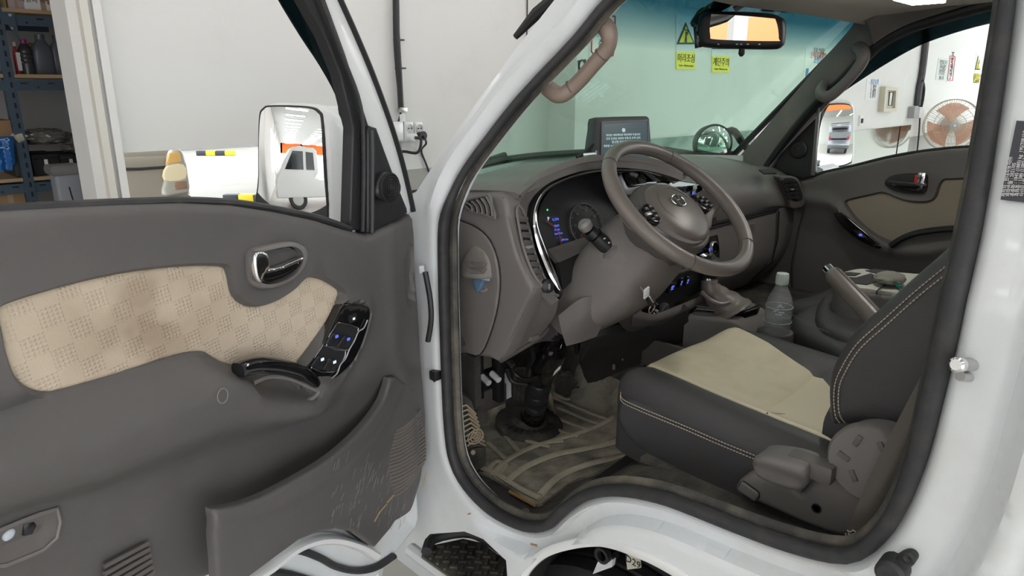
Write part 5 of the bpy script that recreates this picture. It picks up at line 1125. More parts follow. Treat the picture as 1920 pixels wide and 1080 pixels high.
bt = rrect(.036, .020, .006); cb_ = np.array(FRC.px([(1405, 920)])[0]); R2 = np.array([[math.cos(-.3), math.sin(-.3)], [-math.sin(-.3), math.cos(-.3)]])
O('cover_plug', sheet(FRC, np.array(bt) @ R2 + cb_, .006, .006, .008, rnd=.003), TAUPE, ST); O('plug_gap', tube(FRC.to3(resample(np.array(bt) @ R2 + cb_, .006, True) , .0015), .0016, 5, True), MATTE, ST)
lv = sm(FRC.px([(1410, 866), (1426, 851), (1470, 854), (1512, 866), (1520, 880), (1514, 905), (1500, 920), (1470, 916), (1425, 898), (1414, 884)], .03), 3, True)
O('recliner_lever', sheet(FRC, lv, lambda u, v: .036 + .012 * S(1.09, 1.12, v), .008, .045, rnd=.012), TAUPE, ST, label='taupe recliner lever handle')
O('lever_neck', box(FRC.to3([FRC.px([(1530, 868)])[0]], .015)[0], (.03, .07, .03), bev=.006), TAUPE_D, ST)
O('seat_rail', box((-.60, -.34, .985), (.03, .34, .035), bev=.004), MATTE, ST)
O('rail_tip', box(onX(1235, 868, -.62), (.03, .07, .012), bev=.004), RUBBER_D, ST)
# safety belt
BELT = mat('belt_webbing', (.115, .10, .088), .7, 0, 900, .3)
bl_ = [[onX(1735, 690, -.70), onX(1760, 640, -.715)], [onX(1702, 752, -.70), onX(1752, 690, -.712)], [onX(1668, 818, -.70), onX(1738, 790, -.705)], [onX(1635, 885, -.70), onX(1715, 850, -.70)], [onX(1608, 945, -.70), onX(1672, 925, -.70)], [onX(1594, 985, -.70), onX(1654, 985, -.70)], [onX(1578, 1022, -.70), onX(1640, 1022, -.70)]]
SB = E('seat_belt', TRUCK)
O('webbing', patch([[a, (a + b) / 2 + (-.008 if 1 < i < 5 else -.002, 0, 0), b] for i, (a, b) in enumerate(bl_)], 4, .003), BELT, SB, label='brownish grey seat belt webbing')
zz0 = [(1588, 994), (1594, 998), (1600, 994), (1606, 999), (1612, 995), (1618, 1000), (1624, 997), (1630, 1002)]
O('belt_stitching', merge(tube(X([(x, y, -.704) for x, y in zz0]), .0011, 4), tube(X([(1586, 1000, -.704), (1584, 1018, -.704)]), .0011, 4), tube(X([(1590, 1000, -.704), (1606, 1014, -.704), (1622, 1004, -.704)]), .0011, 4), tube(X([(1592, 1004, -.704), (1628, 1008, -.704)]), .0011, 4)), STITCH, SB)

# ------------------------------------------------------------------ console between the seats
CN = E('centre_console', TRUCK)
FC_ = FZ(1.09)
ko = FC_.px([(1284, 590), (1300, 580), (1332, 562), (1415, 572), (1470, 580), (1510, 612), (1500, 650), (1440, 632), (1400, 603), (1345, 597)])
O('console_body', sheet(FC_, ko, lambda x, y: -.10 * S(.02, -.07, y), .014, .3, rnd=.012), TAUPE, CN)
bz = FC_.px([(1296, 584), (1332, 566), (1410, 575), (1428, 582), (1393, 594)])
bz = sm(resample(bz, .03, True), 1, True)
O('shift_bezel', sheet(FC_, bz, .012, .014, .014, rnd=.004), BLACK_G, CN)
O('bezel_plate', sheet(FC_, np.mean(bz, 0) + (bz - np.mean(bz, 0)) * .86, .0165, .014, .004), TAUPE, CN)
O('bezel_chrome', tube(FC_.to3(np.mean(bz, 0) + (bz - np.mean(bz, 0)) * .9, .0155), .002, 6, True), CHROME, CN)
O('cup_holder', lathe([(.040, .03), (.044, .03), (.046, .022), (.046, -.06), (.04, -.06)], onX(1456, 600, .0) + (0, 0, .0) + np.array([0, 0, onZ(1456, 625, 1.05)[2] - onX(1456, 600, .0)[2]]), (0, 0, 1), 24), TAUPE_D, CN)
O('side_tray', merge(box(onX(1245, 668, -.12), (.012, .14, .08), bev=.003), box(onX(1228, 660, -.10) + (.05, .04, -.02), (.1, .012, .07), bev=.003)), TAUPE_D, CN)
GS = E('gear_lever', TRUCK)
g_ = X([(1330, 524, .0), (1332, 540, .0), (1345, 556, .015), (1362, 574, .03), (1370, 586, .035)])
O('leather_boot', tube(sm(g_, 4), np.interp(np.linspace(0, 1, 17), [0, .2, .5, .8, 1], [.021, .024, .034, .052, .066]) * (1 + .05 * np.sin(np.arange(17) * 1.9)), 18), LEATHER_T, GS)
O('boot_fold', tube(sm(X([(1316, 548, -.03), (1332, 562, -.035), (1352, 570, -.02), (1368, 566, .0)]), 4), [.006] * 13, 8), LEATHER_T, GS)
O('chrome_collar', tube(X([(1330, 519, .0), (1330, 527, .0)]), .0215, 18), CHROME, GS)
O('shift_knob', tube(sm(X([(1330, 522, .0), (1331, 508, .0), (1333, 492, .0), (1334, 480, .0)]), 3), [.02, .022, .026, .028, .030, .030, .028, .026, .018, .01], 16), BLACK, GS)
PB = E('parking_brake', TRUCK)
p0, p1 = onX(1560, 512, -.02), onX(1640, 598, -.10)
dpb = p1 - p0; p1 = p0 + dpb * 1.25
O('brake_grip', tube([p0, p0 + dpb * .06, p0 + dpb * .5, p1], [.017, .0205, .0215, .0225], 18), LEATHER_T, PB)
O('brake_button', tube([p0 - dpb * .13, p0 - dpb * .12, p0 + dpb * .02], [.010, .0125, .0125], 16), CHROME, PB)
O('grip_groove', tube([p0 + dpb * .1 + (.0, -.0, .022), p0 + dpb * 1.1 + (0, 0, .022)], .003, 6), TAUPE_D, PB)
# folded middle seat with tray
MS = E('middle_seat', TRUCK)
O('middle_cushion', sheet(FZ(1.10), sm(FZ(1.10).px([(1484, 588), (1530, 562), (1600, 575), (1700, 600), (1660, 700), (1560, 650), (1500, 615)]), 3, True), .0, .03, .16, rnd=.03), LEATHER_K, MS)
O('cushion_stitching', stitch(FZ(1.11).px3([(1486, 590), (1510, 606), (1550, 622), (1590, 636)], -.002), (0, 0, 1)), mat('grey_thread', (.3, .28, .24), .8), MS, kind='stuff')
ty = FZ(1.20); to = sm(ty.px([(1566, 518), (1580, 510), (1612, 504), (1650, 508), (1720, 514), (1790, 520), (1720, 600), (1690, 555), (1640, 545), (1600, 540), (1572, 530)]), 3, True)
O('folded_back_shell', sheet(ty, to, -.006, .014, .075, rnd=.014), TAUPE, MS)
O('folded_back_leather', sheet(FZ(1.12), sm(FZ(1.12).px([(1530, 575), (1560, 545), (1700, 560), (1720, 640), (1640, 640), (1545, 612)]), 3, True), .0, .02, .07, rnd=.025), LEATHER_K, MS)
TW = mat('tray_white', (.55, .54, .48), .5); TB = mat('tray_black', (.03, .03, .035), .5)
O('tray_top', sheet(ty, np.mean(to, 0) + (to - np.mean(to, 0)) * .95, .003, .014, .008, rnd=.004), TW, MS)
for l in ([(1580, 514), (1592, 513), (1614, 515), (1604, 520), (1586, 520)], [(1585, 522), (1605, 523), (1630, 516), (1645, 518), (1636, 526), (1646, 530), (1625, 537), (1600, 534)], [(1622, 510), (1640, 507), (1664, 509), (1682, 514), (1668, 518), (1650, 516), (1636, 514)]):
    O('tray_recess', sheet(ty, sm(ty.px(l), 1, True), .0046, .02, .002), TB, MS, flat=True)
gl3 = ty.px3([(1668, 522)], .02)[0]
lumpy('grey_cloth', gl3, (.045, .035, .016), mat('cloth_grey', (.24, .23, .20), .9), 'crumpled grey cloth on the folded middle seat tray', 11, 'cloth', .15)
pen0, pen1 = ty.px3([(1632, 512)], .012)[0], ty.px3([(1690, 539)], .012)[0]
GP = mat('green_plastic', (.01, .18, .14), .4)
r = E('green_pen', loc=(pen0 + pen1) / 2, label='thin green pen lying across the tray between the seats', cat='pen')
O('pen_barrel', tube([pen0 * .75 + pen1 * .25, pen1], .0045, 8), GP, r); O('pen_tip', tube([pen0, pen0 * .75 + pen1 * .25], [.0015, .0045], 8), SILVER, r)
gp = ty.px3([(1654, 528), (1662, 524), (1668, 530), (1658, 534)], .008)
O('green_holder', patch([[gp[0], gp[1]], [gp[3], gp[2]]], 3, .012), GP, label='small dark green clip under the pen on the tray', cat='clip')
O('thin_wire', tube(sm(list(ty.px3([(1664, 532), (1654, 538), (1645, 545)], .008)) + list(X([(1644, 552, .14), (1648, 560, .14), (1658, 563, .14)])), 4), .0018, 5), BLACK, label='thin dark wire drooping over the tray edge', cat='wire')
# passenger seat cushion beyond
O('passenger_seat', sheet(FZ(1.09), sm([(.22, -.05), (.4, -.02), (.66, -.05), (.68, -.3), (.66, -.62), (.24, -.62)], 4, True), .0, .02, .2, rnd=.04), LEATHER_K, TRUCK)
# bottle
bx = onX(1455, 630, .0); bt_ = onX(1454, 510, .0); H = bt_[2] - bx[2] + .028; B0 = np.array([bx[0], bx[1], bt_[2] - H])
WATERM = mat('clear_plastic', (.95, .97, .97), .04, trans=1.); WATERM.node_tree.nodes['Principled BSDF'].inputs['IOR'].default_value = 1.15
PETM = mat('bottle_plastic', (.70, .74, .74), .08); PETM.node_tree.nodes['Principled BSDF'].inputs['Alpha'].default_value = .24
WTR = mat('bottle_water', (.32, .36, .36), .05); WTR.node_tree.nodes['Principled BSDF'].inputs['Alpha'].default_value = .4
r = E('water_bottle', loc=B0, label='half full clear water bottle with pale cap beside the gear lever', cat='bottle')
rb_ = .0335
prof = [(.028, 0), (rb_, .008)] + [(rb_ - .0016 * (k % 2), .012 + .0085 * k) for k in range(8)] + [(rb_, H * .52), (rb_ * .97, H * .60), (rb_ * .8, H * .70), (rb_ * .55, H * .79), (.0135, H * .845), (.0135, H * .87)]
O('bottle_shell', lathe(prof, B0, (0, 0, 1), 28), PETM, r)
O('water', lathe([(.026, .004), (rb_ - .003, .01), (rb_ - .003, H * .42), (0, H * .42)], B0, (0, 0, 1), 28), WTR, r)
O('ridge', merge(*[tube([B0 + (0, 0, H * z) + np.array([rb_ * k * math.cos(a), rb_ * k * math.sin(a), 0]) for a in np.linspace(0, 6.28, 24, endpoint=False)], .0008, 4, True) for z, k in ((.36, 1.), (.56, 1.))]), mat('bottle_edge', (.55, .6, .6), .2), r)
cv = CAM - B0; cv[2] = 0; cv /= np.linalg.norm(cv); FBt = Frame(B0, np.cross((0, 0, 1), cv), (0, 0, 1), cv)
O('embossed_mark', merge(*[fbox(FBt, (x, H * y), rb_ * .93, (a, b, .001), q) for x, y, a, b, q in ((0, .60, .012, .003, .6), (.004, .60, .012, .003, -.6), (-.004, .55, .010, .003, 0), (.006, .52, .014, .004, 0), (-.009, .53, .008, .004, 0), (.0, .49, .016, .003, 0))]), mat('pet_highlight', (.65, .68, .68), .3), r)
O('bottle_cap', lathe([(.0155, H * .86), (.016, H * .87), (.016, H * .965), (.0145, H), (0, H)], B0, (0, 0, 1), 28), mat('cap_pale_green', (.62, .72, .66), .45), r)

# ------------------------------------------------------------------ navigation screen and round mirror
FN = Frame(onX(1165, 260, -.01), (.93, -.36, 0), (.06, .17, .983), (-.36, -.93, .18)); FN.N /= np.linalg.norm(FN.N); FN.V = np.cross(FN.N, FN.U); FN.U /= np.linalg.norm(FN.U)
NV = E('navigation_display', loc=FN.px3([(1165, 300)])[0], label='grey framed navigation screen standing on the dashboard', cat='display')
no = sm(FN.px([(1113, 300), (1115, 240), (1117, 222), (1126, 219), (1205, 217), (1216, 219), (1219, 230), (1218, 300), (1170, 304)]), 3, True)
O('screen_housing', sheet(FN, no, .0, .012, .035, rnd=.006), mat('navy_grey_plastic', (.06, .06, .07), .45), NV)
nb = FN.px([(1131, 232), (1214, 227), (1212, 300), (1129, 300)])
O('screen_bezel', sheet(FN, FN.px([(1127, 228), (1216, 224), (1216, 302), (1126, 302)]), .004, .012, .008, holes=[nb]), mat('bezel_grey', (.2, .195, .215), .4), NV)
O('screen_glass', sheet(FN, nb, .001, .02, .003), mat('screen_dark', (.02, .03, .035), .25, emit=(.10, .15, .17), es=.35), NV, flat=True)
for i, (s_, y, x) in enumerate((('여러분 내비게이션 확인하여 주십시오', 253, 1169), ('안전 운전을 위하여 주행 중 조작 금지', 259.5, 1169), ('법규를 준수 하십시오', 266, 1168), ('화면을 누르면 다음으로 진행합니다 동의', 273, 1167), ('주행 안내를 시작 합니다', 279.5, 1167))):
    text('screen_text', s_, FN, FN.px([(x, y)], .003)[0], .003, .0075 if i != 2 else .0085, mat('screen_ink', (.4, .5, .5), .5, emit=(.5, .65, .65), es=.45), NV, flipx=False)
O('screen_icon', lathe([(.004, 0), (.006, .001), (0, .001)], FN.px3([(1169, 244)], .0025)[0], FN.N, 14), mat('icon_pale', (.4, .5, .5), .5, emit=(.4, .5, .5), es=.5), NV)
O('display_stand', patch([FN.px3([(1120, 290), (1165, 296), (1217, 292)], -.01), FN.px3([(1125, 312), (1170, 318), (1216, 325)], -.0)], 3, .04), TAUPE_D, NV)
CH = E('phone_clamp', loc=X([(1100, 296, -.22)])[0], label='small metal clamp and black arm left of the navigation screen', cat='clamp')
O('clamp_arm', tube(X([(1083, 298, -.22), (1098, 288, -.2), (1112, 270, -.18)]), [.010, .008, .006], 8), BLACK, CH)
O('clamp_lever', tube(X([(1094, 291, -.24), (1118, 289, -.22)]), .005, 8), CHROME, CH); O('clamp_screw', tube(X([(1118, 282, -.22), (1119, 296, -.22)]), .004, 8), CHROME, CH); O('clamp_base', box(X([(1097, 299, -.24)])[0], (.05, .02, .008), bev=.003), STEEL, CH)
RM = E('round_mirror', TRUCK)
rmc = onX(1338, 270, .72); nr = CAM - rmc; nr /= np.linalg.norm(nr); nr = nr * .85 + np.array([.1, -.5, -.05]); nr /= np.linalg.norm(nr)
dr = float((rmc - CAM) @ CF); RR = 37 * dr / FOC
u_ = np.cross((0, 0, 1), nr); u_ /= np.linalg.norm(u_); FRM = Frame(rmc, u_, np.cross(nr, u_), nr)
O('mirror_rim', lathe([(RR * .92, .006), (RR * .98, .008), (RR, 0), (RR * .9, -.04), (RR * .4, -.07), (0, -.075)], rmc, nr, 36), BLACK, RM)
O('convex_mirror', lathe([(RR * .94, .004), (RR * .7, .014), (RR * .35, .022), (0, .025)], rmc, nr, 36), MIRROR, RM)
O('mirror_arm', tube(sm([rmc + FRM.U * RR * .3 - nr * .05, onX(1372, 245, .80), onX(1392, 268, .85), onX(1408, 285, .85), onX(1425, 305, .85)], 5), .015, 8), BLACK, RM)
# ------------------------------------------------------------------ driver door (open)
DD = E('driver_door', TRUCK)
def curve_v(l, w=0.):
    p = np.array(sorted(FD.px(l, w))); return lambda u: np.interp(u, p[:, 0], p[:, 1])
do = FD.px([(-230, 425), (-100, 408), (0, 398), (120, 391), (240, 385), (350, 382), (440, 386), (520, 398), (600, 415), (650, 431), (690, 441), (738, 420), (787, 404), (791, 440), (793, 520), (799, 600), (804, 690), (811, 780), (812, 850), (800, 905), (776, 960), (748, 1000), (712, 1034), (696, 1024), (664, 1002), (622, 993), (582, 996), (542, 1010), (495, 1043), (430, 1090), (330, 1130), (-230, 1230)])
INS = FD.px([(-6, 585), (2, 572), (60, 552), (150, 527), (250, 507), (350, 497), (410, 497), (424, 503), (430, 520), (436, 548), (450, 565), (470, 573), (500, 569), (540, 545), (568, 520), (600, 521), (630, 538), (637, 552), (620, 595), (590, 640), (560, 680), (548, 696), (480, 690), (430, 690), (400, 672), (378, 661), (330, 668), (230, 700), (120, 732), (80, 737), (48, 728), (25, 705), (8, 660), (0, 620)])
INS = sm(INS, 4, True)
Lb = curve_v([(-230, 860), (100, 740), (370, 664), (470, 690), (560, 700), (640, 660)]); Lr = curve_v([(-230, 900), (0, 838), (120, 812), (300, 742), (400, 700), (470, 716), (560, 742), (640, 700)])
Lc = curve_v([(-230, 1040), (0, 985), (200, 930), (400, 858), (560, 800), (660, 760), (730, 700)]); Lp = curve_v([(-230, 1090), (375, 946), (450, 926), (530, 892), (620, 845), (690, 800), (730, 760), (757, 712)])
CUP = sm(FD.px([(458, 712), (500, 700), (560, 708), (594, 730), (580, 746), (530, 752), (485, 742)], .03), 4, True)
SCP = sm(FD.px([(762, 540), (760, 500), (772, 470), (788, 462), (790, 520), (786, 570), (768, 572)]), 4, True)
SPN = sm(FD.px([(640, 572), (660, 569), (685, 573), (693, 580), (692, 600), (680, 640), (660, 680), (630, 708), (612, 714), (580, 706), (566, 700), (575, 684), (600, 650), (622, 606)], .012), 3, True)
def dh(u, v):
    P = np.stack([u, v], 1)
    i = sdist(P, INS); w = -.010 * S(-.002, .006, i)
    up = S(0, .02, v - Lb(u))
    w = w + up * .010 * np.exp(-np.clip(-i, 0, 1) / .05) * S(.004, -.004, i)
    a = S(.22, .40, u); lb, lr, lc = Lb(u), Lr(u), Lc(u)
    r1 = .058 * (lb - v) / np.maximum(lb - lr, .01); below = (lr - v) / np.maximum(lr - lc, .01); r2 = .058 - .008 * below
    kk = .02; hh = np.clip(.5 + .5 * (r2 - r1) / kk, 0, 1); arm = r2 * (1 - hh) + r1 * hh - kk * hh * (1 - hh)
    arm = a * (np.maximum(arm, 0) - .066 * S(.4, 1.05, below))
    w = w + np.where(v < lb, arm, 0)
    w = w + (1 - a) * -.028 * S(.0, .10, Lc(u) + .05 - v) * S(.06, .12, u)
    sd_ = sdist(P, SPN); w = w + .010 * S(-.024, -.006, sd_) * S(.001, -.004, sd_) * S(.004, -.004, i) - .014 * S(.09, .0, u) - .012 * S(.0, .008, sdist(P, SCP)) + .006 * bump(u, .10, .025) * S(1.0, 1.2, v)
    w = w - .028 * S(-.008, .020, sdist(P, CUP))
    hc_ = np.array(FD.px([(520, 498)])[0]); d_ = np.sqrt(((u - hc_[0]) / 1.25) ** 2 + (v - hc_[1]) ** 2)
    w = w + .006 * S(.085, .045, d_) * S(.004, -.004, i)
    lo = S(1.05, .85, v); w = w - .02 * lo * S(.25, .05, u) * 0
    return w
DOORM = mat('door_trim_plastic', (.105, .098, .096), .5, 0, 900, .12, .4, 11, (.135, .126, .12), contrast=(.5, .75))
_in = resample(INS, .006, True)
O('trim_panel', sheet(FD, do, dh, .009, .03, rnd=.014, crease=[offs(_in, k) for k in (.007, .0035, 0.0001, -.0035, -.007)] + [resample(CUP, .006, True)]), DOORM, DD, label='dark taupe moulded door trim')
# fabric insert
fm_ = mat('insert_fabric', (.60, .50, .385), .85); nt = fm_.node_tree; b_ = nt.nodes['Principled BSDF']
tc = nt.nodes.new('ShaderNodeTexCoord'); mp = nt.nodes.new('ShaderNodeMapping'); nt.links.new(tc.outputs['Object'], mp.inputs[0]); mp.inputs['Scale'].default_value = (1, 0, 1); mp.inputs['Rotation'].default_value = (0, .12, 0)
ck_ = nt.nodes.new('ShaderNodeTexChecker'); ck_.inputs['Scale'].default_value = 38; nt.links.new(mp.outputs[0], ck_.inputs[0])
wx = nt.nodes.new('ShaderNodeTexWave'); wx.bands_direction = 'X'; wx.inputs['Scale'].default_value = 60; nt.links.new(mp.outputs[0], wx.inputs[0])
wz = nt.nodes.new('ShaderNodeTexWave'); wz.bands_direction = 'Z'; wz.inputs['Scale'].default_value = 60; nt.links.new(mp.outputs[0], wz.inputs[0])
m1 = nt.nodes.new('ShaderNodeMath'); m1.operation = 'MULTIPLY'; nt.links.new(wx.outputs[1], m1.inputs[0]); nt.links.new(wz.outputs[1], m1.inputs[1])
m2 = nt.nodes.new('ShaderNodeMath'); m2.operation = 'MULTIPLY'; nt.links.new(m1.outputs[0], m2.inputs[0]); nt.links.new(ck_.outputs[1], m2.inputs[1])
no_ = nt.nodes.new('ShaderNodeTexNoise'); no_.inputs['Scale'].default_value = 350; nt.links.new(tc.outputs['Object'], no_.inputs[0])
m3 = nt.nodes.new('ShaderNodeMath'); m3.operation = 'MULTIPLY_ADD'; m3.inputs[1].default_value = .35; nt.links.new(no_.outputs[0], m3.inputs[0]); nt.links.new(m2.outputs[0], m3.inputs[2])
bp2 = nt.nodes.new('ShaderNodeBump'); bp2.inputs['Strength'].default_value = .6; bp2.inputs['Distance'].default_value = .002; nt.links.new(m3.outputs[0], bp2.inputs['Height']); nt.links.new(bp2.outputs[0], b_.inputs['Normal'])
sc_ = FD.px3([(285, 610)])[0]   # soiled patch where an arm rubs the cloth
vd = nt.nodes.new('ShaderNodeVectorMath'); vd.operation = 'DISTANCE'; nt.links.new(tc.outputs['Object'], vd.inputs[0]); vd.inputs[1].default_value = tuple(sc_)
mr = nt.nodes.new('ShaderNodeMapRange'); mr.inputs[1].default_value = .02; mr.inputs[2].default_value = .17; mr.inputs[3].default_value = .75; mr.inputs[4].default_value = 0; nt.links.new(vd.outputs['Value'], mr.inputs[0])
n4 = nt.nodes.new('ShaderNodeTexNoise'); n4.inputs['Scale'].default_value = 14; nt.links.new(tc.outputs['Object'], n4.inputs[0]); m5 = nt.nodes.new('ShaderNodeMath'); m5.operation = 'MULTIPLY'; nt.links.new(mr.outputs[0], m5.inputs[0])
m6 = nt.nodes.new('ShaderNodeMapRange'); m6.inputs[1].default_value = .3; m6.inputs[2].default_value = .6; nt.links.new(n4.outputs[0], m6.inputs[0]); nt.links.new(m6.outputs[0], m5.inputs[1])
mx_ = nt.nodes.new('ShaderNodeMix'); mx_.data_type = 'RGBA'; mx_.inputs[6].default_value = (.62, .52, .40, 1); mx_.inputs[7].default_value = (.30, .22, .15, 1); nt.links.new(m5.outputs[0], mx_.inputs[0]); nt.links.new(mx_.outputs[2], b_.inputs['Base Color'])
O('fabric_insert', sheet(FD, INS, lambda u, v: np.clip(.001 + dh(u, v) * 0 - .003 + .058 * 0, -1, 1) + .0 * u, .012, .012, rnd=.006), fm_, DD, label='beige patterned cloth insert, soiled in the middle')
# inner handle
HB = sm(FD.px([(462, 490), (466, 474), (480, 464), (520, 455), (548, 453), (566, 462), (572, 478), (566, 500), (550, 520), (520, 536), (490, 541), (470, 534), (463, 515)], .012), 4, True)
hin = np.mean(HB, 0) + (HB - np.mean(HB, 0)) * .80
O('handle_bezel', sheet(FD, HB, .022, .008, .014, holes=[hin], rnd=.006), TAUPE, DD)
O('handle_well', sheet(FD, hin, lambda u, v: .010 - .010 * S(0, .02, sdist(np.stack([u, v], 1), hin)), .008, .004), BLACK_G, DD)
hp = FD.px([(474, 482), (488, 471), (500, 474), (504, 492), (502, 505), (530, 500), (566, 483), (568, 488), (530, 520), (500, 532), (484, 531), (476, 510)], .02)
O('handle_lever', sheet(FD, sm(FD.px([(486, 512), (502, 508), (530, 502), (564, 487), (562, 500), (540, 518), (510, 530), (490, 531)], .02), 3, True), .022, .008, .012, rnd=.006), BLACK_G, DD)
O('lever_chrome', sheet(FD, sm(FD.px([(474, 482), (484, 472), (500, 474), (504, 486), (503, 504), (530, 498), (567, 482), (568, 487), (532, 505), (502, 512), (488, 516), (486, 530), (478, 520), (475, 500)], .026), 2, True), .028, .006, .008, rnd=.003), CHROME, DD, label='chrome door lever')
O('chrome_block', sheet(FD, sm(FD.px([(474, 482), (484, 472), (499, 474), (504, 488), (503, 504), (494, 516), (489, 530), (482, 528), (476, 512)], .03), 2, True), .034, .006, .01, rnd=.004), CHROME, DD)
O('bezel_screw', lathe([(.004, 0), (.004, .003), (0, .003)], FD.to3([FD.px([(519, 471)])[0]], .004)[0], DN, 10), BLACK, DD)
# window switches
sp = sm(FD.px([(640, 572), (660, 569), (685, 573), (693, 580), (692, 600), (680, 640), (660, 680), (630, 708), (612, 714), (580, 706), (566, 700), (575, 684), (600, 650), (622, 606)], .012), 3, True)
O('switch_panel', sheet(FD, sp, .0145, .008, .02, rnd=.004), BLACK_G, DD)
for l in ([(630, 610), (640, 606), (672, 615), (662, 640), (650, 657), (612, 648)], [(604, 650), (610, 649), (648, 658), (640, 680), (626, 698), (584, 690)]):
    q = FD.px(l, .016); O('switch_surround', tube(sm(FD.to3(q, .0155), 2, True), .0011, 6, True), mat('dim_chrome', (.3, .3, .31), .25, 1.) if 'dim_chrome' not in bpy.data.materials else bpy.data.materials['dim_chrome'], DD)
    O('switch_well', sheet(FD, q, .0152, .02, .002), MATTE, DD, flat=True)
for k, l in enumerate(([(625, 625), (641, 628), (630, 650), (612, 645)], [(645, 629), (661, 633), (650, 655), (634, 651)], [(596, 667), (613, 671), (602, 693), (584, 688)], [(617, 672), (635, 675), (624, 698), (606, 694)])):
    q = FD.px(l, .02); c_ = np.mean(q, 0)
    O('window_switch', sheet(FD, q, lambda u, v: .019 + .25 * (v - c_[1]), .008, .006, rnd=.002), BLACK, DD)
    ic = FD.px([[(628, 630), (650, 635), (601, 673), (624, 678)][k]], .022)[0]
    O('switch_icon', fbox(FD, ic, .0265, (.007, .005, .001), 0, .0003), BLUELED if k < 2 else ICONW, DD)
lk = FD.px([(661, 597)], .016)[0]; O('lock_switch', fbox(FD, lk, .016, (.018, .014, .006), .0, .002), BLACK, DD); O('switch_icon', fbox(FD, lk, .0195, (.005, .004, .001)), ICONW, DD)
O('panel_chrome_edge', tube(sm(FD.px3([(689, 600), (682, 615), (672, 622), (664, 640), (655, 655), (648, 672), (638, 684), (632, 700), (622, 709)], .018), 3), .0014, 6), SILVER, DD)
# pull handle
O('pull_handle', sweep(sm(FD.px3([(446, 694), (470, 686), (505, 684), (545, 692), (575, 706), (592, 720)], .045), 5), circle(12, .012, .016, 2.6), up=DN, scale=np.interp(np.linspace(0, 1, 26), [0, .3, .7, 1], [.9, 1.15, 1.1, .6])), BLACK_G, DD, label='gloss black pull handle')
O('cup_lip', tube(sm(FD.px3([(474, 718), (505, 706), (545, 710), (585, 728), (596, 735), (580, 750), (540, 760), (500, 756)], .04), 4), .004, 8), TAUPE, DD)
O('round_mark', tube(FD.to3(np.array(FD.px([(411, 740)], .05)[0]) + circle(24, .0085, .011), dh(np.array([FD.px([(411, 740)], .05)[0][0]]), np.array([FD.px([(411, 740)], .05)[0][1]]))[0] + .0003), .0008, 5, True), mat('scuff_light', (.26, .24, .21), .6), DD)
# map pocket
pk = FD.px([(375, 946), (420, 938), (470, 922), (530, 892), (620, 846), (690, 800), (730, 762), (745, 735), (752, 714), (764, 712), (800, 735), (808, 790), (810, 850), (798, 905), (774, 960), (746, 998), (712, 1030), (696, 1020), (664, 998), (622, 989), (582, 992), (542, 1006), (495, 1040), (430, 1090), (396, 1120), (388, 1080)], .03)
pk = np.vstack([sm(pk[:9], 3), pk[9:]])
def pkh(u, v):
    t = S(.08, .45, u); top = Lp(u) + .0
    d = np.clip(top - v, 0, 1)
    w = -.004 + .060 * t ** .8 + .006 * bump(d, .008, .012)
    w = w - .030 * S(.0, .12, .10 - u) * 0 - .02 * S(.05, .30, d) * t - .010 * S(.06, .0, u) + .008 * S(.02, .09, d) * (1 - t)
    return w
O('map_pocket', sheet(FD, pk, pkh, .009, .012, rnd=.007), DOORM, DD)
SCR = mat('scratch_pale', (.25, .225, .20), .7)
def ondoor(x, y, f=pkh, dz=0.):
    w = .02
    for _ in range(6):
        q = FD.px([(x, y)], w)[0]; w = float(f(np.array([q[0]]), np.array([q[1]]))[0]) + dz
    return FD.to3([q], w)[0]
# speaker ribs
for k in range(19):
    t = k / 18; y0 = 808 + 122 * t; x0 = 742 - 12 * math.sin(t * 3.1) - 4 * t; x1 = 789 + 9 * S(0, .6, t) - 14 * S(.75, 1, t); y1 = 770 + 118 * t
    l = [ondoor(x0 + (x1 - x0) * s, y0 + (y1 - y0) * s + 6 * math.sin(math.pi * s), pkh, -.001) for s in (0, .33, .66, 1)]
    O('speaker_rib', sweep(sm(l, 3), circle(7, .0035, .0024), up=DN), mat('rib_worn', (.17, .15, .13), .6) if k == 0 else bpy.data.materials['rib_worn'], DD)
rnd = random.Random(5)
ST_ = []
for k in range(110):
    x = rnd.uniform(620, 795); y = rnd.uniform(860, 1000)
    if y > 1010 - abs(x - 690) * .05 or (x > 770 and y > 900): continue
    L = rnd.uniform(8, 26); a = rnd.uniform(.9, 1.3); ST_.append(tube([ondoor(x, y, pkh, .0004), ondoor(x + L * math.cos(a) * .6, y - L * math.sin(a), pkh, .0004)], .00035, 4))
O('kick_scratches', merge(*ST_), SCR, DD, kind='stuff')
O('tan_scratch', merge(tube([ondoor(725, 945, pkh, .001), ondoor(712, 960, pkh, .001), ondoor(702, 978, pkh, .001)], .0014, 5), tube([ondoor(800, 905 - 20, pkh, .001), ondoor(793, 915, pkh, .001)], .0014, 5), tube([ondoor(738, 928, pkh, .001), ondoor(726, 942, pkh, .001)], .0018, 5)), mat('tan_scratch', (.45, .34, .16), .8), DD, kind='stuff')
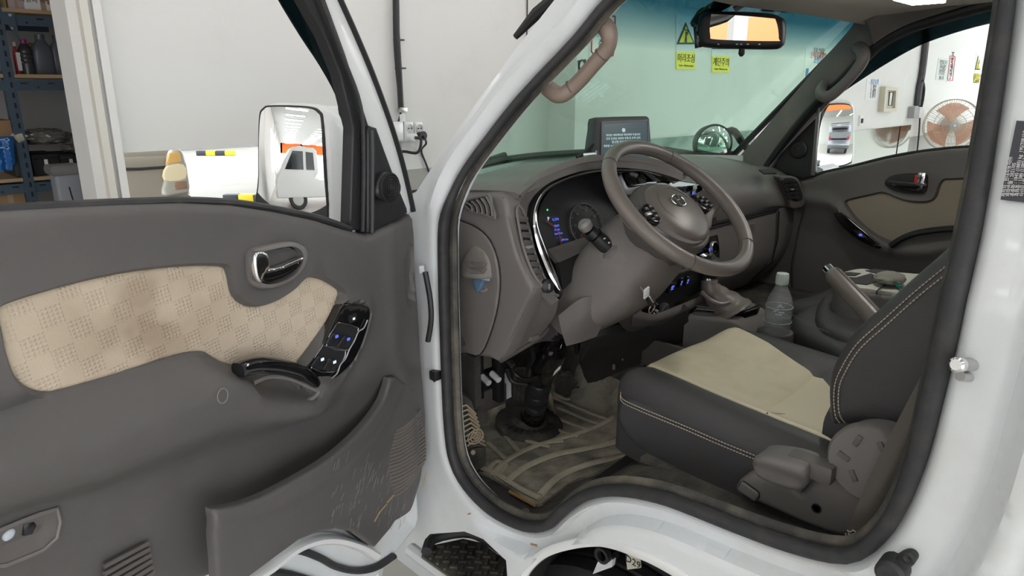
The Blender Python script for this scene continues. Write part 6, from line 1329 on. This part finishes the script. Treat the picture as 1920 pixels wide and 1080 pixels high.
# courtesy lamp pocket and lower left ribs
lpk = sm(FD.px([(-20, 1012), (0, 1005), (60, 980), (110, 961), (124, 962), (126, 975), (120, 1010), (108, 1030), (60, 1052), (20, 1068), (0, 1069), (-20, 1065)], .0), 3, True)
def gz(x, y): q = FD.px([(x, y)], .0)[0]; return float(dh(np.array([q[0]]), np.array([q[1]]))[0])
wl = gz(60, 1010)
O('lamp_recess', sheet(FD, lpk, lambda u, v: wl + .004 - .006 * S(0, .03, sdist(np.stack([u, v], 1), lpk)), .01, .008, rnd=.003), TAUPE_D, DD)
O('lamp_rim', tube(FD.to3(resample(lpk, .02, True), wl + .004), .0028, 6, True), TAUPE, DD)
O('courtesy_bulb', sheet(FD, sm(FD.px([(17, 1014), (26, 1002), (38, 998), (42, 1004), (36, 1016), (22, 1023)], .0), 3, True), wl + .006, .01, .006, rnd=.004), mat('bulb_pale', (.55, .60, .66), .3), DD)
for l in ([(56, 990), (76, 986), (80, 992), (72, 1008), (56, 1012)],): O('lamp_clip', sheet(FD, FD.px(l), wl + .006, .01, .006, rnd=.002), BLACK, DD)
for k in range(6):
    l = [FD.px3([(x, y)], wl + .004)[0] for x, y in ((278 + k * 2, 1018 + k * 11), (240, 1038 + k * 13), (195, 1062 + k * 14))]; O('lower_rib', sweep(sm(l, 4), circle(7, .0035, .004), up=DN), TAUPE_D, DD)
# white outer shell of the door and its seals
shell = FD.px([(-230, 440), (0, 420), (440, 420), (690, 460), (770, 440), (778, 600), (780, 720), (790, 850), (792, 930), (796, 985), (760, 1030), (715, 1085), (690, 1140), (400, 1300), (-230, 1400)], -.03)
O('door_shell', sheet(FD, shell, -.036, .03, .09, rnd=.02), WHITE_P, DD, label='white painted inner door skin')
lipc = [(700, 1040), (668, 1022), (625, 1010), (585, 1012), (545, 1028), (500, 1062), (440, 1100)]
O('shell_lip', sweep(sm(FD.px3(lipc, -.02), 5), circle(10, .010, .020, 2.6), up=DN), WHITE_C, DD)
for i, l in enumerate(([(478, 1052), (520, 1036), (560, 1032), (600, 1046), (630, 1062), (668, 1070), (705, 1063), (738, 1042)], [(430, 1085), (480, 1074), (530, 1075), (570, 1085), (600, 1095)])):
    O('door_seal', sweep(sm(FD.px3(l, -.03), 5), circle(10, .007, .010), up=DN), RUBBER, DD)
O('door_check', merge(tube([(-.80, .30, FD.px([(820, 702)])[0][1]), onX(812, 702, -.80)], .010, 8), box(onX(816, 703, -.805), (.02, .02, .022), bev=.004)), BLACK, DD)
O('trim_clip', box(onX(790, 505, -.82), (.012, .006, .016), bev=.002), WHITE_C, DD)
O('door_wiring', tube(sm(X([(797, 510, -.835), (806, 560, -.83), (808, 600, -.83), (802, 640, -.835)]), 5), .006, 7), BLACK, DD)
# window frame, sail panel, visor, belt seal
O('belt_seal', sweep(sm(FD.px3([(-230, 420), (-100, 404), (0, 394), (120, 387), (240, 381), (350, 378), (440, 382), (520, 394), (600, 411), (655, 430)], -.022), 5), circle(8, .007, .010), up=DN), RUBBER, DD)
wf = FD.px([(545, -150), (580, -150), (640, -10), (700, 130), (740, 250), (776, 400), (757, 402), (716, 290), (690, 240), (606, -10)], -.02)
O('painted_frame', sheet(FD, wf, -.02, .02, .03, rnd=.006), WHITE_C, DD)
O('frame_seal', tube(sm(FD.px3([(574, -150), (634, -10), (667, 64), (700, 143), (735, 240), (758, 320), (775, 396)], -.018), 5), .0055, 8), BLACK, DD)
ch = FD.px([(568, -10), (508, -150), (550, -150), (610, -10), (650, 100), (694, 236), (698, 300), (698, 437), (658, 430), (664, 240), (640, 140), (612, 70)], -.016)
O('window_channel', sheet(FD, ch, -.018, .02, .02, rnd=.004), BLACK, DD)
O('channel_groove', tube(sm(FD.px3([(538, -150), (598, -10), (640, 100), (676, 200), (682, 300), (680, 434)], -.012), 5), .004, 6), RUBBER, DD)
slp = FD.px([(690, 246), (696, 236), (708, 240), (722, 280), (746, 345), (768, 398), (762, 404), (694, 440), (690, 436)], -.006)
O('sail_panel', sheet(FD, slp, -.006, .012, .02, rnd=.006), BLACK, DD, label='black triangular sail panel')
O('sail_ridge', tube(sm(FD.px3([(697, 244), (698, 300), (697, 436)], -.004), 3), .006, 8), BLACK, DD)
tw = FD.px([(723, 351)], .0)[0]
O('tweeter_housing', sheet(FD, sm(FD.px([(718, 322), (735, 328), (748, 345), (746, 364), (732, 374), (712, 374), (702, 362), (706, 340)]), 4, True), .008, .008, .02, rnd=.008), BLACK, DD)
O('tweeter_grille', lathe([(.028, 0), (.028, .004), (.025, .0055), (.024, .003), (0, .006)], FD.to3([tw], .008)[0], DN, 30), MATTE, DD)
for r__ in (.006, .011, .016, .021): O('grille_ring', tube(FD.to3(np.array(tw) + circle(26, r__), .0135), .0012, 5, True), BLACK, DD)
VISM = glassmat('smoked_visor', (.06, .095, .105))
vs = sm(FD.px([(515, -20), (450, -150), (545, -150), (606, -20), (640, 100), (662, 190), (668, 236), (652, 232), (640, 214), (634, 180), (604, 124), (566, 66)], -.06), 3, True)
O('rain_visor', sheet(FD, vs, -.062, .02, .004), VISM, DD, label='dark smoked rain visor')
O('visor_end', sheet(FD, sm(FD.px([(650, 190), (664, 196), (670, 236), (652, 230)], -.05), 3, True), -.052, .02, .006, rnd=.004), mat('visor_grey', (.08, .085, .09), .35), DD)
# door mirror
TM = 1.54; mo_ = at(548, 300, TM); mn = np.array([-.845, -.53, .06]); mn /= np.linalg.norm(mn); mu_ = np.cross((0, 0, 1), mn); mu_ /= np.linalg.norm(mu_)
FMr = Frame(mo_, mu_, np.cross(mn, mu_), mn)
hs = sm(FMr.px([(478, 330), (477, 240), (482, 208), (494, 195), (520, 191), (575, 194), (606, 202), (632, 232), (648, 275), (657, 330), (660, 436), (560, 446), (480, 436)]), 4, True)
O('mirror_housing', sheet(FMr, hs, lambda u, v: -.004 - .09 * S(FMr.px([(612, 300)])[0][0], FMr.px([(665, 300)])[0][0], u), .012, .10, rnd=.02), WHITE_C, DD, label='white door mirror housing')
ms = sm(FMr.px([(483, 330), (484, 225), (492, 202), (510, 197), (575, 199), (598, 208), (606, 230), (612, 330), (615, 395), (608, 414), (560, 412), (484, 395)]), 4, True)
O('mirror_gasket', sheet(FMr, ms, .0, .012, .012, rnd=.003), BLACK, DD)
mg = np.mean(ms, 0) + (ms - np.mean(ms, 0)) * (.945, .965)
_c = np.mean(mg, 0); O('mirror_glass', sheet(FMr, mg, lambda u, v: .006 - ((u - _c[0]) ** 2 + (v - _c[1]) ** 2) / 2.6, .006, .003), MIRROR, DD, label='door mirror glass')

# ------------------------------------------------------------------ passenger door
PDR = E('passenger_door', TRUCK); FP2 = FX(.70)
po = FP2.px([(1496, 340), (1520, 334), (1545, 325), (1600, 313), (1660, 298), (1720, 287), (1780, 280), (1830, 277), (1960, 272), (1960, 600), (1700, 640), (1560, 640), (1478, 560), (1476, 500), (1490, 430), (1506, 390)])
PIN = sm(FP2.px([(1587, 379), (1600, 373), (1640, 364), (1655, 361), (1672, 366), (1690, 374), (1720, 379), (1745, 377), (1756, 368), (1762, 350), (1770, 338), (1790, 336), (1940, 334), (1940, 440), (1830, 425), (1790, 430), (1735, 440), (1690, 452), (1672, 454), (1640, 438), (1612, 415), (1595, 395)]), 4, True)
PSW = FP2.px([(1556, 372), (1575, 385), (1600, 420), (1640, 450), (1690, 466), (1740, 466), (1800, 455)])
def ph(u, v):
    P = np.stack([u, v], 1); i = sdist(P, PIN); w = -.010 * S(-.002, .006, i) + .010 * np.exp(-np.clip(-i, 0, 1) / .05) * S(.004, -.004, i)
    lin = np.array(sorted(PSW)); lv_ = np.interp(u, lin[:, 0], lin[:, 1])
    return w + .016 * bump(v, lv_ - .01, .022) - .02 * S(.03, .14, lv_ - v)
_in2 = resample(PIN, .008, True)
O('trim_panel', sheet(FP2, po, ph, .012, .04, rnd=.014, crease=[offs(_in2, k) for k in (.008, .004, .0001, -.004, -.008)]), TAUPE_D, PDR, label='dark taupe passenger door trim')
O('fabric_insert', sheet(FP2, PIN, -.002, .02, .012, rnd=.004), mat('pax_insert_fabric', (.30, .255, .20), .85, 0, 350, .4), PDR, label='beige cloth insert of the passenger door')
hb = sm(FP2.px([(1662, 343), (1672, 330), (1700, 325), (1735, 326), (1741, 335), (1739, 356), (1728, 362), (1700, 361), (1676, 355)]), 4, True)
O('handle_bezel', sheet(FP2, hb, .018, .012, .014, rnd=.004), BLACK, PDR)
O('handle_lever', sheet(FP2, sm(FP2.px([(1664, 342), (1700, 343), (1735, 345), (1733, 358), (1715, 358), (1690, 353)]), 2, True), .026, .012, .012, rnd=.004), BLACK_G, PDR)
O('lever_chrome', tube(FP2.px3([(1665, 340), (1700, 343), (1737, 346)], .028), .0035, 8), CHROME, PDR)
O('chrome_plug', box(FP2.px3([(1727, 336)], .026)[0], (.006, .02, .04), bev=.002), CHROME, PDR); O('red_lock', box(FP2.px3([(1720, 337)], .026)[0], (.004, .016, .03), bev=.002), RED, PDR)
O('switch_panel', sheet(FP2, sm(FP2.px([(1568, 400), (1582, 397), (1610, 420), (1645, 448), (1657, 458), (1652, 465), (1620, 452), (1585, 425)]), 2, True), .022, .012, .012, rnd=.003), BLACK_G, PDR)
O('window_switch', sheet(FP2, FP2.px([(1606, 430), (1618, 432), (1630, 444), (1616, 442)]), .030, .02, .008, rnd=.002), BLACK, PDR); O('switch_icon', fbox(FP2, FP2.px([(1620, 438)])[0], .0305, (.010, .007, .001)), BLUELED, PDR)
O('pull_handle', sweep(sm(FP2.px3([(1670, 461), (1690, 448), (1720, 437), (1760, 431), (1800, 428)], .03), 5), circle(10, .010, .012), up=(1, 0, 0)), BLACK, PDR)
O('armrest_cup', sheet(FP2, sm(FP2.px([(1690, 465), (1720, 450), (1770, 444), (1840, 440), (1840, 470), (1740, 476)]), 3, True), .006, .02, .01), MATTE, PDR)
def sx7(l, o=0.): return [side(x, y, .70) + (-o, 0, 0) for x, y in l]
psl = FX(.695); O('sail_panel', sheet(psl, psl.px([(1446, 312), (1460, 296), (1528, 196), (1531, 200), (1525, 330), (1505, 336), (1470, 325)]), .0, .02, .02, rnd=.004), BLACK, PDR)
tw2 = psl.px([(1498, 280)])[0]; O('tweeter_grille', lathe([(.030, 0), (.030, .008), (.026, .010), (.024, .007), (0, .009)], psl.to3([tw2], 0)[0], (-1, 0, 0), 26), BLACK, PDR)
for r__ in (.008, .016): O('grille_ring', tube(psl.to3(np.array(tw2) + circle(24, r__), .010), .0014, 5, True), RUBBER, PDR)
O('frame_seal', sweep(sm(sx7([(1440, 312), (1470, 270), (1530, 196), (1580, 150), (1640, 92), (1700, 56), (1780, 30), (1860, 8), (1930, -4)], .0), 5), circle(10, .016, .022), up=(1, 0, 0)), BLACK, PDR)
vz = [sx7([(1535, 196), (1590, 145), (1650, 92), (1710, 58), (1790, 33), (1870, 12), (1940, 2)]), sx7([(1560, 184), (1610, 150), (1660, 118), (1720, 85), (1790, 60), (1860, 42), (1940, 30)], -.02)]
O('rain_visor', patch(vz, 4, .004), VISM, PDR, label='dark smoked rain visor')
O('division_bar', tube(sx7([(1536, 200), (1530, 260), (1524, 328)], .0), .007, 8), STEEL, PDR)
PGL = glassmat('clear_window', (.93, .95, .94))
pg_ = [side(x, y, .715) for x, y in ((1530, 326), (1545, 190), (1650, 95), (1790, 35), (1960, 5), (1960, 268), (1780, 284), (1660, 302))]
FPG = FX(.715); O('window_glass', patch([[pg_[0], pg_[7], pg_[6], pg_[5]], [pg_[1] * .6 + pg_[0] * .4, pg_[2] * .5 + pg_[7] * .5, pg_[3] * .5 + pg_[6] * .5, pg_[4] * .5 + pg_[5] * .5], [pg_[1], pg_[2], pg_[3], pg_[4]]], 3, .003), PGL, PDR)
O('belt_seal', tube(sm(FP2.px3([(1525, 330), (1545, 323), (1600, 311), (1660, 296), (1720, 285), (1780, 278), (1830, 275), (1950, 270)], -.03), 4), .006, 6), RUBBER, PDR)
O('door_outer', sheet(FX(.78), [(.55 - .9, .8), (.65, .8), (.65, 1.46), (-.1, 1.40), (-.30, 1.40)], .0, .2, .03), WHITE_C, PDR, flat=True)
PM = E('passenger_mirror', TRUCK)
pmo = onX(1567, 252, 1.0); pn_ = np.array([-.52, -.854, .03]); pn_ /= np.linalg.norm(pn_); pu_ = np.cross((0, 0, 1), pn_); pu_ /= np.linalg.norm(pu_); FPM = Frame(pmo, pu_, np.cross(pn_, pu_), pn_)
O('mirror_housing', sheet(FPM, sm(FPM.px([(1526, 322), (1528, 240), (1545, 196), (1560, 188), (1592, 187), (1603, 193), (1607, 215), (1606, 290), (1600, 310), (1585, 316)]), 4, True), -.002, .02, .12, rnd=.02), WHITE_C, PM)
pms = sm(FPM.px([(1531, 316), (1533, 240), (1548, 200), (1560, 194), (1588, 194), (1597, 200), (1600, 215), (1599, 295), (1592, 308), (1570, 314)]), 4, True)
O('mirror_gasket', sheet(FPM, pms, .001, .02, .012, rnd=.003), BLACK, PM)
_c2 = np.mean(pms, 0); O('mirror_glass', sheet(FPM, _c2 + (pms - _c2) * (.93, .95), lambda u, v: .008 - ((u - _c2[0]) ** 2 + (v - _c2[1]) ** 2) / 2.6, .008, .003), MIRROR, PM)
O('mirror_foot', tube([onX(1530, 328, .80), onX(1560, 322, .95)], .03, 8), WHITE_C, PM)

# ------------------------------------------------------------------ outside bits: label, striker, stopper, step, wheel
FB2 = FX(-.815); lb = FB2.px([(1906, 226), (1990, 232), (1975, 385), (1875, 373), (1876, 366)])
LB = E('specification_label', TRUCK, label='black specification sticker on the door pillar')
pbx = onX(1900, 300, -.80); lw = .0
LBW = float(body_w(np.array([-pbx[1]]), np.array([pbx[2]]))[0]); FB2 = Frame((-.78 - .024 - .007, 0, 1.45), (0, -1, 0), np.array([.28, 0, 1]) / 1.0385, np.array([-1, 0, .28]) / 1.0385)
lb = FB2.px([(1906, 226), (1990, 232), (1975, 385), (1876, 374), (1877, 366)])
O('sticker', sheet(FB2, lb, .0, .03, .002), LABELB, LB, flat=True)
_p, _q = FB2.px([(1876, 372), (1903, 230)]); LR_ = math.atan2(_q[1] - _p[1], _q[0] - _p[0])
for k, (s_, z_) in enumerate((('제작자 : 현대자동차㈜', .0047), ('제작연월 : 2021/05', .0047), ('총중량 : 1845 (1885) kg  195/70R15C', .0046), ('축하중 : 1380 (1380) kg  3345C0375 kg', .0045), ('타이어 / 림 규격 : 145/R13C', .0042))):
    text('lettering', s_, FB2, FB2.px([(1881.5 + 8.6 * k, 369 - .3 * k)])[0], .0005, z_, INKW, LB, rot=LR_, align='LEFT')
SK = E('latch_striker', TRUCK)
sp0, sp1 = onX(1838, 684, -.785), onX(1800, 684, -.83)
O('striker_plate', box(onX(1839, 690, -.80), (.006, .03, .045), bev=.002), WHITE_P, SK); O('striker_bar', tube([sp0, sp0 * .2 + sp1 * .8, sp1], [.007, .007, .006], 12), STEEL, SK); O('striker_head', lathe([(.0085, 0), (.0085, .008), (.006, .010), (0, .010)], sp1, sp1 - sp0, 14), CHROME, SK); O('striker_bar', tube([sp0 + (0, .0, -.016), sp1 + (.01, 0, -.016)], .006, 10), STEEL, SK)
RS = E('rubber_stopper', TRUCK)
r0, r1 = onX(1702, 1046, -.80), onX(1676, 1066, -.82)
FST = FX(-.812)
O('stopper_base', sheet(FST, sm(FST.px([(1663, 1058), (1690, 1037), (1708, 1034), (1719, 1044), (1715, 1057), (1692, 1075), (1674, 1079), (1662, 1071)]), 3, True), .010, .008, .03, rnd=.008), RUBBER, RS)
O('stopper_bumper', lathe([(.018, -.01), (.018, .016), (.014, .021), (0, .022)], FST.px3([(1676, 1066)], .0)[0], (-1, 0, 0), 20), RUBBER, RS)
O('stopper_screw', lathe([(.008, 0), (.008, .002), (.005, .003), (0, .001)], FST.px3([(1703, 1046)], .010)[0], (-1, 0, 0), 14), BLACK, RS)
# step well
STP = E('cab_step', TRUCK)
FS2 = FZ(.56); sq = FS2.px([(812, 1022), (868, 1010), (904, 1018), (948, 1050), (960, 1100), (900, 1130), (850, 1085), (790, 1042)])
sq = np.array(sq)
O('step_tread', sheet(FS2, sq, 0., .02, .02), RUBBER_D, STP, flat=True)
rs_ = random.Random(2)
parts = []
lo_, hi_ = sq.min(0), sq.max(0)
for i in range(26):
    for j in range(26):
        p = np.array([lo_[0] + (i + .5) * .014, lo_[1] + (j + .5) * .014])
        if p[0] > hi_[0] or p[1] > hi_[1]: continue
        if inside([p], sq)[0] and (i + j) % 2 == 0 and dist([p], sq)[0] > .012: parts.append(box((p[0], p[1], .5625), (.018, .006, .006), ((.8, .6, 0), (-.6, .8, 0), (0, 0, 1)) if i % 2 else ((.6, -.8, 0), (.8, .6, 0), (0, 0, 1))))
if parts: O('tread_bars', merge(*parts), RUBBER_D, STP, kind='stuff', flat=True)
O('step_edge', tube(sm(FS2.px3([(800, 1035), (812, 1010), (868, 998), (906, 1008), (954, 1044), (962, 1090)], .012), 3), .014, 8), RUBBER, STP)
O('step_front_lip', tube(FS2.px3([(770, 1030), (790, 1045), (850, 1090), (900, 1135)], -.02), .018, 8), WHITE_P, STP)
O('lower_body', sheet(FX(-.42), FX(-.42).px([(700, 940), (830, 980), (960, 1020), (985, 1110), (900, 1300), (600, 1250)]), 0., .03, .03), WHITE_P, STP, flat=True)
WH = E('front_wheel', TRUCK)
wc = np.array([-.575, -.09, .36]); RWH = .335
wax = np.array([1., .04, 0]) / np.linalg.norm([1., .04, 0])
O('tyre', lathe([(RWH * .6, -.10), (RWH * .92, -.105), (RWH * .99, -.085), (RWH, -.05), (RWH * .985, -.046), (RWH * .985, -.036), (RWH, -.032), (RWH * 1.003, -.005), (RWH * .985, -.001), (RWH * .985, .009), (RWH * 1.003, .013), (RWH, .05), (RWH * .99, .085), (RWH * .92, .105), (RWH * .6, .1)], wc, wax, 64), RUBBER, WH)
O('hub', lathe([(RWH * .6, -.06), (RWH * .55, -.07), (RWH * .3, -.06), (0, -.05), (0, .1), (RWH * .6, .1)], wc, wax, 32), STEEL, WH)
AR = E('arch_liner', TRUCK)
O('liner', patch([[(-.76, .12, .5), (-.3, .12, .5)], [(-.76, .06, .80), (-.3, .06, .84)], [(-.76, -.15, .90), (-.3, -.15, .92)], [(-.76, -.42, .88), (-.3, -.42, .9)], [(-.76, -.62, .6), (-.3, -.62, .6)]], 4, .02), MATTE, AR)
O('inner_wall', box((-.33, -.3, .65), (.04, .8, .6)), MATTE, AR)
FTg = FX(-.70); tq = FTg.px([(1173, 1041), (1199, 1040), (1201, 1065), (1176, 1068)])
O('part_tag', sheet(FTg, tq, .0, .03, .003), mat('tag_cream', (.60, .58, .47), .6), AR, flat=True)
text('lettering', 'D29', FTg, np.mean(tq, 0), .001, .021, INKK, AR)
O('arch_bracket', sheet(FTg, FTg.px([(1112, 1056), (1138, 1058), (1136, 1072), (1100, 1085)]), -.02, .03, .01), WHITE_P, AR, flat=True)
O('arch_pipe', tube(FTg.px3([(1128, 1032), (1138, 1042), (1150, 1050)], -.04), .02, 12), BLACK, AR)
O('hole_collar', lathe([(.018, 0), (.018, .012), (.011, .012), (.011, 0)], FTg.px3([(1134, 1038)], -.02)[0], (-1, 0, 0), 16), BLACK, AR)

# ------------------------------------------------------------------ vehicles seen only in the mirrors
def vehicle(name, lab, c, yaw, prof, windows, wheels, W_, body, extra=None):
    """prof in (length, height); local x forward, y across"""
    R_ = np.array([[math.cos(yaw), math.sin(yaw), 0], [-math.sin(yaw), math.cos(yaw), 0], [0, 0, 1.]]); c = np.array(c, float)
    r = E(name, loc=c, label=lab, cat='truck' if 'truck' in name else 'van')
    f1 = Frame(c - R_[1] * W_ / 2, R_[0], (0, 0, 1), -R_[1])
    O('body', sheet(f1, sm(prof, 2, True), .0, .12, W_, rnd=.06), body, r)
    DG = bpy.data.materials.get('dark_glass') or mat('dark_glass', (.02, .025, .03), .06, spec=.8)
    for q in windows:
        for s, w0 in ((1, .012), (-1, -W_ - .012 + .02)): O('side_window', sheet(f1, q, w0 if s > 0 else -W_ + .012, .15, .02), DG, r, flat=True)
    for x in wheels:
        for y in (-1, 1): O('wheel', lathe([(.12, -.1), (.30, -.11), (.34, -.08), (.34, .08), (.30, .11), (.12, .1)], c + R_[0] * x + R_[1] * y * (W_ / 2 - .12) + (0, 0, .34), R_[1], 24), RUBBER, r); O('hub', lathe([(.2, -.115), (.2, .115)], c + R_[0] * x + R_[1] * y * (W_ / 2 - .12) + (0, 0, .34), R_[1], 16), STEEL, r)
    return r, c, R_, f1
truck_p = [(-2.4, .55), (-2.4, .95), (.35, .95), (.40, 1.2), (.45, 1.9), (.75, 1.98), (1.35, 1.95), (1.75, 1.25), (1.95, 1.0), (2.0, .45), (1.6, .38), (-2.3, .42)]
dm_ = ray(545, 330); dm_ /= np.linalg.norm(dm_); rm_ = dm_ - 2 * (dm_ @ mn) * mn
tp = mo_ + rm_ * 7.6 + np.array([0, -1.25, 0]); rh = math.atan2(rm_[1], rm_[0])
r, c, R_, f1 = vehicle('white_truck', 'white small truck parked further along the hall, seen in the driver mirror', (tp[0], tp[1], 0), rh - math.pi / 2 - .1, truck_p, [[(.95, 1.28), (.95, 1.85), (1.32, 1.85), (1.62, 1.28)], [(.55, 1.28), (.58, 1.82), (.85, 1.84), (.85, 1.28)]], (-1.6, 1.25), 1.7, WHITE_C)
dm_ = ray(1572, 262); dm_ /= np.linalg.norm(dm_); rm_ = dm_ - 2 * (dm_ @ pn_) * pn_
vc_ = pmo + rm_ * 13.5
van_p = [(-2.4, .4), (-2.45, 1.0), (-2.3, 1.9), (.8, 1.95), (1.5, 1.2), (2.3, 1.0), (2.35, .4)]
SLV = mat('silver_van_paint', (.30, .31, .33), .3, .5)
r, c, R_, f1 = vehicle('silver_van', 'dark silver van with raised tailgate across the yard, seen in the passenger mirror', (vc_[0], vc_[1], 0), math.atan2(rm_[1], rm_[0]), van_p, [[(-2.1, 1.15), (-2.05, 1.75), (.6, 1.78), (1.2, 1.15)]], (-1.6, 1.6), 1.85, SLV)
fr2 = Frame(c - R_[0] * 2.46, R_[1], (0, 0, 1), -R_[0])
O('rear_opening', sheet(fr2, rrect(1.4, 1.1, .15, c=(0, 1.2)), .012, .2, .02), MATTE, r); O('tailgate', box(c - R_[0] * 2.9 + (0, 0, 2.05), (1.0, 1.6, .06), R_, .02), SLV, r)
for s_ in (-1, 1): O('tail_lamp', fbox(fr2, (s_ * .8, 1.15), .02, (.14, .4, .04), 0, .01), RED, r)
